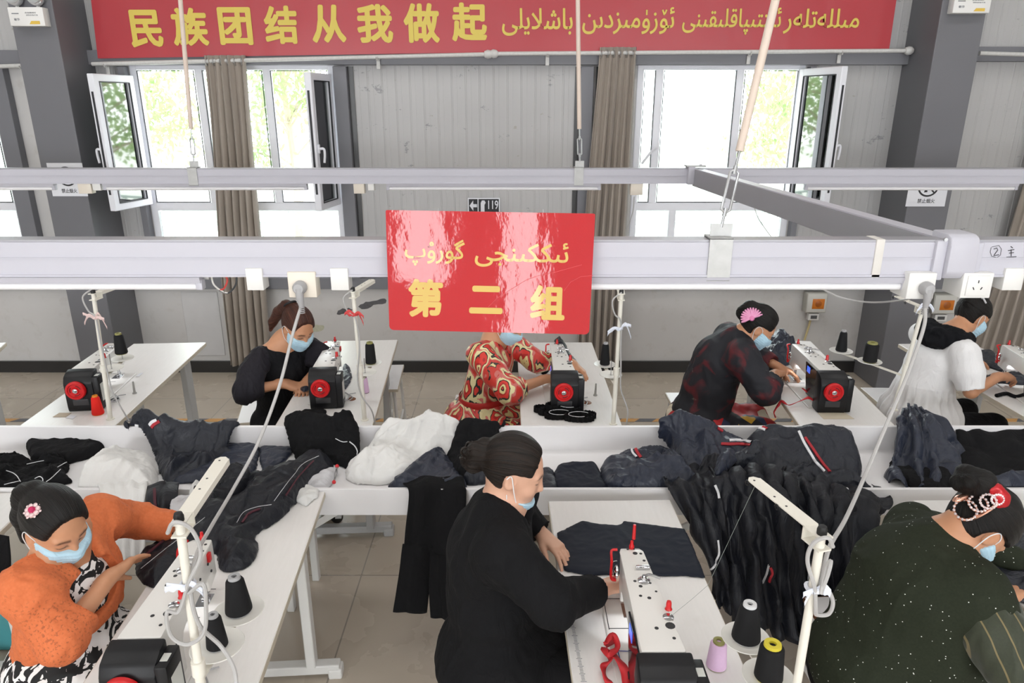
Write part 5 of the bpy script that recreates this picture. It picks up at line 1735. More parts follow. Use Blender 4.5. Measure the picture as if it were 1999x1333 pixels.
class Head:
    def __init__(s, c, F, U, sc=1.0):
        s.c = Vector(c)
        s.R, s.F, s.U = mat3(F, U)
        s.s = sc
        s.M = [tuple(s.R), tuple(s.F), tuple(s.U)]
    def p(s, r, f, u):
        return s.c + (s.R * r + s.F * f + s.U * u) * s.s
    def local(s, V_):
        D = V_ - np.array(s.c)
        return np.stack([D @ np.array(s.R), D @ np.array(s.F), D @ np.array(s.U)], 1) / s.s
    def skull(s, d, off=0.0, k=0.03):
        q = s.s
        d.ell(s.p(0, -0.012, 0.028), [(0.074 + off) * q, (0.095 + off) * q, (0.088 + off) * q], s.M, k)
        d.ell(s.p(0, 0.022, -0.015), [(0.066 + off) * q, (0.072 + off) * q, (0.085 + off) * q], s.M, k)
        return d
    def face(s, d):
        q = s.s
        s.skull(d)
        d.ell(s.p(0, 0.042, -0.062), [0.050 * q, 0.052 * q, 0.050 * q], s.M, 0.03)
        d.ell(s.p(0, 0.066, -0.098), [0.024 * q, 0.022 * q, 0.018 * q], s.M, 0.025)
        for r in (-1, 1):
            d.ell(s.p(r * 0.036, 0.062, -0.035), [0.024 * q, 0.024 * q, 0.022 * q], s.M, 0.02)      # cheek
            d.ell(s.p(r * 0.031, 0.0945, 0.006), [0.020 * q, 0.012 * q, 0.010 * q], s.M, 0.012, sub=True)  # socket
            d.ell(s.p(r * 0.031, 0.0775, 0.002), [0.0155 * q, 0.0125 * q, 0.0115 * q], s.M, 0.006)   # eye under its lid
            d.caps(s.p(r * 0.012, 0.087, 0.021), s.p(r * 0.046, 0.076, 0.022), 0.0075 * q, 0.006 * q, 0.014)  # brow
            d.ell(s.p(r * 0.073, -0.004, -0.012), [0.008 * q, 0.019 * q, 0.031 * q], s.M, 0.008)       # ear
            d.ell(s.p(r * 0.080, 0.000, -0.010), [0.005 * q, 0.010 * q, 0.018 * q], s.M, 0.006, sub=True)
            d.ell(s.p(r * 0.009, 0.094, -0.038), [0.008 * q, 0.009 * q, 0.007 * q], s.M, 0.008)       # nostril wing
        d.caps(s.p(0, 0.086, 0.012), s.p(0, 0.108, -0.033), 0.0075 * q, 0.0105 * q, 0.014)
        d.ell(s.p(0, 0.086, -0.066), [0.022 * q, 0.011 * q, 0.0055 * q], s.M, 0.007)
        d.ell(s.p(0, 0.085, -0.077), [0.018 * q, 0.011 * q, 0.0065 * q], s.M, 0.006)
    def tint(s, V_):
        L = s.local(V_)
        C = np.ones((len(V_), 4), np.float32)
        def mul(m, c, w=1.0):
            m = np.clip(m, 0, 1)[:, None] * w
            C[:, :3] = C[:, :3] * (1 - m) + C[:, :3] * np.array(c) * m
        front = L[:, 1] > 0.05
        ar = np.abs(L[:, 0])
        brow = np.exp(-((L[:, 2] - 0.0245 + 0.35 * np.maximum(0, ar - 0.035)) / 0.0042) ** 2) * np.clip((ar - 0.010) / 0.006, 0, 1) * np.clip((0.052 - ar) / 0.008, 0, 1) * front
        mul(brow * 1.1, (0.16, 0.14, 0.14))
        lash = np.exp(-((L[:, 2] + 0.003 - 0.12 * (0.031 - ar) ** 2 * 40) / 0.0026) ** 2) * np.clip((0.017 - np.abs(ar - 0.031)) / 0.003, 0, 1) * front
        mul(lash * 1.2, (0.12, 0.10, 0.10))
        lip = np.exp(-((L[:, 2] + 0.071) / 0.008) ** 4) * np.clip((0.023 - ar) / 0.006, 0, 1) * (L[:, 1] > 0.078)
        mul(lip, (0.92, 0.55, 0.55))
        return C
def hand(d, wrist, D, N, side, curl=(0.35, 0.5, 0.4), spread=0.1, thumb=(0.6, 0.35), sc=1.0, tint=None):
    """wrist point, direction to the knuckles, palm normal, side = direction of the thumb"""
    D = Vector(D).normalized()
    N = Vector(N)
    N = (N - D * N.dot(D)).normalized()
    S = D.cross(N)
    if S.dot(Vector(side)) < 0:
        S = -S
    W = Vector(wrist)
    def P(a, b, c):
        return W + (D * a + S * b + N * c) * sc
    d.caps(P(-0.03, 0, 0), P(0.012, 0, 0), 0.024 * sc, 0.0235 * sc, 0.02, flat=(tuple(N), 0.8))
    base = []
    for i, b in enumerate((0.028, 0.0095, -0.009, -0.026)):
        kn = P(0.088 - 0.004 * abs(i - 1), b, -0.004)
        d.caps(P(0.01, b * 0.55, 0), kn, 0.015 * sc, 0.0115 * sc, 0.014)
        base.append(kn)
    d.ell(P(0.05, -0.002, 0.004), [0.03 * sc, 0.036 * sc, 0.014 * sc], [tuple(D), tuple(S), tuple(N)], 0.014)
    lens = ((0.040, 0.025, 0.020), (0.044, 0.028, 0.021), (0.041, 0.026, 0.021), (0.032, 0.020, 0.018))
    tips = []
    for i in range(4):
        p = base[i]
        sp = (1.5 - i) * spread
        a = 0.0
        f = 1.0 + 0.14 * (i - 1) * (1 if i > 1 else 0.4)
        dirn = (D + S * sp * 0.7).normalized()
        rs = (0.0093, 0.0083, 0.0076, 0.0062) if i < 3 else (0.0082, 0.0074, 0.0068, 0.0056)
        for j in range(3):
            a += curl[j] * f
            dd = (dirn * math.cos(a) + N * math.sin(a)).normalized()
            q = p + dd * lens[i][j] * sc
            d.caps(p, q, rs[j] * sc, rs[j + 1] * sc, 0.005)
            p = q
        tips.append((p, dd))
    t0, t1 = P(0.018, 0.020, 0.006), P(0.048, 0.040, 0.012)
    d.caps(t0, t1, 0.0165 * sc, 0.0125 * sc, 0.014)
    td = (D * math.cos(thumb[0]) + S * math.sin(thumb[0]) * 0.8 + N * thumb[1]).normalized()
    t2 = t1 + td * 0.034 * sc
    td2 = (td + N * 0.35 + D * 0.25).normalized()
    t3 = t2 + td2 * 0.027 * sc
    d.caps(t1, t2, 0.0115 * sc, 0.0095 * sc, 0.006).caps(t2, t3, 0.0095 * sc, 0.0072 * sc, 0.005)
    tips.append((t3, td2))
    return tips
def nails(V_, C, tips):
    for p, dd in tips:
        r = np.linalg.norm(V_ - np.array(p), axis=1)
        m = np.clip((0.009 - r) / 0.004, 0, 1)[:, None] * 0.5
        C[:, :3] = C[:, :3] * (1 - m) + C[:, :3] * np.array((1.1, 0.93, 0.93)) * m
def hair(H, name, m, parent, blobs=(), plane=(0.0, 0.75, -0.35, -0.034), off=0.011, h=0.005, tie=None, amp=0.004, seed=3, ears=True):
    """cap of hair cut at the hairline, plus buns or tails given as (list of points, radii)"""
    d = SDF(h)
    H.skull(d, off, 0.03)
    nr = H.R * plane[0] + H.U * plane[1] + H.F * plane[2]
    L = nr.length
    d.plane(H.c + nr * (plane[3] * H.s / (L * L)), -nr, 0.012)
    q_ = H.s
    d.ell(H.p(0, 0.112, -0.022), [0.086 * q_, 0.086 * q_, 0.124 * q_], H.M, 0.022, sub=True)
    for r in (-1, 1):
        d.ell(H.p(r * 0.074, 0.036, -0.022), [0.026 * q_, 0.045 * q_, 0.046 * q_], H.M, 0.014, sub=True)
        d.ell(H.p(r * 0.08, 0.004, -0.022), [0.030 * q_, 0.034 * q_, 0.042 * q_], H.M, 0.012, sub=True)
    for pts, radii in blobs:
        if len(pts) == 1:
            d.ell(pts[0], [radii[0]] * 3 if not isinstance(radii[0], (list, tuple)) else radii[0], H.M, 0.015)
        else:
            d.chain(pts, radii, 0.012)
    V_, Q = d.mesh(2)
    N = vnormals(V_, Q)
    tie = Vector(tie) if tie is not None else H.p(0, -0.12, 0.03)
    ax = np.array((tie - H.p(0, 0.09, 0.05)).normalized())
    D = V_ - np.array(H.c)
    al = D @ ax
    rad = D - al[:, None] * ax
    u1 = np.array(H.R)
    u2 = np.cross(ax, u1)
    ph = np.arctan2(rad @ u2, rad @ u1)
    st = np.stack([np.cos(ph) * 26, np.sin(ph) * 26, al * 8], 1)
    V_ = V_ + N * (amp * 0.5 * fbm(np.stack([np.cos(ph) * 9, np.sin(ph) * 9, al * 8], 1), 2, seed))[:, None]
    o = put_mesh(name, V_, Q, m, parent, {'strand': ('FLOAT_VECTOR', st)})
    HAIRBV[o.name] = BVHTree.FromPolygons([Vector(v) for v in V_], [tuple(x) for x in Q])
    return o
HAIRBV = {}
def on_hair(o, px, py):
    loc, nr, _, _ = HAIRBV[o.name].ray_cast(V(0, 0, CAM_H), ray(px, py).normalized())
    return (loc, nr) if loc is not None else (None, None)
def mask(H, parent, h=0.004, low=0.0, loops=True, drop=0.0):
    d = SDF(h)
    q = H.s
    H.skull(d, 0.006)
    d.ell(H.p(0, 0.047, -0.060), [0.060 * q, 0.062 * q, 0.058 * q], H.M, 0.03)
    for r in (-1, 1):
        d.ell(H.p(r * 0.036, 0.064, -0.038), [0.031 * q, 0.031 * q, 0.030 * q], H.M, 0.03)
    d.ell(H.p(0, 0.072, -0.092), [0.034 * q, 0.030 * q, 0.026 * q], H.M, 0.03)
    d.caps(H.p(0, 0.092, -0.008), H.p(0, 0.108, -0.036), 0.016 * q, 0.019 * q, 0.03)
    cut0, cut1 = H.p(0, 0.09, -0.014 - low), H.p(0, 0.05, -0.112)
    d.plane(cut0, H.U * 1.0 + H.F * 0.12, 0.003)
    d.plane(cut1, -H.U - H.F * 0.3, 0.004)
    d.plane(H.p(0, 0.022, 0), -H.F, 0.003)
    V_, Q = d.mesh(1)
    N = vnormals(V_, Q)
    L = H.local(V_)
    V_ = V_ + N * (0.0012 * np.sin(L[:, 2] * 520))[:, None]
    o = put_mesh('face_mask', V_, Q, M_mask, parent)
    if loops:
        for s in (-1, 1):
            mb = MB().tube(cr([H.p(s * 0.062, 0.036, -0.020), H.p(s * 0.078, 0.012, 0.008), H.p(s * 0.082, -0.016, 0.012), H.p(s * 0.082, -0.022, -0.02), H.p(s * 0.072, 0.005, -0.065), H.p(s * 0.052, 0.034, -0.092)], 5), 0.0016, 5)
            mb.build('ear_loop', M_maskw, o)
    return o
def garment(name, d, m, parent, amp=0.006, scale=9, stretch=(1, 1, 1), seed=1, smooth=2, rot=None, attrs=None, amp2=0.0):
    V_, Q = d.mesh(smooth)
    N = vnormals(V_, Q)
    V_ = folds(V_, N, amp, scale, seed, stretch, rot)
    if amp2:
        V_ = V_ + N * (amp2 * fbm(V_ * 34, 2, seed + 9))[:, None]
    return put_mesh(name, V_, Q, m, parent)
def joint_folds(V_, N, c, axis, r, amp, n):
    return V_
def torso(d, pel, chest, neck, L, F, wp, wc, dp, dc, k=0.06):
    """pelvis, rib cage and shoulder mass between three points; L the side-to-side axis, F the front"""
    up = (Vector(chest) - Vector(pel)).normalized()
    def M(up_):
        R = Vector(L).normalized()
        Fw = up_.cross(R).normalized()
        if Fw.dot(Vector(F)) < 0:
            Fw = -Fw
        return [tuple(R), tuple(Fw), tuple(R.cross(Fw) if R.cross(Fw).dot(up_) > 0 else -R.cross(Fw))]
    d.ell(pel, [wp, dp, 0.15], M(up), k)
    mid = Vector(pel).lerp(Vector(chest), 0.5)
    d.ell(mid, [wp * 0.5 + wc * 0.45, dp * 0.5 + dc * 0.48, 0.17], M(up), k)
    d.ell(chest, [wc, dc, 0.17], M((Vector(neck) - Vector(chest)).normalized()), k)
    return d
# ---------------------------------------------------------------- prints and cloths
def orange_lace():
    k = NT('orange_lace_cloth')
    vec = k.coord()
    v = k.n('ShaderNodeTexVoronoi', {'Vector': vec, 'Scale': 95.0}).outputs[0]
    n = k.noise(vec, 70, 3)
    pt = k.ramp(k.noise(vec, 6, 2), [(0.42, (0.15, 0.15, 0.15)), (0.6, (1, 1, 1))])
    sp = k.ramp(k.noise(vec, 120, 4), [(0.55, (0, 0, 0)), (0.64, (0.75, 0.75, 0.75))])
    c = k.mix(k.math('MULTIPLY', pt, sp), k.mix(v, '#d97647', '#d06c3d'), '#9a5231')
    k.set(color=c, rough=0.85)
    k.bump(k.math('ADD', v, n), 0.35, 0.0015)
    return k.m
def bw_print():
    k = NT('black_white_print')
    n = k.n('ShaderNodeTexNoise', {'Vector': k.coord((1.6, 1, 1)), 'Scale': 15.0, 'Detail': 2.5, 'Distortion': 1.6}).outputs[0]
    k.set(color=k.ramp(n, [(0.0, '#121214'), (0.515, '#ece9e8')], 'CONSTANT'), rough=0.75)
    return k.m
def ikat():
    k = NT('ikat_silk')
    vec = k.coord((1.0, 1.0, 0.5), rot=(0.0, 0.15, 0))
    nz = k.n('ShaderNodeTexNoise', {'Vector': vec, 'Scale': 9.0, 'Detail': 2.0})
    mx = k.mix(0.16, vec, nz.outputs[1], 'ADD')
    v = k.n('ShaderNodeTexVoronoi', {'Vector': mx, 'Scale': 8.5}, feature='F1')
    rings = k.math('FRACT', k.math('MULTIPLY', v.outputs[0], 1.55))
    jag = k.math('ADD', rings, k.math('MULTIPLY', k.noise(k.coord((90, 90, 10)), 1.0, 2), 0.12))
    c = k.ramp(jag, [(0.0, '#c33226'), (0.17, '#1c1b16'), (0.24, '#d9c78b'), (0.40, '#a81d1a'), (0.50, '#cf2f24'), (0.66, '#15201a'), (0.73, '#dccf9c'), (0.88, '#c66a62'), (0.97, '#c33226')], 'CONSTANT')
    k.set(color=c, rough=0.42, sheen=0.1)
    return k.m
def dark_floral():
    k = NT('dark_floral_cloth')
    vec = k.coord()
    n = k.n('ShaderNodeTexNoise', {'Vector': vec, 'Scale': 7.5, 'Detail': 4.0, 'Distortion': 0.8}).outputs[0]
    n2 = k.n('ShaderNodeTexNoise', {'Vector': k.coord((1, 1, 1.2)), 'Scale': 11.0, 'Detail': 3.0}).outputs[0]
    c = k.mix(k.ramp(n, [(0.55, (0, 0, 0)), (0.65, (0.9, 0.9, 0.9))]), '#171820', '#5c131b')
    c = k.mix(k.ramp(n2, [(0.70, (0, 0, 0)), (0.76, (0.6, 0.6, 0.6))]), c, '#8d8479')
    k.set(color=c, rough=0.75)
    return k.m
def patch_print():
    k = NT('red_patch_print')
    v = k.n('ShaderNodeTexVoronoi', {'Vector': k.coord((1, 1, 0.6)), 'Scale': 13.0})
    h = k.n('ShaderNodeSeparateColor', {0: v.outputs[1]}).outputs[0]
    c = k.ramp(h, [(0.0, '#b01c22'), (0.34, '#1c1b22'), (0.52, '#d8cdb8'), (0.64, '#a51a20'), (0.82, '#c99a2c'), (0.88, '#27304d')], 'CONSTANT')
    k.set(color=c, rough=0.6)
    return k.m
def sparkle_knit():
    k = NT('dark_green_sparkle_knit')
    vec = k.coord()
    w = k.n('ShaderNodeTexWave', {'Vector': vec, 'Scale': 45.0, 'Distortion': 4.0, 'Detail': 3.0}, bands_direction='Y').outputs[1]
    v = k.n('ShaderNodeTexVoronoi', {'Vector': vec, 'Scale': 78.0})
    sp = k.math('LESS_THAN', v.outputs[0], 0.13)
    sel = k.math('GREATER_THAN', k.n('ShaderNodeSeparateColor', {0: v.outputs[1]}).outputs[0], 0.66)
    m = k.math('MULTIPLY', sp, sel)
    c = k.mix(k.noise(vec, 140, 3), '#20241a', '#2c3124')
    k.set(color=k.mix(m, c, '#e9ebe4'), rough=k.ramp(m, [(0, (0.85, 0.85, 0.85)), (1, (0.2, 0.2, 0.2))]), spec=0.2)
    k.bump(k.noise(vec, 300, 2), 0.25, 0.001)
    return k.m
def striped_sheer():
    k = NT('olive_striped_sleeve')
    vec = k.coord(rot=(0.0, 0.35, 0.0))
    x = k.n('ShaderNodeSeparateXYZ', {0: vec}).outputs[0]
    fr = k.math('FRACT', k.math('MULTIPLY', x, 22.0))
    st = k.math('LESS_THAN', fr, 0.09)
    n = k.noise(k.coord(), 160, 2)
    c = k.mix(n, '#262b1d', '#343a27')
    k.set(color=k.mix(k.math('MULTIPLY', st, 0.7), c, '#8a7a52'), rough=0.7, sheen=0.2)
    k.bump(n, 0.3, 0.001)
    return k.m
M_orange_c = orange_lace()
M_bw = bw_print()
M_ikat = ikat()
M_dfl = dark_floral()
M_patch = patch_print()
M_knit = sparkle_knit()
M_strs = striped_sheer()
M_suit = cloth_mat('black_suit_cloth', '#121214', 0.9, var=0.08, sheen=0.0)
M_blackc = cloth_mat('black_blouse', '#131316', 0.8, sheen=0.0)
M_sheer = cloth_mat('black_sheer_sleeve', '#211f25', 0.75, sheen=0.02)
M_white_c = cloth_mat('white_blouse', '#e9e8e9', 0.75, var=0.03, sheen=0.1)
M_hood = cloth_mat('black_hood', '#0f1014', 0.9, sheen=0.0)
M_navytop = cloth_mat('navy_sleeve', '#24262f', 0.7)
M_shoe = mat('black_shoe', '#161616', 0.35)

def arm(d, sh, el, wr, k=0.02, sc=1.0):
    d.chain([sh, el, wr], [0.047 * sc, 0.036 * sc, 0.025 * sc], k)
def cuff(d, p, dirn, R=0.085):
    """open sleeve end: scoops the sleeve away past the point p"""
    dirn = Vector(dirn).normalized()
    d.caps(Vector(p) + dirn * R, Vector(p) + dirn * (R + 0.06), R, R, 0.004, sub=True)
def legs(d, pel, F, L, knee_z=0.5, thigh=0.40, spread=0.10, rt=0.085, rs=0.06, foot=0.06):
    F, L = Vector(F), Vector(L)
    out = []
    for s in (-1, 1):
        hip = Vector(pel) + L * s * 0.085
        kn = Vector((hip.x, hip.y, knee_z)) + F * thigh + L * s * (spread - 0.085)
        an = Vector((kn.x, kn.y, foot + 0.03)) - F * 0.03
        d.caps(hip, kn, rt + 0.012, rt * 0.82, 0.05)
        d.caps(kn, an, rs + 0.012, rs * 0.75, 0.03)
        out.append((kn, an))
    return out
def shoes(parent, ankles, F):
    for kn, an in ankles:
        d = SDF(0.008)
        F_ = Vector(F).normalized()
        d.caps(V(an.x, an.y, 0.045), V(an.x, an.y, 0.035) + F_ * 0.15, 0.042, 0.036, 0.02).caps(an, V(an.x, an.y, 0.05), 0.04, 0.042, 0.02)
        d.plane((0, 0, 0.002), (0, 0, -1), 0.003)
        V_, Q = d.mesh(1)
        put_mesh('shoe', V_, Q, M_shoe, parent)
def body(parent, H, neck, shR, shL, chest, pel, arms, hands, m, h=0.0055):
    d = SDF(h)
    H.face(d)
    d.caps(H.p(0, -0.025, -0.05), neck, 0.050, 0.054, 0.03)
    up = (Vector(neck) - Vector(chest)).normalized()
    d.caps(neck, chest, 0.06, 0.09, 0.05)
    d.caps(chest, pel, 0.09, 0.09, 0.05)
    for sh in (shR, shL):
        d.caps(neck, sh, 0.05, 0.05, 0.05)
    for a in arms:
        arm(d, *a)
    tips = []
    for hd in hands:
        tips += hand(d, **hd)
    V_, Q = d.mesh(1)
    C = H.tint(V_)
    nails(V_, C, tips)
    return put_mesh('body', V_, Q, m, parent, {'tint': ('FLOAT_COLOR', C)})
def person(label, base):
    return thing('person', label, 'person', base, world=True)

# ================================================================ the person in the black suit (front row, middle)
P = person('person in a black suit with a curly bun and mask under the chin, sewing', (-0.05, 2.06, 0))
F, L = V(1, 0.05, 0), V(-0.05, 1, 0)
neck, chest, pel = V(-0.03, 2.08, 1.11), V(-0.075, 2.08, 0.94), V(-0.06, 2.05, 0.58)
shR, shL = V(-0.03, 1.90, 1.045), V(-0.0, 2.26, 1.045)
elR, wrR = V(0.135, 1.845, 0.895), V(0.30, 1.99, 0.845)
elL, wrL = V(0.02, 2.40, 0.90), V(0.115, 2.325, 0.83)
H = Head((0.005, 2.08, 1.24), (0.93, -0.04, -0.36), (0.36, 0.0, 0.93), 1.0)
body(P, H, neck, shR, shL, chest, pel, [(shR, elR, wrR), (shL, elL, wrL)],
     [dict(wrist=wrR, D=(0.78, 0.55, -0.16), N=(0.25, 0.1, -0.95), side=(-0.6, 0.8, 0), curl=(0.35, 0.5, 0.3)),
      dict(wrist=wrL, D=(0.60, -0.70, -0.22), N=(-0.15, -0.15, -0.95), side=(-0.7, -0.7, 0), curl=(0.22, 0.35, 0.25), thumb=(0.35, 0.3))], M_skinB, 0.0045)
hr = hair(H, 'hair', M_hairb, P, [([H.p(0, -0.115, 0.005)], [0.042]), ([H.p(0.015, -0.14, 0.025)], [0.028]), ([H.p(-0.02, -0.145, -0.01)], [0.03]), ([H.p(0.03, -0.13, -0.025)], [0.026]), ([H.p(0.0, -0.15, -0.03)], [0.024]), ([H.p(-0.01, -0.12, 0.045)], [0.022])], tie=H.p(0, -0.13, 0.0), amp=0.006)
mb = MB()
rnd = random.Random(4)
for k in range(26):
    a, b = rnd.uniform(0, 2 * PI), rnd.uniform(-0.9, 0.9)
    c = H.p(0.0, -0.135, 0.0) + V(math.cos(a) * math.cos(b), math.sin(a) * math.cos(b), math.sin(b)) * 0.036
    e1_, e2_, _ = axis_frame((rnd.uniform(-1, 1), rnd.uniform(-1, 1), rnd.uniform(-1, 1)))
    mb.tube([c + (e1_ * math.cos(t_) + e2_ * math.sin(t_)) * 0.013 for t_ in np.linspace(0, 5.2, 10)], 0.0042, 5)
mb.build('bun_curls', M_hairb, hr)
mask(H, P, 0.004, low=0.066, loops=False)
MB().tube(cr([H.p(0.060, 0.045, -0.085), H.p(0.078, 0.020, -0.04), H.p(0.083, -0.008, 0.012), H.p(0.083, -0.02, 0.0)], 6), 0.0017, 5).build('ear_loop', M_maskw, P)
MB().tube(cr([H.p(0.055, 0.02, -0.105), H.p(0.066, 0.008, -0.075), H.p(0.068, 0.002, -0.06)], 6), 0.0017, 5).build('ear_loop', M_maskw, P)
d = SDF(0.007)
torso(d, pel, chest, V(-0.03, 2.08, 1.10), L, F, 0.205, 0.195, 0.175, 0.145)
d.chain([shL, V(-0.04, 2.08, 1.08), shR], [0.085, 0.088, 0.085], 0.06)
d.chain([shR, elR, wrR], [0.088, 0.068, 0.054], 0.04).chain([shL, elL, wrL], [0.088, 0.068, 0.054], 0.04)
d.ell(V(-0.03, 2.04, 0.50), [0.24, 0.235, 0.16], None, 0.08)
cuff(d, wrR.lerp(elR, 0.24), wrR - elR)
cuff(d, wrL.lerp(elL, 0.2), wrL - elL)
d.ell(H.p(0, 0.0, -0.10) + V(0.05, 0, -0.03), [0.09, 0.075, 0.085], None, 0.02, sub=True)
d.plane((0, 0, 0.40), (0, 0, -1), 0.01)
garment('suit_jacket', d, M_suit, P, 0.012, 8, (1, 1, 0.6), 11)
d = SDF(0.010)
d.ell(V(-0.03, 2.04, 0.53), [0.19, 0.20, 0.11], None, 0.05)
an = legs(d, V(-0.02, 2.04, 0.53), F, L, 0.50, 0.38)
garment('trousers', d, M_suit, P, 0.006, 9)
shoes(P, an, F)

# ================================================================ the person in the orange jacket (front row, left)
P = person('person in an orange jacket and blue mask leaning over the left sewing machine', (-1.52, 1.98, 0))
F, L = V(0.98, -0.12, 0), V(0.12, 0.98, 0)
neck, chest, pel = V(-1.46, 1.99, 1.03), V(-1.46, 1.99, 0.86), V(-1.53, 1.98, 0.56)
shR, shL = V(-1.47, 1.82, 0.975), V(-1.46, 2.19, 0.985)
elR, wrR = V(-1.375, 1.775, 0.825), V(-1.325, 1.985, 0.895)
elL, wrL = V(-1.42, 2.335, 0.89), V(-1.27, 2.36, 0.835)
H = Head((-1.445, 1.955, 1.115), (0.78, -0.40, -0.48), (0.38, -0.25, 0.88), 1.02)
body(P, H, neck, shR, shL, chest, pel, [(shR, elR, wrR), (shL, elL, wrL)],
     [dict(wrist=wrR, D=(0.16, 0.95, -0.12), N=(0.62, 0.0, -0.78), side=(-0.7, 0.0, -0.6), curl=(0.12, 0.18, 0.12), spread=0.03, thumb=(0.15, 0.5)),
      dict(wrist=wrL, D=(0.95, 0.1, -0.25), N=(0.0, 0.1, -1), side=(0, -1, 0), curl=(0.2, 0.3, 0.2))], M_skinA, 0.0045)
hr = hair(H, 'hair', M_hair, P, [([H.p(0.0, -0.10, 0.06), H.p(0.01, -0.125, 0.02), H.p(0.02, -0.115, -0.06), H.p(0.025, -0.085, -0.14)], [0.035, 0.040, 0.036, 0.022])], tie=H.p(0, -0.12, 0.05))
fl = MB()
c, nr = on_hair(hr, 64, 999)
if c is None:
    c = H.p(-0.005, -0.09, 0.09)
c = c + V(0, 0, 0.006)
ax_ = axis_frame(c - H.c)
for k in range(7):
    a = k * 2 * PI / 7
    q = c + (ax_[0] * math.cos(a) + ax_[1] * math.sin(a)) * 0.016
    fl.lathe([(0.001, 0.006), (0.007, 0.003), (0.009, -0.002), (0.001, -0.004)], frame_M(q, ax_[0], ax_[1], ax_[2]), 8)
    q2 = c + (ax_[0] * math.cos(a + 0.4) + ax_[1] * math.sin(a + 0.4)) * 0.024 - ax_[2] * 0.003
    fl.lathe([(0.001, 0.005), (0.0045, 0.002), (0.001, -0.003)], frame_M(q2, ax_[0], ax_[1], ax_[2]), 6)
o = fl.build('flower_hair_clip', mat('rhinestone', '#e3c9c9', 0.15, 0.4), hr)
MB().lathe([(0.001, 0.012), (0.008, 0.010), (0.011, 0.003), (0.008, -0.003)], frame_M(c, ax_[0], ax_[1], ax_[2]), 10).build('pink_gem', mat('pink_gem', '#c02c5c', 0.1, 0.2), o)
mask(H, P, 0.004)
d = SDF(0.006)
torso(d, pel, chest, neck, L, F, 0.185, 0.182, 0.165, 0.130)
d.plane(V(-1.47, 1.98, 0.70), (0.35, 0, -1), 0.008)
d.chain([shL, neck - V(0.02, 0, 0.035), shR], [0.072, 0.062, 0.072], 0.05)
d.chain([shR, elR, elR.lerp(wrR, 0.45)], [0.084, 0.066, 0.058], 0.035).chain([shL, elL, wrL], [0.080, 0.060, 0.054], 0.035)
cuff(d, elR.lerp(wrR, 0.30), wrR - elR)
cuff(d, elL.lerp(wrL, 0.80), wrL - elL)
d.ell(neck + V(0.07, -0.015, -0.01), [0.06, 0.06, 0.10], None, 0.012, sub=True)
garment('orange_jacket', d, M_orange_c, P, 0.011, 11, (1, 1, 0.5), 21, amp2=0.001)
d = SDF(0.007)
torso(d, pel, chest - V(0, 0, 0.02), neck - V(0, 0, 0.03), L, F, 0.17, 0.15, 0.15, 0.098)
d.ell(pel + V(0.03, 0, 0.01), [0.20, 0.20, 0.14], None, 0.05)
d.caps(pel + V(0.0, -0.09, -0.02), pel + V(0.30, -0.12, -0.03), 0.115, 0.10, 0.06).caps(pel + V(0.0, 0.09, -0.02), pel + V(0.30, 0.05, -0.03), 0.115, 0.10, 0.06)
d.caps(pel + V(0.30, -0.12, -0.03), pel + V(0.33, -0.12, -0.40), 0.10, 0.13, 0.06).caps(pel + V(0.30, 0.05, -0.03), pel + V(0.33, 0.05, -0.40), 0.10, 0.13, 0.06)
d.plane((0, 0, 0.20), (0, 0, -1), 0.01)
garment('print_dress', d, M_bw, P, 0.014, 9, (1, 1, 0.5), 25)
d = SDF(0.010)
an = legs(d, pel - V(0, 0, 0.03), F, L, 0.47, 0.30, rt=0.05, rs=0.045)
garment('stockings', d, M_hood, P, 0.0, 9)
shoes(P, an, F)

# ================================================================ the person in dark green (front row, right)
P = person('person in a sparkling dark green knit top with a jewelled hair crown, bent forward', (1.2, 1.93, 0))
F, L = V(0.98, 0.08, 0), V(-0.08, 0.98, 0)
neck, chest, pel = V(1.38, 1.95, 1.055), V(1.28, 1.94, 0.915), V(1.18, 1.92, 0.59)
shR, shL = V(1.37, 1.77, 1.00), V(1.38, 2.12, 0.985)
elR, wrR = V(1.425, 1.645, 0.865), V(1.60, 1.95, 0.845)
elL, wrL = V(1.55, 2.28, 0.88), V(1.78, 2.15, 0.84)
H = Head((1.455, 1.93, 1.13), (0.45, 0.02, -0.89), (0.89, 0.05, 0.45), 1.04)
body(P, H, neck, shR, shL, chest, pel, [(shR, elR, wrR), (shL, elL, wrL)],
     [dict(wrist=wrR, D=(0.85, 0.5, -0.15), N=(0, 0, -1), side=(-0.4, 1, 0), curl=(0.2, 0.35, 0.2)),
      dict(wrist=wrL, D=(0.9, -0.3, -0.1), N=(0, 0, -1), side=(-0.2, -1, 0), curl=(0.2, 0.3, 0.2))], M_skinA, 0.005)
hr = hair(H, 'hair', M_hair, P, [([H.p(0.0, -0.09, 0.05), H.p(0.0, -0.14, 0.03), H.p(0.0, -0.165, -0.01)], [0.05, 0.045, 0.03]), ([H.p(0.02, -0.15, 0.05)], [0.03]), ([H.p(-0.02, -0.17, 0.02)], [0.03]), ([H.p(0.03, -0.18, 0.0)], [0.025])], tie=H.p(0, -0.14, 0.04), off=0.014)
gold = mat('rose_gold', '#d9a690', 0.2, 0.85)
gem = mat('crystal', '#f0e3e4', 0.08, 0.3)
mb, gm = MB(), MB()
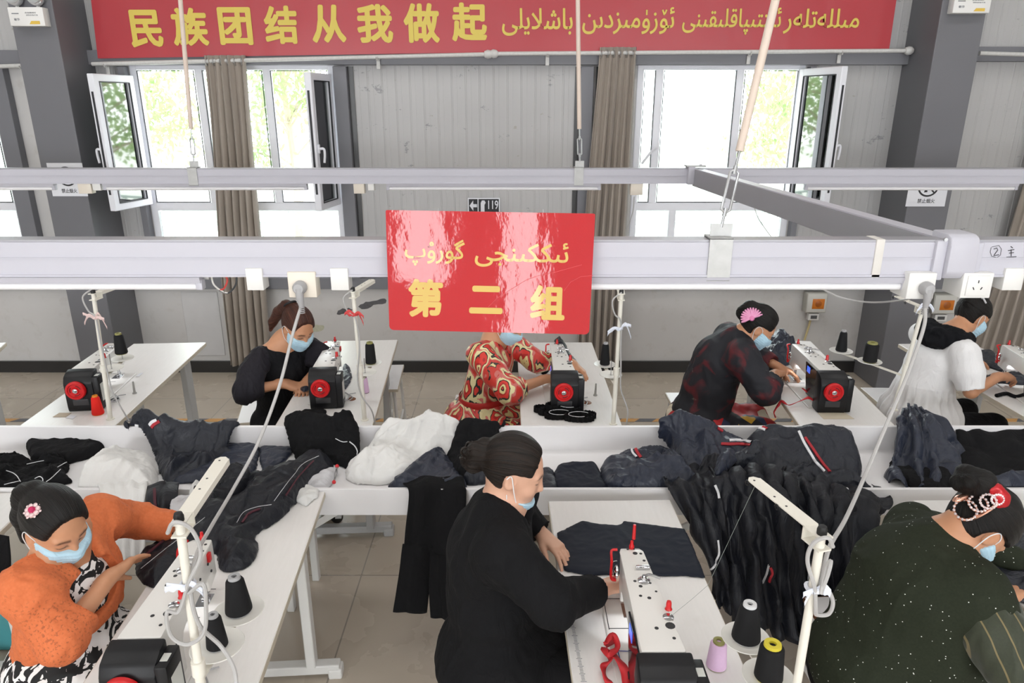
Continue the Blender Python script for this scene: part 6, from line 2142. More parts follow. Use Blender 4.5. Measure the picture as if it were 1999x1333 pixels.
for px_, py_, rr in ((1886, 996, 0.030), (1908, 986, 0.025), (1927, 978, 0.021), (1943, 971, 0.016)):
    q, nr = on_hair(hr, px_, py_)
    if q is None:
        continue
    v1 = V(0, 0, 1) - nr * nr.z
    v1.normalize()
    v2 = nr.cross(v1)
    ring = [q + nr * 0.012 + (v1 * math.cos(a) + v2 * math.sin(a)) * rr for a in np.linspace(0, 2 * PI, 17)[:-1]]
    mb.tube(ring, 0.0032, 6, closed=True)
    for p_ in ring:
        gm.lathe([(0.0006, 0.005), (0.0042, 0.001), (0.0006, -0.003)], frame_M(p_ + nr * 0.003, v1, v2, nr), 6)
bp = [on_hair(hr, x, y) for x, y in ((1872, 1010), (1890, 1014), (1912, 1006), (1935, 992), (1950, 980))]
mb.tube(cr([p_ + n_ * 0.006 for p_, n_ in bp if p_ is not None], 6), 0.005, 6)
cw = mb.build('crown_hair_clip', gold, hr)
gm.build('crown_gems', gem, cw)
q, nr = on_hair(hr, 1884, 966)
if q is None:
    q, nr = H.p(0.0, -0.155, 0.045), -H.F
MB().box((0, 0, 0), (0.06, 0.024, 0.028), frame_M(q + nr * 0.008, V(0.97, 0.2, 0.1).normalized(), nr.cross(V(0.97, 0.2, 0.1)).normalized(), nr), bev=0.009).build('claw_clip', gold, hr)
d2 = SDF(0.005)
q, nr = on_hair(hr, 1955, 976)
if q is None:
    q = H.p(-0.02, -0.05, 0.11)
d2.ell(q, [0.026, 0.016, 0.034], None, 0.01).ell(q + V(-0.02, 0.01, 0.03), [0.024, 0.015, 0.022], None, 0.01)
garment('red_bow', d2, mat('red_sequin', '#b3161f', 0.3, 0.2, var=0.3, scale=200), hr, 0.004, 30)
mask(H, P, 0.0045)
d = SDF(0.0065)
torso(d, pel, chest, neck, L, F, 0.215, 0.20, 0.175, 0.155)
d.chain([shL, neck - V(0.03, 0, 0.025), shR], [0.085, 0.078, 0.085], 0.06)
d.ell(V(1.26, 1.91, 0.55), [0.205, 0.24, 0.17], None, 0.09)
d.caps(V(1.30, 1.83, 0.92), V(1.34, 1.80, 0.68), 0.13, 0.14, 0.08)
d.chain([shR, shR.lerp(elR, 0.35)], [0.088, 0.085], 0.04).chain([shL, elL, wrL], [0.085, 0.064, 0.05], 0.04)
d.plane((0, 0, 0.42), (0, 0, -1), 0.01)
garment('knit_top', d, M_knit, P, 0.009, 7, (1, 1, 0.7), 31)
d = SDF(0.006)
d.chain([shR.lerp(elR, 0.22), shR.lerp(elR, 0.6), elR, elR.lerp(wrR, 0.30)], [0.084, 0.088, 0.080, 0.060], 0.04)
cuff(d, elR.lerp(wrR, 0.22), wrR - elR)
garment('striped_sleeve', d, M_strs, P, 0.008, 12, (1, 1, 0.5), 33)
d = SDF(0.009)
d.ell(V(1.20, 1.93, 0.53), [0.19, 0.21, 0.11], None, 0.05)
an = legs(d, V(1.20, 1.93, 0.53), F, L, 0.50, 0.36)
garment('trousers', d, M_suit, P, 0.006, 9)
shoes(P, an, F)

# ================================================================ back row: the ponytailed person in black
P = person('person with a brown ponytail and light blue mask, in a black blouse with sheer sleeves', (-1.40, 4.0, 0))
F, L = V(0.62, -0.78, 0), V(0.78, 0.62, 0)
neck, chest, pel = V(-1.33, 3.97, 1.055), V(-1.36, 3.98, 0.87), V(-1.42, 4.02, 0.54)
shR, shL = V(-1.455, 3.88, 0.99), V(-1.21, 4.05, 0.995)
elR, wrR = V(-1.505, 3.73, 0.84), V(-1.325, 3.85, 0.835)
elL, wrL = V(-1.125, 4.02, 0.875), V(-1.20, 3.93, 0.835)
H = Head((-1.235, 3.92, 1.16), (0.62, -0.56, -0.56), (0.40, -0.32, 0.86), 1.0)
body(P, H, neck, shR, shL, chest, pel, [(shR, elR, wrR), (shL, elL, wrL)],
     [dict(wrist=wrR, D=(0.88, 0.12, -0.30), N=(0.1, 0.3, -0.9), side=(0, 1, 0.2), curl=(0.3, 0.45, 0.3)),
      dict(wrist=wrL, D=(-0.15, -0.85, -0.35), N=(0, 0.3, -0.95), side=(-1, 0, 0), curl=(0.3, 0.4, 0.3))], M_skinA, 0.0055)
hr = hair(H, 'hair', M_hairr, P, [([H.p(0.0, -0.08, 0.075), H.p(0.015, -0.13, 0.05), H.p(0.03, -0.15, -0.02), H.p(0.05, -0.15, -0.10), H.p(0.06, -0.135, -0.15)], [0.035, 0.032, 0.034, 0.026, 0.010])], tie=H.p(0, -0.09, 0.085))
MB().tube([H.p(0.010 + 0.034 * math.cos(a), -0.108 + 0.012 * math.sin(a), 0.082 + 0.032 * math.sin(a)) for a in np.linspace(0, 2 * PI, 15)[:-1]], 0.006, 6, closed=True).build('hair_tie', M_black, hr)
mask(H, P, 0.0045)
d = SDF(0.007)
torso(d, pel, chest, neck, L, F, 0.165, 0.155, 0.13, 0.105)
d.chain([shL, neck - V(0.0, 0, 0.045), shR], [0.06, 0.055, 0.06], 0.05)
d.ell(neck + F * 0.06 + V(0, 0, 0.02), [0.062, 0.062, 0.062], None, 0.01, sub=True)
d.plane((0, 0, 0.42), (0, 0, -1), 0.01)
garment('black_blouse', d, M_blackc, P, 0.008, 9, (1, 1, 0.6), 41)
for s_, (sh, el, wr) in enumerate(((shR, elR, wrR), (shL, elL, wrL))):
    d = SDF(0.0065)
    d.chain([sh, sh.lerp(el, 0.55), el, el.lerp(wr, 0.5)], [0.066, 0.082, 0.074, 0.054], 0.03)
    cuff(d, el.lerp(wr, 0.34), wr - el)
    garment('sheer_sleeve', d, M_sheer, P, 0.010, 12, (1, 1, 0.6), 43 + s_)
d = SDF(0.010)
d.ell(pel, [0.17, 0.16, 0.11], None, 0.05)
an = legs(d, pel - V(0, 0, 0.02), F, L, 0.49, 0.36)
garment('trousers', d, M_suit, P, 0.006, 9, seed=4)
shoes(P, an, F)

# ================================================================ back row: the person in the ikat dress, face behind the board
P = person('person in a red patterned silk dress, face hidden by the red board', (-0.2, 4.02, 0))
F, L = V(0.86, -0.5, 0), V(0.5, 0.86, 0)
neck, chest, pel = V(-0.10, 4.03, 1.06), V(-0.13, 4.03, 0.88), V(-0.19, 4.03, 0.54)
shR, shL = V(-0.19, 3.91, 0.99), V(-0.04, 4.17, 0.995)
elR, wrR = V(-0.01, 3.74, 0.835), V(0.20, 3.90, 0.845)
elL, wrL = V(0.15, 4.08, 0.89), V(0.38, 4.16, 0.845)
H = Head((-0.02, 3.97, 1.18), (0.72, -0.35, -0.58), (0.42, -0.2, 0.86), 1.0)
body(P, H, neck, shR, shL, chest, pel, [(shR, elR, wrR), (shL, elL, wrL)],
     [dict(wrist=wrR, D=(0.80, 0.55, -0.15), N=(0, 0.1, -1), side=(-0.5, 1, 0), curl=(0.25, 0.4, 0.3)),
      dict(wrist=wrL, D=(0.62, -0.45, -0.45), N=(-0.3, -0.2, -0.9), side=(-0.6, -0.8, 0), curl=(0.3, 0.4, 0.3))], M_skinA, 0.0055)
hair(H, 'hair', M_hair, P, [([H.p(0.0, -0.105, 0.02)], [0.042])])
mask(H, P, 0.005)
d = SDF(0.007)
torso(d, pel, chest, neck, L, F, 0.185, 0.165, 0.15, 0.12)
d.chain([shL, neck - V(0.0, 0, 0.035), shR], [0.068, 0.060, 0.068], 0.05)
d.chain([shR, elR, elR.lerp(wrR, 0.4)], [0.080, 0.074, 0.062], 0.03).chain([shL, elL, elL.lerp(wrL, 0.6)], [0.076, 0.066, 0.052], 0.03)
cuff(d, elR.lerp(wrR, 0.26), wrR - elR)
cuff(d, elL.lerp(wrL, 0.45), wrL - elL)
d.ell(neck + F * 0.055 + V(0, 0, 0.0), [0.045, 0.045, 0.075], None, 0.01, sub=True)
d.ell(V(-0.20, 4.02, 0.48), [0.23, 0.22, 0.20], None, 0.08)
for s in (-1, 1):
    hip = pel + L * 0.09 * s
    kn = V(hip.x, hip.y, 0.50) + F * 0.33
    d.caps(hip, kn, 0.115, 0.10, 0.06).caps(kn, V(kn.x, kn.y, 0.22), 0.105, 0.14, 0.06)
d.caps(V(-0.22, 4.0, 0.46), V(-0.26, 3.98, 0.22), 0.20, 0.22, 0.06)
d.plane((0, 0, 0.16), (0, 0, -1), 0.01)
dr = garment('silk_dress', d, M_ikat, P, 0.012, 8, (1, 1, 0.45), 51)
mb = MB()
up = (chest - pel).normalized()
pts = [pel.lerp(chest, 0.42) + L * 0.178 * math.cos(a) + F * 0.146 * math.sin(a) for a in np.linspace(0, 2 * PI, 33)[:-1]]
mb.grid([[p_ + V(0, 0, dz) + (p_ - pel).normalized() * e for p_ in pts + pts[:1]] for dz, e in ((-0.022, 0.002), (-0.012, 0.008), (0.012, 0.008), (0.022, 0.002))])
sash_ = mb.build('dress_sash', mat('coral_silk', '#b5231f', 0.4, var=0.3, scale=25), P)
ml = [(an_, V(an_.x, an_.y, 0.07)) for an_ in (pel + F * 0.3 + L * 0.08, pel + F * 0.3 - L * 0.08)]
shoes(P, [(a_, b_) for a_, b_ in ml], F)

# ================================================================ back row: the person in the dark floral jacket
P = person('person in a dark floral jacket with a pink fan hair clip, bent over the sewing', (1.18, 3.99, 0))
F, L = V(0.99, -0.08, 0), V(0.08, 0.99, 0)
neck, chest, pel = V(1.345, 3.98, 1.075), V(1.235, 4.0, 0.92), V(1.15, 3.98, 0.58)
shR, shL = V(1.31, 3.81, 1.005), V(1.34, 4.17, 1.01)
elR, wrR = V(1.425, 3.70, 0.845), V(1.58, 3.99, 0.845)
elL, wrL = V(1.53, 4.22, 0.88), V(1.63, 4.10, 0.85)
H = Head((1.425, 3.95, 1.155), (0.80, -0.12, -0.60), (0.55, -0.08, 0.83), 1.02)
body(P, H, neck, shR, shL, chest, pel, [(shR, elR, wrR), (shL, elL, wrL)],
     [dict(wrist=wrR, D=(0.60, 0.70, -0.25), N=(0.2, 0.1, -0.95), side=(-0.7, 0.7, 0), curl=(0.4, 0.6, 0.4)),
      dict(wrist=wrL, D=(0.8, -0.4, -0.3), N=(0, -0.1, -1), side=(-0.4, -0.9, 0), curl=(0.3, 0.4, 0.3))], M_skinA, 0.0055)
hr = hair(H, 'hair', M_hair, P, [([H.p(0.0, -0.10, 0.05)], [0.05]), ([H.p(0.0, -0.11, 0.01)], [0.045])], tie=H.p(0, -0.11, 0.05), off=0.013)
mb = MB()
c, nr = on_hair(hr, 1467, 622)
if c is None:
    c, nr = H.p(0.03, -0.10, 0.10), H.R
nr = (nr + V(0, -1.2, 0.4)).normalized()
c = c + nr * 0.012
ax1 = V(0.92, -0.0, 0.38)
ax1 = (ax1 - nr * ax1.dot(nr)).normalized()
ax2 = nr.cross(ax1)
if ax2.z < 0:
    ax2 = -ax2
ax3 = ax1.cross(ax2)
for k in range(13):
    a = PI * k / 12
    dd_ = ax1 * math.cos(a) + ax2 * math.sin(a)
    mb.tube([c + dd_ * 0.012, c + dd_ * 0.042, c + dd_ * 0.062], [0.004, 0.0075, 0.0045], 6)
fan = mb.build('fan_hair_clip', mat('pink_pearl', '#e39ac0', 0.3, 0.1), hr)
MB().lathe([(0.001, 0.008), (0.012, 0.006), (0.016, 0.0), (0.001, -0.004)], frame_M(c, ax1, ax2, ax3), 14).build('clip_centre', mat('pink_rose', '#d87aa8', 0.3), fan)
mask(H, P, 0.0045)
d = SDF(0.007)
torso(d, pel, chest, neck, L, F, 0.205, 0.195, 0.18, 0.15)
d.chain([shL, neck - V(0.02, 0, 0.02), shR], [0.088, 0.078, 0.088], 0.06)
d.chain([shR, elR, elR.lerp(wrR, 0.75)], [0.092, 0.078, 0.060], 0.04).chain([shL, elL, wrL], [0.085, 0.068, 0.05], 0.04)
cuff(d, elR.lerp(wrR, 0.42), wrR - elR)
cuff(d, elL.lerp(wrL, 0.7), wrL - elL)
d.plane((0, 0, 0.50), (-0.05, 0, -1), 0.01)
garment('floral_jacket', d, M_dfl, P, 0.010, 8, (1, 1, 0.7), 61)
d = SDF(0.008)
d.ell(pel - V(0.0, 0, 0.04), [0.21, 0.22, 0.14], None, 0.05)
for s in (-1, 1):
    hip = pel + L * 0.09 * s - V(0, 0, 0.03)
    kn = V(hip.x, hip.y, 0.50) + F * 0.34
    d.caps(hip, kn, 0.115, 0.095, 0.06).caps(kn, V(kn.x, kn.y, 0.2), 0.10, 0.13, 0.06)
d.plane((0, 0, 0.14), (0, 0, -1), 0.01)
garment('red_print_skirt', d, M_patch, P, 0.012, 9, (1, 1, 0.5), 63)
shoes(P, [(None, V(1.50, 3.88, 0.08)), (None, V(1.50, 4.06, 0.08))], F)

# ================================================================ back row: the person in the white blouse
P = person('person in a white blouse with a black hood collar beside the orange-windowed alarm box', (2.48, 3.99, 0))
F, L = V(0.97, 0.22, 0), V(-0.22, 0.97, 0)
neck, chest, pel = V(2.61, 4.0, 1.09), V(2.51, 3.99, 0.92), V(2.47, 3.98, 0.58)
shR, shL = V(2.57, 3.82, 1.03), V(2.53, 4.18, 1.035)
elR, wrR = V(2.60, 3.74, 0.83), V(2.86, 3.90, 0.86)
elL, wrL = V(2.76, 4.33, 0.88), V(2.92, 4.34, 0.84)
H = Head((2.715, 4.04, 1.195), (0.80, 0.22, -0.55), (0.50, 0.15, 0.85), 1.0)
body(P, H, neck, shR, shL, chest, pel, [(shR, elR, wrR), (shL, elL, wrL)],
     [dict(wrist=wrR, D=(0.93, 0.25, -0.12), N=(0.1, 0.2, -0.95), side=(-0.2, 1, 0), curl=(0.5, 0.8, 0.5)),
      dict(wrist=wrL, D=(0.85, -0.35, -0.25), N=(0, 0, -1), side=(-0.3, -1, 0), curl=(0.25, 0.35, 0.25))], M_skinA, 0.0055)
hr = hair(H, 'hair', M_hair, P, [([H.p(0.0, -0.075, 0.09)], [0.042]), ([H.p(0.02, -0.10, 0.05)], [0.04])], tie=H.p(0, -0.09, 0.08), off=0.012)
mb = MB()
mb.tube(cr([H.p(0.03, -0.10, 0.13), H.p(0.055, -0.085, 0.10), H.p(0.075, -0.05, 0.075)], 5), 0.005, 6).tube(cr([H.p(0.0, -0.085, 0.135), H.p(0.04, -0.075, 0.115), H.p(0.06, -0.08, 0.085)], 5), 0.004, 6)
mb.build('hair_clip', mat('pearl_clip', '#d5d3d6', 0.25, 0.3), hr)
mask(H, P, 0.0045)
d = SDF(0.0065)
torso(d, pel, chest, neck, L, F, 0.16, 0.165, 0.14, 0.125)
d.chain([shL, neck - V(0.02, 0, 0.03), shR], [0.072, 0.065, 0.072], 0.05)
d.chain([shR, shR.lerp(elR, 0.5), shR.lerp(elR, 1.0)], [0.080, 0.080, 0.066], 0.03).chain([shL, elL], [0.062, 0.058], 0.03)
cuff(d, shR.lerp(elR, 0.82), elR - shR)
d.ell(V(2.48, 3.98, 0.60), [0.22, 0.22, 0.12], None, 0.04)
d.caps(V(2.47, 3.98, 0.72), V(2.48, 3.98, 0.56), 0.16, 0.215, 0.05)
d.plane((0, 0, 0.505), (0, 0, -1), 0.01)
V_, Q = d.mesh(2)
N = vnormals(V_, Q)
ang = np.arctan2(V_[:, 1] - 3.98, V_[:, 0] - 2.47)
pl = np.clip((0.80 - V_[:, 2]) / 0.12, 0, 1) * (np.abs(np.hypot(V_[:, 0] - 2.47, V_[:, 1] - 3.98)) < 0.3)
V_ = V_ + N * (0.012 * pl * np.sin(ang * 19 + 0.8 * np.sin(ang * 5)) + 0.006 * np.exp(-((V_[:, 2] - 0.81) / 0.012) ** 2) * np.sign(pl))[:, None]
V_ = folds(V_, N, 0.005, 10, 71, (1, 1, 0.6))
put_mesh('white_blouse', V_, Q, M_white_c, P)
d = SDF(0.0065)
hc = neck + V(-0.05, 0, -0.0)
ring = [hc + L * 0.125 * math.cos(a) + F * 0.085 * math.sin(a) + V(0, 0, 0.018 * math.sin(a) * -1) for a in np.linspace(0, 2 * PI, 15)]
d.chain(ring, [0.038 + 0.014 * (math.sin(a) < -0.1) for a in np.linspace(0, 2 * PI, 15)], 0.03)
d.ell(hc - F * 0.09 - V(0, 0, 0.02), [0.07, 0.11, 0.05], None, 0.04)
garment('black_hood', d, M_hood, P, 0.012, 14, (1, 1, 1), 73)
d = SDF(0.009)
d.ell(pel - V(0, 0, 0.05), [0.17, 0.18, 0.10], None, 0.05)
an = legs(d, pel - V(0, 0, 0.06), F, L, 0.51, 0.46, spread=0.11, rt=0.095)
garment('trousers', d, M_blackc, P, 0.006, 9, seed=8)
shoes(P, an, F)
# ================================================================ garments and cloth
M_navy = cloth_mat('navy_suiting', '#171b26', 0.40, 700, 0.10, 0.05, spec=0.42)
M_navyl = cloth_mat('navy_suiting_lighter', '#1f2535', 0.38, 700, 0.10, 0.06, spec=0.45)
M_navyf = cloth_mat('navy_flat_panel', '#171b27', 0.6, 700, 0.08, 0.0, 0.08)
M_blk = cloth_mat('black_cotton', '#111113', 0.88, 500, 0.15, 0.0)
M_dark_n = cloth_mat('dark_navy_jersey', '#12141c', 0.48, 600, 0.12, 0.03, spec=0.35)
M_whitecl = cloth_mat('white_lining_cloth', '#dddcda', 0.85, 300, 0.03, 0.1, 0.3)
M_greyc = cloth_mat('grey_net_cloth', '#c9c8cb', 0.8, 300, 0.06, 0.1)
M_strw = mat('white_stripe_tape', '#dfdfe2', 0.7, var=0)
M_strr = mat('red_stripe_tape', '#a8232e', 0.7, var=0)
M_pipe_r = mat('dark_red_piping', '#4e1f2a', 0.7, var=0)
M_ribbon = mat('red_ribbon', '#c4252c', 0.6, var=0.1, scale=40)

def poly_dist(px, py, poly):
    """signed distance to a closed outline, negative inside"""
    P = np.array(poly)
    n = len(P)
    best = np.full(px.shape, 1e9)
    ins = np.zeros(px.shape, bool)
    for i in range(n):
        a, b = P[i], P[(i + 1) % n]
        e = b - a
        wx, wy = px - a[0], py - a[1]
        t = np.clip((wx * e[0] + wy * e[1]) / max(e @ e, 1e-12), 0, 1)
        best = np.minimum(best, (wx - t * e[0]) ** 2 + (wy - t * e[1]) ** 2)
        c1 = (a[1] > py) != (b[1] > py)
        with np.errstate(divide='ignore', invalid='ignore'):
            xi = a[0] + (py - a[1]) * e[0] / (e[1] if abs(e[1]) > 1e-12 else 1e-12)
        ins ^= c1 & (px < xi)
    d = np.sqrt(best)
    return np.where(ins, -d, d)
LEAN = lambda x, y: 0.7445 + 0.0 * x
def board_lean(x, y):
    t = np.clip((y - 3.06) / 0.13, 0, 1)
    return 0.7445 + (t * t * (3 - 2 * t)) * 0.128
def pile_base(x, y):
    return board_lean(x, y) + 0.085 * np.clip((y - 2.84) / 0.16, 0, 1)
def lump(name, label, cat, outline, m, hgt=0.06, amp=0.02, scale=7.0, rot=0.0, stretch=3.0, edge=0.04, z0=0.7445, base=None, h=0.0062, seed=1, group=None, lumpy=0.35, parent=None, post=0.006, flat=False, under=None):
    """a heap of cloth lying on a surface: rounded rim, ridged folds running along rot"""
    pts = [PZ(p[0], p[1], p[2] if len(p) > 2 else z0 + hgt * 0.35) for p in outline]
    if z0 == 0.7445:
        for p in pts:
            p.y = max(p.y, 2.772)
    poly = [(p.x, p.y) for p in cr(pts, 3, closed=True)] if not flat else [(p.x, p.y) for p in pts]
    A = np.array(poly)
    lo, hi = A.min(0) - 0.02, A.max(0) + 0.02
    xs, ys = np.arange(lo[0], hi[0], h), np.arange(lo[1], hi[1], h)
    X, Y = np.meshgrid(xs, ys, indexing='ij')
    D = poly_dist(X.ravel(), Y.ravel(), poly).reshape(X.shape)
    ca, sa = math.cos(rot), math.sin(rot)
    U, W = (X * ca + Y * sa), (-X * sa + Y * ca)
    P = np.stack([U.ravel() / stretch, W.ravel(), np.full(U.size, seed * 3.7)], 1) * scale
    wv = fbm(P * 0.5, 2, seed + 11)
    f = fbm(P + wv[:, None] * 0.8, 3, seed).reshape(X.shape)
    P2 = np.stack([(U * 0.82 + W * 0.57).ravel() / stretch, (-U * 0.57 + W * 0.82).ravel(), np.full(U.size, seed * 1.9)], 1) * scale * 2.1
    f2 = fbm(P2 + wv[:, None], 2, seed + 21).reshape(X.shape)
    rid = 1.5 * np.maximum(0, 1 - 1.9 * np.abs(f)) ** 1.4 + 0.7 * np.maximum(0, 1 - 2.0 * np.abs(f2)) ** 1.4 - 0.35
    big = fbm(np.stack([X.ravel(), Y.ravel(), np.full(U.size, seed * 1.3)], 1) * 5.0, 2, seed + 5).reshape(X.shape)
    rim = 1 - np.exp(-np.maximum(-D, 0) / (edge * 0.7))
    bz = base(X, Y) if base is not None else np.full(X.shape, z0)
    top = bz + 0.006 + (hgt * (1 + lumpy * big) + amp * rid) * rim
    top = np.maximum(top, bz + 0.005)
    if under is not None:
        bz = under(X, Y)
    zlo, zhi = float(bz.min()) - 3 * h, float(top.max()) + 3 * h
    zs = np.arange(zlo, zhi, h)
    Z = zs[None, None, :]
    F = np.maximum(np.maximum(D[:, :, None], (Z - top[:, :, None]) * 0.8), bz[:, :, None] - Z).astype(np.float32)
    V_, Q = surface_nets(F, np.array([xs[0], ys[0], zs[0]]), h, 1)
    if post:
        V_ = folds(V_, vnormals(V_, Q), post, 16, seed + 3)
    own = parent is None
    o = put_mesh(name, V_, Q, m, parent)
    o['_bvh'] = 0
    if own:
        tag(o, label, cat, group)
    BV[o.name] = (BVHTree.FromPolygons([Vector(v) for v in V_], [tuple(q) for q in Q]))
    return o
BV = {}
def drape(name, label, cat, rows, m, amp=0.02, scale=6.0, stretch=(1, 1, 1), n=10, seed=1, thick=0.006, group=None, parent=None, waves=None):
    """a hanging sheet: control rows of (px, py, distance) from top to bottom, with folds"""
    C = [[PY(*p) for p in r] for r in rows]
    R = [cr(r, n) for r in C]
    cols = list(zip(*R))
    G = [cr(c, n) for c in cols]
    nu, nv = len(G), len(G[0])
    V_ = np.array([[tuple(G[i][j]) for i in range(nu)] for j in range(nv)]).reshape(-1, 3)
    Q = np.array([(j * nu + i, j * nu + i + 1, (j + 1) * nu + i + 1, (j + 1) * nu + i) for j in range(nv - 1) for i in range(nu - 1)])
    N = vnormals(V_, Q)
    if waves:
        k, a = waves
        u = np.tile(np.linspace(0, 1, nu), nv)
        v = np.repeat(np.linspace(0, 1, nv), nu)
        ph = 2.2 * fbm(np.stack([u * 2.2, v * 1.4, np.full(u.size, seed)], 1), 2, seed)
        V_ = V_ + N * (a * (0.35 + 0.65 * v) * np.sin(k * 2 * PI * u + ph))[:, None]
        N = vnormals(V_, Q)
    V_ = folds(V_, N, amp, scale, seed, stretch)
    o = put_mesh(name, V_, Q, m, parent)
    md = o.modifiers.new('cloth_thickness', 'SOLIDIFY')
    md.thickness = thick
    md.offset = 0
    if parent is None:
        tag(o, label, cat, group)
    BV[o.name] = BVHTree.FromPolygons([Vector(v) for v in V_], [tuple(q) for q in Q])
    return o
def first_hit(o, p):
    """the outermost garment under a picture point: (point, normal, garment)"""
    d = ray(p.x, p.y).normalized()
    best = None
    for nm, bv in BV.items():
        loc, nr, _, _ = bv.ray_cast(V(0, 0, CAM_H), d)
        if loc is not None and (best is None or loc.length_squared < 0 or (loc - V(0, 0, CAM_H)).length < best[3]):
            best = (loc, nr, bpy.data.objects[nm], (loc - V(0, 0, CAM_H)).length)
    if best is None:
        return None
    return best[0], (-best[1] if best[1].dot(d) > 0 else best[1]), best[2]
TAPES = []
def tape_on(o, *a, **k):
    TAPES.append((lay_tape, o, a, k))
def piping(o, *a, **k):
    TAPES.append((lay_piping, o, a, k))
def lay_tape(o, name, pts, w, m, lift=0.007, n=8):
    """a strip sewn onto a garment's surface"""
    hits, owners = [], {}
    for p in cr([V(x, y, 0) for x, y in pts], n):
        h_ = first_hit(o, p)
        if h_ is None:
            continue
        hits.append((h_[0], h_[1]))
        owners[h_[2].name] = owners.get(h_[2].name, 0) + 1
    if owners:
        o = bpy.data.objects[max(owners, key=owners.get)]
    if len(hits) < 3:
        return None
    rows = []
    nr_s = [sum((hits[j][1] for j in range(max(0, i - 2), min(len(hits), i + 3))), Vector()).normalized() for i in range(len(hits))]
    for i, (p, _) in enumerate(hits):
        nr = nr_s[i]
        t = hits[min(i + 1, len(hits) - 1)][0] - hits[max(i - 1, 0)][0]
        s = t.cross(nr)
        s = s.normalized() if s.length > 1e-8 else V(1, 0, 0)
        rows.append([p + s * w * 0.5 + nr * lift * 0.2, p + s * w * 0.45 + nr * lift, p - s * w * 0.45 + nr * lift, p - s * w * 0.5 + nr * lift * 0.2])
    return MB().grid(rows).build(name, m, o, angle=80)
def lay_piping(o, name, pts, r, m, lift=0.001):
    P, owners = [], {}
    for p in cr([V(x, y, 0) for x, y in pts], 8):
        h_ = first_hit(o, p)
        if h_ is not None:
            P.append(h_[0] + h_[1] * lift)
            owners[h_[2].name] = owners.get(h_[2].name, 0) + 1
    if owners:
        o = bpy.data.objects[max(owners, key=owners.get)]
    if len(P) > 2:
        MB().tube(P, r, 5).build(name, m, o)
GP = 'garment pieces in the trough'
# ---- left end of the trough
lump('folded_trousers', 'stack of folded black trousers at the left end of the trough', 'clothes', [(50, 872), (88, 840), (140, 842), (200, 856), (204, 872), (180, 888), (130, 902), (62, 898)], M_blk, 0.05, 0.006, 6, 0.2, 4, 0.012, seed=2, lumpy=0.05, flat=True)
o = lump('lace_scraps', 'heap of black lace scraps with white stitching at the left edge of the trough', 'cloth scraps', [(-60, 900), (40, 892), (62, 900), (118, 894), (136, 908), (128, 926), (141, 940), (108, 946), (75, 954), (-60, 956)], M_blk, 0.03, 0.025, 14, 0.1, 2, 0.02, seed=3, lumpy=0.6, post=0.008)
for k, pts in enumerate(([(12, 918), (30, 926), (40, 940)], [(52, 906), (70, 902), (86, 899)], [(68, 934), (78, 930), (84, 936), (80, 946)], [(90, 940), (104, 930), (118, 916)], [(112, 912), (122, 906), (130, 902)], [(8, 946), (24, 942), (38, 939)])):
    piping(o, 'white_stitching', pts, 0.0018, M_strw)
# white lining
lump('white_lining', 'heap of crumpled white lining cloth left of the striped navy jacket', 'cloth', [(148, 952), (165, 925), (190, 905), (215, 882), (255, 878), (296, 885), (309, 908), (302, 938), (286, 958), (230, 960)], M_whitecl, 0.10, 0.02, 7, 1.0, 3, 0.05, seed=4)
drape('white_lining', 'white cloth hanging over the trough front behind the orange jacket', 'cloth', [[(188, 936, 2.81), (240, 935, 2.81), (290, 936, 2.81)], [(194, 949, 2.757), (240, 949, 2.757), (288, 949, 2.757)], [(196, 964, 2.725), (240, 964, 2.725), (287, 964, 2.725)], [(198, 990, 2.69), (242, 995, 2.685), (286, 990, 2.69)], [(205, 1040, 2.64), (245, 1045, 2.63), (284, 1040, 2.64)], [(215, 1085, 2.63), (248, 1092, 2.62), (284, 1085, 2.63)]], M_whitecl, 0.008, 7, (1, 1, 0.4), 8, 5, waves=(4, 0.012))
# navy striped jacket over the back board
o = lump('striped_jacket', 'navy jacket with white and red cuff stripes hanging over the trough back at left', 'jacket', [(247, 868), (252, 842, 0.86), (258, 824, 0.88), (300, 821, 0.885), (345, 822, 0.885), (460, 823, 0.885), (460, 850, 0.83), (444, 880, 0.78), (452, 888), (400, 915), (345, 935), (318, 935), (306, 905), (290, 880)], M_navy, 0.05, 0.035, 5.5, 1.1, 2.6, 0.04, base=board_lean, seed=6, lumpy=0.4)
tape_on(o, 'white_stripe', [(268, 828), (266, 842), (260, 860), (253, 868)], 0.018, M_strw)
tape_on(o, 'red_stripe', [(259, 829), (258, 842), (253, 856), (248, 864)], 0.018, M_strr)
tape_on(o, 'white_stripe', [(293, 830), (298, 824), (306, 821)], 0.018, M_strw)
tape_on(o, 'red_stripe', [(297, 834), (303, 827), (311, 822)], 0.016, M_strr)
lump('folded_trousers', 'folded navy trousers lying under the grey cable in the trough', 'clothes', [(425, 872), (498, 862), (506, 888), (496, 922), (480, 938), (395, 942), (335, 938), (380, 915)], M_navyl, 0.03, 0.006, 5, 0.4, 4, 0.02, seed=7, lumpy=0.15)
lump('cut_panel', 'flat navy cut panel left of the black frilled garment', 'cloth piece', [(505, 852), (574, 846), (576, 878), (560, 898), (513, 921), (507, 900)], M_navyl, 0.018, 0.003, 5, 0.4, 4, 0.012, seed=8, lumpy=0.1, flat=True)
o = lump('frilled_garment', 'black garment with frills and white threads in the trough middle', 'clothes', [(558, 868), (565, 845, 0.82), (578, 824, 0.87), (612, 823, 0.87), (650, 838, 0.84), (688, 856), (703, 874), (702, 892), (688, 908), (672, 908), (640, 898), (600, 905), (575, 892)], M_blk, 0.06, 0.02, 11, 0.3, 2, 0.03, base=board_lean, seed=9, lumpy=0.4, post=0.007)
piping(o, 'white_stitching', [(655, 856), (668, 862), (678, 862)], 0.002, M_strw)
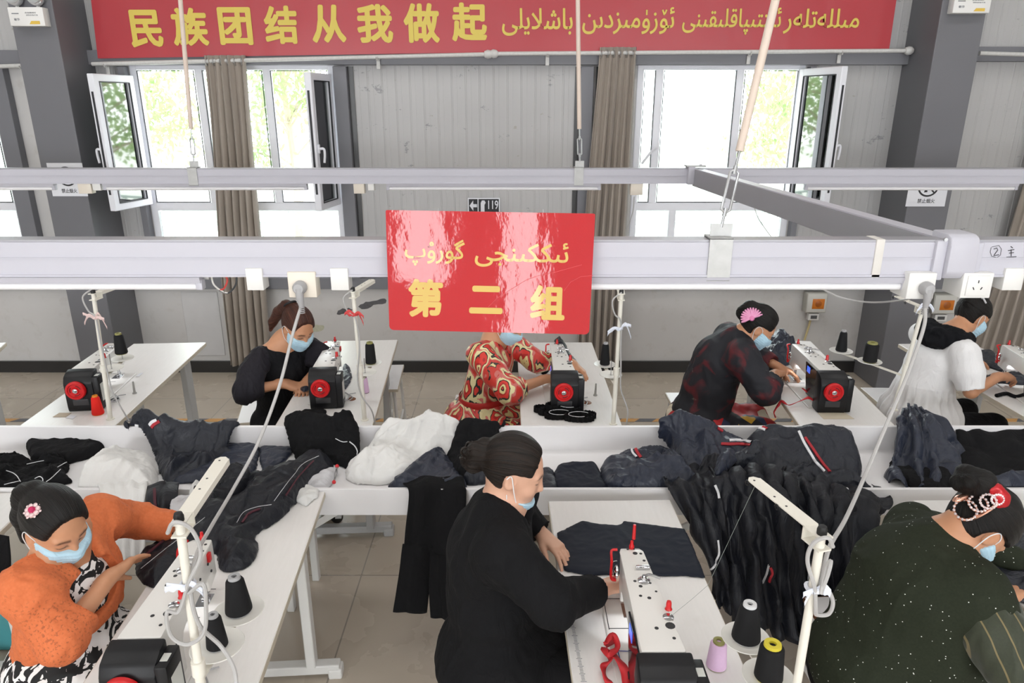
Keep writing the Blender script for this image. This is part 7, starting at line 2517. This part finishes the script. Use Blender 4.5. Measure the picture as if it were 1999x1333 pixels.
piping(o, 'white_stitching', [(682, 862), (692, 870), (697, 880), (696, 888)], 0.003, M_strw)
# dark trousers running down onto the left table
zt = TZ + 0.0005
def step_base(x, y):
    return np.where(y > 2.772, 0.7445 + 0 * x, np.where(y > 2.737, 0.783 + 0 * x, zt + 0 * x))
o = lump('piped_trousers', 'long dark navy trousers with red piping stretched from trough to left machine', 'trousers', [(600, 882), (640, 886), (652, 900), (640, 915), (608, 935), (584, 968), (548, 1005), (516, 1026), (498, 1040), (505, 1065), (490, 1094), (456, 1108), (428, 1104), (420, 1075), (395, 1082), (300, 1140), (262, 1092), (330, 1040), (405, 985), (460, 968), (480, 935), (530, 908), (570, 895)], M_dark_n, 0.06, 0.024, 6, 0.95, 3, 0.045, z0=zt, base=step_base, seed=10, lumpy=0.3)
piping(o, 'seam_piping', [(622, 890), (592, 905), (575, 925), (555, 950), (535, 978)], 0.0013, M_greyc)
piping(o, 'seam_piping', [(530, 985), (500, 990), (475, 1000), (462, 1020)], 0.0013, M_greyc)
tape_on(o, 'red_piping', [(612, 900), (590, 922), (572, 945), (556, 968)], 0.006, M_pipe_r)
tape_on(o, 'red_piping', [(508, 994), (486, 1004), (472, 1022)], 0.008, M_pipe_r)
piping(o, 'seam_piping', [(400, 1010), (350, 1050), (300, 1090), (275, 1110)], 0.0012, M_greyc)
tape_on(o, 'red_piping', [(345, 1035), (315, 1060), (285, 1085)], 0.008, M_pipe_r)
o = lump('dark_jacket', 'dark crumpled jacket under the raised guide arm at the left table', 'jacket', [(395, 1010), (400, 975), (428, 935), (445, 918), (480, 912), (508, 930), (500, 950), (470, 975), (440, 1000), (415, 1025)], M_dark_n, 0.085, 0.03, 7, 1.0, 2.5, 0.05, z0=zt, base=step_base, seed=13)
o = drape('trouser_leg', 'dark trouser leg with red piping hanging over the trough front', 'clothes', [[(288, 950, 2.755), (318, 940, 2.76), (350, 942, 2.755)], [(287, 975, 2.665), (318, 972, 2.65), (346, 975, 2.665)], [(292, 1010, 2.65), (316, 1020, 2.64), (342, 1015, 2.65)], [(318, 1058, 2.64), (328, 1062, 2.635), (338, 1060, 2.64)]], M_dark_n, 0.012, 7, (1, 1, 0.5), 8, 14)
tape_on(o, 'red_piping', [(302, 955), (304, 985), (314, 1020), (324, 1048)], 0.012, M_pipe_r)
piping(o, 'seam_piping', [(296, 965), (300, 995), (312, 1030)], 0.0015, M_greyc)
lump('white_cloth', 'pale cloth scrap pressed under the dark jacket at the left table', 'cloth', [(326, 1038), (332, 990), (336, 975), (370, 965), (400, 968), (398, 985), (370, 1012), (345, 1040)], M_greyc, 0.02, 0.01, 9, 0.8, 3, 0.02, z0=zt, seed=15)
lump('white_cloth', 'white gathered cloth beside the raised guide arm', 'cloth', [(370, 968), (372, 952), (385, 940), (396, 948), (398, 965), (388, 980)], M_whitecl, 0.04, 0.015, 10, 1.2, 3, 0.02, z0=zt, seed=16)
lump('net_cloth', 'translucent grey net cloth beneath the long dark trousers', 'cloth', [(575, 935), (600, 922), (640, 915), (660, 918), (652, 940), (636, 958), (600, 958), (578, 955)], M_greyc, 0.03, 0.012, 8, 0.7, 3, 0.025, seed=17)
lump('pocket_lining', 'small white pocket lining on the corner of the left table', 'cloth', [(560, 962), (572, 950), (600, 948), (624, 957), (620, 970), (598, 988), (580, 980)], M_whitecl, 0.016, 0.006, 10, 0.3, 2, 0.015, z0=zt, seed=18, flat=True)
t = thing('thread_snips', 'small thread snips with red and white ends beside the frilled garment', 'snips', PZ(660, 925, 0.80), world=True)
a_, b_ = PZ(658, 910, 0.80), PZ(652, 941, 0.785)
MB().tube([a_, (a_ + b_) / 2 + V(0.008, 0, 0.004), b_], 0.003, 6).tube([a_, (a_ + b_) / 2 + V(-0.004, 0, 0.0), b_], 0.003, 6).build('blade', M_chrome, t)
for nm_, q in (('handle_tip', a_), ('handle_tip', b_)):
    MB().lathe([(0.001, -0.009), (0.008, -0.005), (0.009, 0.003), (0.004, 0.009), (0.001, 0.01)], T(*q), 10).build(nm_, M_ribbon, t)
# white lining, centre
lump('white_netting', 'long heap of white netting slung over the trough back beside the black bundle', 'cloth', [(672, 915), (700, 893), (760, 868), (812, 842, 0.84), (832, 822, 0.88), (897, 828, 0.88), (892, 848, 0.85), (872, 890), (820, 925), (760, 938), (690, 936)], M_whitecl, 0.07, 0.025, 8, 0.45, 3.2, 0.05, base=board_lean, seed=19)
lump('black_bundle', 'black gathered garment slung over the trough back behind the suited person\'s head', 'clothes', [(868, 893), (880, 855, 0.84), (896, 826, 0.89), (930, 820, 0.90), (962, 822, 0.90), (985, 838, 0.86), (984, 862), (965, 890), (940, 920), (895, 935)], M_blk, 0.075, 0.03, 9, 1.3, 2.6, 0.05, base=board_lean, seed=20)
lump('navy_garment', 'dark navy garment lying behind the suited person\'s bun', 'clothes', [(895, 905), (905, 875), (940, 855), (980, 868), (985, 900), (965, 930), (900, 935)], M_navy, 0.085, 0.02, 8, 1.2, 2.6, 0.05, seed=21)
lump('navy_jacket', 'navy jacket with sharp corner spread at the trough edge beside the suited person', 'jacket', [(756, 946), (800, 910), (850, 871), (872, 890), (900, 912), (912, 950), (880, 968), (832, 966), (772, 964)], M_navyl, 0.05, 0.02, 6, 0.9, 2.6, 0.025, seed=22, lumpy=0.2, flat=True)
ht = drape('hanging_trousers', 'black trousers hanging over the trough front beside the suited person', 'trousers', [[(782, 938, 2.82), (840, 930, 2.83), (905, 930, 2.82)], [(792, 950, 2.757), (842, 949, 2.757), (908, 949, 2.757)], [(798, 966, 2.73), (845, 966, 2.725), (910, 966, 2.73)], [(792, 1030, 2.67), (845, 1032, 2.65), (905, 1035, 2.65)], [(788, 1075, 2.65), (843, 1080, 2.63), (902, 1085, 2.61)]], M_suit, 0.010, 6, (1, 1, 0.35), 10, 23, waves=(2.0, 0.010))
for rows_ in ([[(788, 1060, 2.652), (815, 1063, 2.64), (842, 1066, 2.642)], [(779, 1130, 2.63), (808, 1134, 2.60), (838, 1136, 2.62)], [(771, 1192, 2.61), (802, 1197, 2.575), (832, 1195, 2.60)]], [[(841, 1066, 2.64), (872, 1068, 2.62), (902, 1070, 2.62)], [(838, 1136, 2.60), (870, 1140, 2.57), (902, 1142, 2.58)], [(842, 1204, 2.58), (872, 1210, 2.55), (905, 1212, 2.56)]]):
    drape('trouser_leg', '', '', rows_, M_suit, 0.008, 6, (1, 1, 0.35), 10, 24, parent=ht, waves=(1.2, 0.008))
# folded navy pieces behind the middle table
lump('folded_jacket', 'folded navy jacket beside the middle table\'s back edge', 'jacket', [(1082, 925), (1096, 908), (1160, 906), (1178, 936), (1186, 968), (1090, 968)], M_navyf, 0.03, 0.004, 5, 0.0, 4, 0.015, seed=24, lumpy=0.1)
lump('folded_jacket', 'folded dark navy jacket partly behind the suited person\'s face', 'jacket', [(1030, 940), (1058, 918), (1082, 922), (1090, 968), (1040, 968)], M_navy, 0.03, 0.004, 5, 0.0, 4, 0.015, seed=25, lumpy=0.1)
# the great pile on the right
o = lump('navy_jacket', 'navy jacket with small red and white tab left of the great dark pile', 'jacket', [(1172, 922), (1176, 902), (1200, 888), (1238, 876), (1290, 885), (1340, 905), (1370, 950), (1350, 978), (1290, 972), (1230, 968), (1190, 958)], M_navyl, 0.08, 0.035, 6, -0.7, 2.8, 0.05, seed=26)
tape_on(o, 'white_tab', [(1232, 874), (1236, 884), (1243, 893)], 0.010, M_strw)
tape_on(o, 'red_tab', [(1240, 874), (1245, 884), (1252, 894)], 0.014, M_strr)
o = lump('striped_jacket', 'navy garment with white and red collar bands on top of the great pile', 'jacket', [(1284, 838, 0.88), (1300, 828, 0.90), (1340, 826, 0.90), (1395, 832, 0.90), (1475, 834, 0.92), (1530, 842, 0.92), (1536, 872, 0.86), (1500, 920), (1420, 940), (1340, 925), (1310, 890)], M_navyl, 0.035, 0.035, 6, 1.2, 2.6, 0.04, base=pile_base, under=board_lean, seed=27)
for pts, m_ in (([(1424, 860), (1446, 860), (1468, 863)], M_strw), ([(1408, 867), (1440, 867), (1466, 869)], M_strr), ([(1460, 839), (1480, 836), (1494, 840)], M_strw), ([(1455, 834), (1478, 831), (1498, 838)], M_strr), ([(1400, 836), (1410, 842)], M_strr), ([(1432, 838), (1440, 847)], M_strw)):
    tape_on(o, 'white_band' if m_ is M_strw else 'red_band', pts, 0.014, m_)
o = lump('striped_trousers', 'navy trousers with long white and red side stripes at the pile\'s right', 'trousers', [(1455, 832, 0.93), (1500, 822, 0.93), (1560, 832, 0.92), (1600, 850, 0.86), (1650, 885), (1680, 915), (1676, 935), (1620, 942), (1560, 930), (1500, 890, 0.84)], M_navy, 0.095, 0.03, 5, -0.8, 3, 0.04, base=pile_base, under=board_lean, seed=28)
tape_on(o, 'white_stripe', [(1560, 842), (1572, 868), (1590, 898), (1608, 920)], 0.012, M_strw)
tape_on(o, 'red_stripe', [(1572, 854), (1588, 878), (1604, 902), (1620, 922)], 0.012, M_strr)
HP = 'dark garments hanging off the trough'
o = drape('hanging_garment', 'dark garment falling from the pile right behind the middle table\'s edge', 'clothes', [[(1300, 925, 2.82), (1345, 915, 2.88), (1400, 905, 2.92)], [(1312, 968, 2.66), (1362, 955, 2.65), (1415, 945, 2.66)], [(1352, 1040, 2.60), (1385, 1040, 2.57), (1430, 1035, 2.58)], [(1385, 1110, 2.56), (1410, 1125, 2.53), (1445, 1130, 2.54)], [(1390, 1178, 2.54), (1420, 1190, 2.52), (1460, 1200, 2.52)]], M_dark_n, 0.035, 7, (1, 1, 0.35), 10, 29, waves=(3.2, 0.03), group=HP)
o = drape('hanging_garment', 'wide black garment mass hanging from the middle of the great pile', 'clothes', [[(1380, 900, 2.95), (1440, 880, 3.02), (1500, 890, 3.02), (1545, 905, 2.98)], [(1395, 950, 2.68), (1450, 940, 2.66), (1510, 940, 2.66), (1560, 950, 2.68)], [(1405, 1030, 2.57), (1460, 1030, 2.53), (1520, 1030, 2.54), (1580, 1035, 2.56)], [(1420, 1130, 2.53), (1470, 1135, 2.49), (1530, 1140, 2.49), (1590, 1140, 2.52)], [(1425, 1215, 2.51), (1480, 1235, 2.47), (1540, 1245, 2.47), (1600, 1240, 2.50)]], M_dark_n, 0.04, 7, (1, 1, 0.3), 10, 30, waves=(5.5, 0.035), group=HP)
tape_on(o, 'white_tab', [(1397, 947), (1402, 960), (1405, 973)], 0.010, M_strw)
tape_on(o, 'white_tab', [(1401, 1053), (1403, 1080), (1396, 1100), (1386, 1114)], 0.008, M_strw)
tape_on(o, 'white_tab', [(1503, 1102), (1498, 1120), (1490, 1137)], 0.008, M_strw)
tape_on(o, 'red_tab', [(1504, 1106), (1507, 1120), (1503, 1135)], 0.010, M_strr)
o = drape('hanging_garment', 'dark garment falling at the pile\'s right behind the person in green', 'clothes', [[(1530, 905, 2.98), (1580, 915, 2.98), (1640, 930, 2.95), (1690, 950, 2.88)], [(1545, 945, 2.70), (1600, 955, 2.68), (1660, 965, 2.68), (1740, 972, 2.72)], [(1570, 1030, 2.57), (1610, 1030, 2.54), (1660, 1030, 2.55), (1720, 1020, 2.60)], [(1580, 1120, 2.53), (1620, 1125, 2.50), (1665, 1125, 2.51), (1710, 1110, 2.55)], [(1590, 1200, 2.51), (1625, 1210, 2.49), (1665, 1210, 2.50), (1700, 1200, 2.53)]], M_dark_n, 0.035, 7, (1, 1, 0.35), 10, 31, waves=(4.5, 0.03), group=HP)
tape_on(o, 'white_tab', [(1580, 1116), (1580, 1124), (1580, 1132)], 0.012, M_strw)
lump('dark_garment', 'crumpled navy garment ridge across the great pile\'s front', 'clothes', [(1385, 930), (1420, 900), (1500, 900), (1580, 915), (1650, 920), (1700, 940), (1750, 965), (1790, 968), (1760, 980), (1680, 978), (1560, 968), (1440, 965)], M_navy, 0.13, 0.045, 7, -0.25, 3, 0.06, seed=32)
lump('wrung_cloth', 'twisted navy cloth knotted on top of the great pile', 'cloth', [(1396, 915, 0.90), (1402, 885, 0.90), (1420, 868, 0.92), (1440, 872, 0.92), (1440, 890, 0.9), (1425, 905, 0.9), (1410, 925, 0.88)], M_navyl, 0.05, 0.025, 12, 1.2, 3, 0.025, z0=0.87, seed=33)
lump('dark_garment', 'dark jersey bundle at the front left of the great pile', 'clothes', [(1350, 935), (1362, 905), (1395, 895), (1425, 915), (1432, 945), (1410, 968), (1365, 965)], M_dark_n, 0.11, 0.03, 8, 0.9, 2.6, 0.05, seed=34)
# right end
drape('navy_garment', 'gathered navy garment hanging over the trough back beside the person in white', 'clothes', [[(1757, 803, 3.24), (1772, 788, 3.25), (1792, 790, 3.25), (1808, 802, 3.24)], [(1744, 850, 3.12), (1776, 838, 3.09), (1815, 832, 3.09), (1852, 840, 3.15)], [(1736, 900, 3.0), (1776, 893, 2.97), (1828, 886, 2.97), (1888, 892, 3.06)], [(1733, 940, 2.87), (1782, 950, 2.80), (1842, 956, 2.79), (1935, 962, 2.78)]], M_navyl, 0.03, 8, (1, 1, 0.4), 12, 35, waves=(4.5, 0.028))
drape('black_garment', 'long black garment draped over the trough back at its right end', 'clothes', [[(1862, 838, 3.24), (1930, 838, 3.24), (2000, 839, 3.24), (2080, 840, 3.24)], [(1866, 842, 3.185), (1932, 842, 3.18), (2000, 843, 3.18), (2080, 844, 3.185)], [(1872, 882, 3.08), (1935, 886, 3.06), (2000, 888, 3.06), (2085, 890, 3.08)], [(1880, 925, 2.87), (1945, 928, 2.85), (2010, 930, 2.85), (2090, 930, 2.87)], [(1890, 952, 2.775), (1960, 954, 2.77), (2020, 955, 2.77), (2100, 956, 2.775)]], M_blk, 0.025, 6, (1, 1, 0.6), 10, 36)
lump('navy_fold', 'navy fold of cloth along the front of the trough\'s right end', 'clothes', [(1900, 955), (1935, 938), (1985, 935), (2080, 940), (2090, 985), (1980, 982), (1925, 972)], M_navyl, 0.05, 0.03, 7, -0.4, 4, 0.03, seed=51)
lump('black_cloth', 'black cloth lying flat before the gathered navy garment', 'cloth', [(1735, 918), (1745, 895), (1800, 905), (1860, 930), (1860, 968), (1800, 958), (1752, 934)], M_blk, 0.03, 0.008, 6, -0.3, 3, 0.02, seed=37)
lump('navy_trousers', 'dark navy cloth on the table in front of the person in green', 'clothes', [(1880, 1100), (1910, 1060), (1960, 1035), (2090, 1040), (2110, 1175), (1990, 1172), (1920, 1150)], M_navy, 0.04, 0.025, 6, 0.4, 3, 0.035, z0=zt, seed=38)
# the flat panel on the middle table and its sewn edge
o = lump('cut_panel', 'flat dark navy panel being sewn on the middle table', 'cloth piece', [(1086, 1042), (1110, 1030), (1136, 1018), (1170, 1024), (1204, 1027), (1213, 1024), (1217, 1018), (1240, 1021), (1290, 1028), (1338, 1034), (1358, 1080), (1378, 1130), (1330, 1125), (1270, 1127), (1210, 1122), (1150, 1125), (1100, 1115)], M_navyf, 0.006, 0.0015, 5, 0.1, 3, 0.01, z0=zt, seed=39, lumpy=0.1, flat=True, h=0.006, post=0.002)
# ---- pieces on the back tables
lump('cloth_strip', 'black cloth strip on the front of the ponytailed person\'s table', 'cloth', [(586, 812), (594, 802), (632, 800), (638, 806), (625, 812), (600, 817)], M_blk, 0.012, 0.004, 9, 0.1, 3, 0.012, z0=zt, seed=40)
lump('cut_panel', 'navy cut piece under the ponytailed person\'s hands', 'cloth piece', [(582, 745), (590, 712), (606, 708), (612, 730), (606, 758), (590, 764)], M_navyl, 0.012, 0.004, 6, 0.4, 3, 0.012, z0=zt + 0.03, seed=41)
lump('cut_panel', 'navy cut piece right of the ponytailed person\'s machine', 'cloth piece', [(664, 744), (672, 712), (684, 720), (687, 738), (674, 762), (664, 764)], M_navyl, 0.010, 0.003, 6, 0.9, 3, 0.012, z0=zt, seed=42)
lump('navy_sleeve', 'dark navy cloth trailing behind the machine above the elastic coil', 'cloth', [(1082, 664), (1100, 664), (1114, 690), (1130, 712), (1122, 724), (1108, 716), (1098, 690)], M_navy, 0.035, 0.010, 8, 1.3, 3, 0.02, z0=zt, seed=43)
lump('dark_cloth', 'dark gathered cloth at the patterned dress person\'s hand', 'cloth', [(1048, 712), (1060, 700), (1072, 705), (1072, 722), (1058, 728)], M_blk, 0.03, 0.01, 9, 0.3, 2, 0.02, z0=zt, seed=44)
lump('navy_bundle', 'shiny navy bundle behind the dark floral person\'s hands', 'clothes', [(1484, 690), (1492, 668), (1515, 655), (1545, 662), (1558, 676), (1550, 700), (1520, 708), (1495, 704)], M_navyl, 0.09, 0.03, 9, 0.8, 2.6, 0.045, z0=zt, seed=45)
lump('navy_strip', 'dark navy strip fed under the machine before the person in white', 'cloth', [(1895, 745), (1930, 735), (1985, 728), (2060, 725), (2060, 748), (1990, 752), (1940, 748), (1905, 756)], M_navy, 0.02, 0.008, 8, 0.1, 3, 0.02, z0=zt, seed=46)
lump('navy_strip', 'dark navy cloth beyond the hand of the person in white', 'cloth', [(1905, 690), (1930, 684), (1955, 700), (1960, 724), (1930, 716), (1905, 710)], M_navy, 0.02, 0.008, 8, 0.3, 3, 0.02, z0=zt, seed=47)
pts = [PZ(x, y, zt + 0.01) for x, y in ((1945, 772), (1965, 768), (1985, 774), (2015, 766), (2040, 772))]
tag(MB().tube(cr(pts, 8), 0.011, 8).build('twisted_strap', M_blk), 'thick black cord on the table corner before the person in white', 'strap')
for fn_, o_, a_, k_ in TAPES:
    fn_(o_, *a_, **k_)
# black elastic coil
t = thing('elastic_coil', 'heap of coiled black elastic with white threads on the back-row table', 'elastic', PZ(1100, 815, TZ), world=True)
rnd = random.Random(8)
for k, (cx, cy, rx, z_) in enumerate(((1070, 808, 0.035, 0.022), (1092, 815, 0.05, 0.02), (1130, 820, 0.05, 0.022), (1110, 806, 0.045, 0.03), (1148, 815, 0.03, 0.02), (1056, 803, 0.03, 0.02), (1085, 804, 0.04, 0.035))):
    c = PZ(cx, cy, TZ)
    rows = []
    n = 60
    for i in range(n):
        a = 2 * PI * i / n
        r = rx * (1 + 0.18 * math.sin(2 * a + k) + 0.06 * math.sin(17 * a))
        p = c + V(r * math.cos(a) * 1.25, r * math.sin(a) * 0.75, 0)
        q = c + V((r + 0.006) * math.cos(a) * 1.25, (r + 0.006) * math.sin(a) * 0.75, 0)
        rows.append([p + V(0, 0, 0.002), p + V(0, 0, z_ * 1.5), q + V(0, 0, z_ * 1.5 + 0.003 * math.sin(15 * a)), q + V(0, 0, 0.002)])
    rows.append(rows[0])
    o = MB().grid(rows).build('elastic_loop', M_blk, t)
    if k in (1, 2, 3):
        MB().tube([c + V((rx * 0.9) * math.cos(a) * 1.25, rx * 0.9 * math.sin(a) * 0.75, z_ * 1.5 + 0.002) for a in np.linspace(0.5, 5.2, 24)], 0.0016, 5).build('white_thread', M_strw, o)
# ribbons
def ribbon(name, label, pts, w, m, twist=2.0, cat='ribbon'):
    P = cr(pts, 8)
    rows = []
    for i, p in enumerate(P):
        t_ = P[min(i + 1, len(P) - 1)] - P[max(i - 1, 0)]
        a = twist * math.sin(i * 0.23)
        s = t_.cross(V(0, 0, 1))
        s = (s.normalized() if s.length > 1e-6 else V(1, 0, 0)) * math.cos(a) + V(0, 0, 1) * math.sin(a)
        rows.append([p - s * w / 2, p, p + s * w / 2])
    o = MB().grid(rows).build(name, m, angle=180)
    md = o.modifiers.new('thickness', 'SOLIDIFY')
    md.thickness = 0.0025
    tag(o, label, cat)
    return o
ribbon('red_ribbon', 'crumpled red ribbon beside the middle machine', [PZ(x, y, TZ + z_) for x, y, z_ in ((1200, 1248, 0.02), (1182, 1258, 0.05), (1196, 1240, 0.06), (1205, 1262, 0.05), (1188, 1276, 0.05), (1178, 1265, 0.03), (1192, 1285, 0.03), (1178, 1300, 0.02), (1182, 1320, 0.02), (1192, 1338, 0.015))], 0.020, M_ribbon, 0.9)
ribbon('red_ribbon', 'red ribbon trailing beside the middle machine\'s black knob', [PZ(x, y, TZ + z_) for x, y, z_ in ((1194, 1275, 0.03), (1208, 1288, 0.04), (1218, 1305, 0.03), (1222, 1325, 0.02), (1226, 1345, 0.015))], 0.026, M_ribbon, 0.5)
ribbon('red_ribbon', 'red ribbon tied to the machine beside the dark floral jacket, hanging off the table', [PZ(x, y, TZ + z_) for x, y, z_ in ((1594, 785, 0.03), (1578, 776, 0.06), (1560, 783, 0.03), (1540, 790, 0.015), (1526, 783, 0.02), (1520, 790, 0.0), (1512, 802, -0.02), (1514, 815, -0.06))], 0.016, M_ribbon, 0.8)
ribbon('red_ribbon', 'short red ribbon end poking up beside the blue screen machine', [PZ(x, y, TZ + z_) for x, y, z_ in ((1592, 784, 0.02), (1580, 768, 0.04), (1566, 757, 0.06))], 0.014, M_ribbon, 0.4)
# machine knobs seen beside the ribbons
t = MB().lathe([(0.001, 0.05), (0.014, 0.047), (0.018, 0.03), (0.017, 0.01), (0.010, 0.0)], frame_M(PZ(1226, 1318, TZ + 0.03), V(0, 1, 0), V(0, 0, 1), V(1, 0, 0)), 16).build('reverse_lever', M_motor)
tag(t, 'black reverse lever knob low on the middle machine', 'lever')
t = MB().tube([PZ(1237, 1052, TZ + 0.24), PZ(1239, 1024, TZ + 0.29)], [0.006, 0.005], 8).build('thread_clip', M_wheel)
tag(t, 'red plastic clip standing up from the middle machine head', 'clip')

# ---- small things on the tables
M_pin = mat('grey_spool_pin', '#a6a5a0', 0.4, 0.4)
for px_, py_, lb in ((263, 768, 'grey spool peg on the table with the unattended machine'), (1162, 772, 'grey spool peg on the table with the elastic coil')):
    p = PZ(px_, py_, TZ)
    t = thing('spool_peg', lb, 'peg', p)
    MB().cyl((0, 0, 0), (0, 0, 0.006), 0.012, n=14).build('base', M_pin, t)
    MB().cyl((0, 0, 0.004), (0.002, 0, 0.075), 0.007, 0.0045, n=12).build('pin', M_pin, t)
for px_, py_, lb, m_ in ((686, 779, 'brown cable hole cap on the ponytailed person\'s table', M_wood), (1146, 786, 'brown cable hole cap on the table with the elastic coil', M_wood), (224, 780, 'dark cable hole cap by the unattended machine', M_motor)):
    p = PZ(px_, py_, TZ)
    t = MB().lathe([(0.001, 0.004), (0.022, 0.004), (0.026, 0.001), (0.026, 0.0)], T(*p), 18).build('grommet', m_)
    tag(t, lb, 'grommet')
M_card = mat('tan_card', '#bcae9a', 0.7, var=0.1)
def card(label, q, m_=M_card, nm='paper_slip'):
    P = [PZ(x, y, TZ + 0.001) for x, y in q]
    n = len(P)
    t = MB().add(P + [p + V(0, 0, 0.0015) for p in P], [tuple(range(n)), tuple(range(n, 2 * n))[::-1]] + [(i, (i + 1) % n, n + (i + 1) % n, n + i) for i in range(n)]).build(nm, m_, smooth=False, fix=True)
    tag(t, label, 'paper')
    return t
card('tan paper label on the table front by the unattended machine', [(103, 814), (116, 806), (140, 806), (128, 814)])
card('white paper slip beside the tan label by the unattended machine', [(128, 816), (138, 810), (150, 812), (142, 818)], M_paper)
card('faded tan instruction sticker on the table with the blue screen machine', [(1608, 818), (1596, 806), (1650, 806), (1668, 818)], mat('faded_card', '#d3c9b4', 0.6))
card('white sticker near the needle of the unattended machine', [(265, 735), (274, 728), (280, 728), (271, 735)], M_paper)
# ruler marks along the middle table's edge
t = thing('edge_ruler', 'row of ruler ticks printed along the middle table\'s left edge', 'ruler', (0, 0, TZ), world=True)
mb = MB()
for s in range(46):
    q = PZ(1113 + 27 * s / 46.0, 1196 + 137 * s / 46.0, TZ + 0.0004)
    mb.box(q, (0.010 if s % 5 else 0.018, 0.0012, 0.0008))
mb.build('ticks', M_ink, t, smooth=False)
MB().tube([PZ(1180, 1269, TZ + 0.01), PZ(1228, 1271, TZ + 0.01)], 0.0015, 4).tube([PZ(1206, 1270, TZ + 0.01), PZ(1210, 1285, TZ + 0.01)], 0.0015, 4).build('blue_mark', mat('blue_ink', '#2a3a86', 0.5), t)
# thread from the cone across the middle table
tag(MB().tube([PZ(1303, 1208, TZ + 0.225), PZ(1350, 1170, TZ + 0.18), PZ(1382, 1142, TZ + 0.19), PZ(1480, 935, 1.44)], 0.0006, 4).build('sewing_thread', mat('grey_thread', '#8f9690', 0.6)), 'fine thread running from the middle machine up to the guide arm', 'thread')

# ---- left edge: hanging cloth, teal box, shoe
drape('hanging_cloth', 'black cloth hanging under the table corner at the left edge', 'cloth', [[(-60, 1035, 2.3), (-20, 1040, 2.28), (18, 1046, 2.3)], [(-60, 1090, 2.27), (-20, 1095, 2.25), (22, 1100, 2.27)], [(-60, 1150, 2.26), (-20, 1165, 2.24), (14, 1168, 2.26)]], M_suit, 0.008, 6, (1, 1, 0.4), 8, 50)
t = thing('storage_box', 'teal plastic box on the floor at the left edge', 'box', (PZ(0, 1195, 0.2).x - 0.1, PZ(0, 1195, 0.2).y + 0.1, 0))
M_teal = mat('teal_plastic', '#4f9aa0', 0.4)
MB().box((0, 0, 0.14), (0.34, 0.26, 0.26), bev=0.015).build('body', M_teal, t)
MB().box((0, 0, 0.275), (0.36, 0.28, 0.025), bev=0.008).build('lid', M_teal, t)
p = PZ(4, 1230, 0.05)
t = thing('shoe', 'shiny black shoe on the floor at the left edge', 'shoe', p, world=True)
d = SDF(0.006)
d.caps(p + V(-0.10, 0.0, 0.03), p + V(0.01, -0.02, 0.0), 0.040, 0.034, 0.02).caps(p + V(-0.13, 0.01, 0.03), p + V(-0.13, 0.01, 0.06), 0.036, 0.034, 0.03)
d.plane((0, 0, 0.012), (0, 0, -1), 0.003)
V_, Q = d.mesh(2)
put_mesh('upper', V_, Q, mat('patent_black', '#131314', 0.15), t)
MB().box(p + V(-0.06, -0.008, -0.044), (0.22, 0.07, 0.012), bev=0.004).build('sole', M_black, t)

# ---- marks on the lower wall
def stain(label, q, m_):
    P = [PY(x, y, WALL_Y - 0.003) for x, y in q]
    P = [p for p in cr(P, 3, closed=True)]
    rnd = random.Random(int(q[0][0]))
    P = [p + V(rnd.uniform(-0.006, 0.006), 0, rnd.uniform(-0.006, 0.006)) for p in P]
    n = len(P)
    o = MB().add(P + [p + V(0, 0.003, 0) for p in P], [tuple(range(n)), tuple(range(n, 2 * n))[::-1]] + [(i, (i + 1) % n, n + (i + 1) % n, n + i) for i in range(n)]).build('paint_stain', m_, smooth=False, fix=True)
    tag(o, label, 'stain')
M_st1 = mat('black_smear', '#5a595c', 0.7, var=0.3, scale=40)
M_st2 = mat('olive_smear', '#bdbda8', 0.7, var=0.2, scale=40)
stain('long black smear on the wall left of the red board', [(700, 598), (715, 590), (735, 586), (752, 582), (752, 592), (730, 596), (712, 604)], M_st1)
stain('short black smear on the wall near the red rag', [(658, 612), (664, 604), (680, 602), (690, 605), (676, 610), (664, 614)], M_st1)
stain('olive smear on the wall beside the ponytailed person', [(605, 636), (618, 634), (632, 635), (630, 645), (615, 647), (606, 644)], M_st2)
stain('small dark spot on the white wall panel', [(372, 606), (378, 604), (380, 611), (374, 613)], M_st1)
stain('dark drip on the white wall panel beside the curtain', [(424, 632), (430, 628), (428, 642), (422, 646)], M_st1)
a_, b_ = PY(352, 570, WALL_Y - 0.01), PY(440, 694, WALL_Y - 0.01)
struct(MB().box(((a_.x + b_.x) / 2, WALL_Y - 0.004, (a_.z + b_.z) / 2), (b_.x - a_.x, 0.008, a_.z - b_.z), bev=0.002, seg=1).build('wall_panel', mat('white_patch_board', '#cbcacb', 0.55), wb, smooth=False))
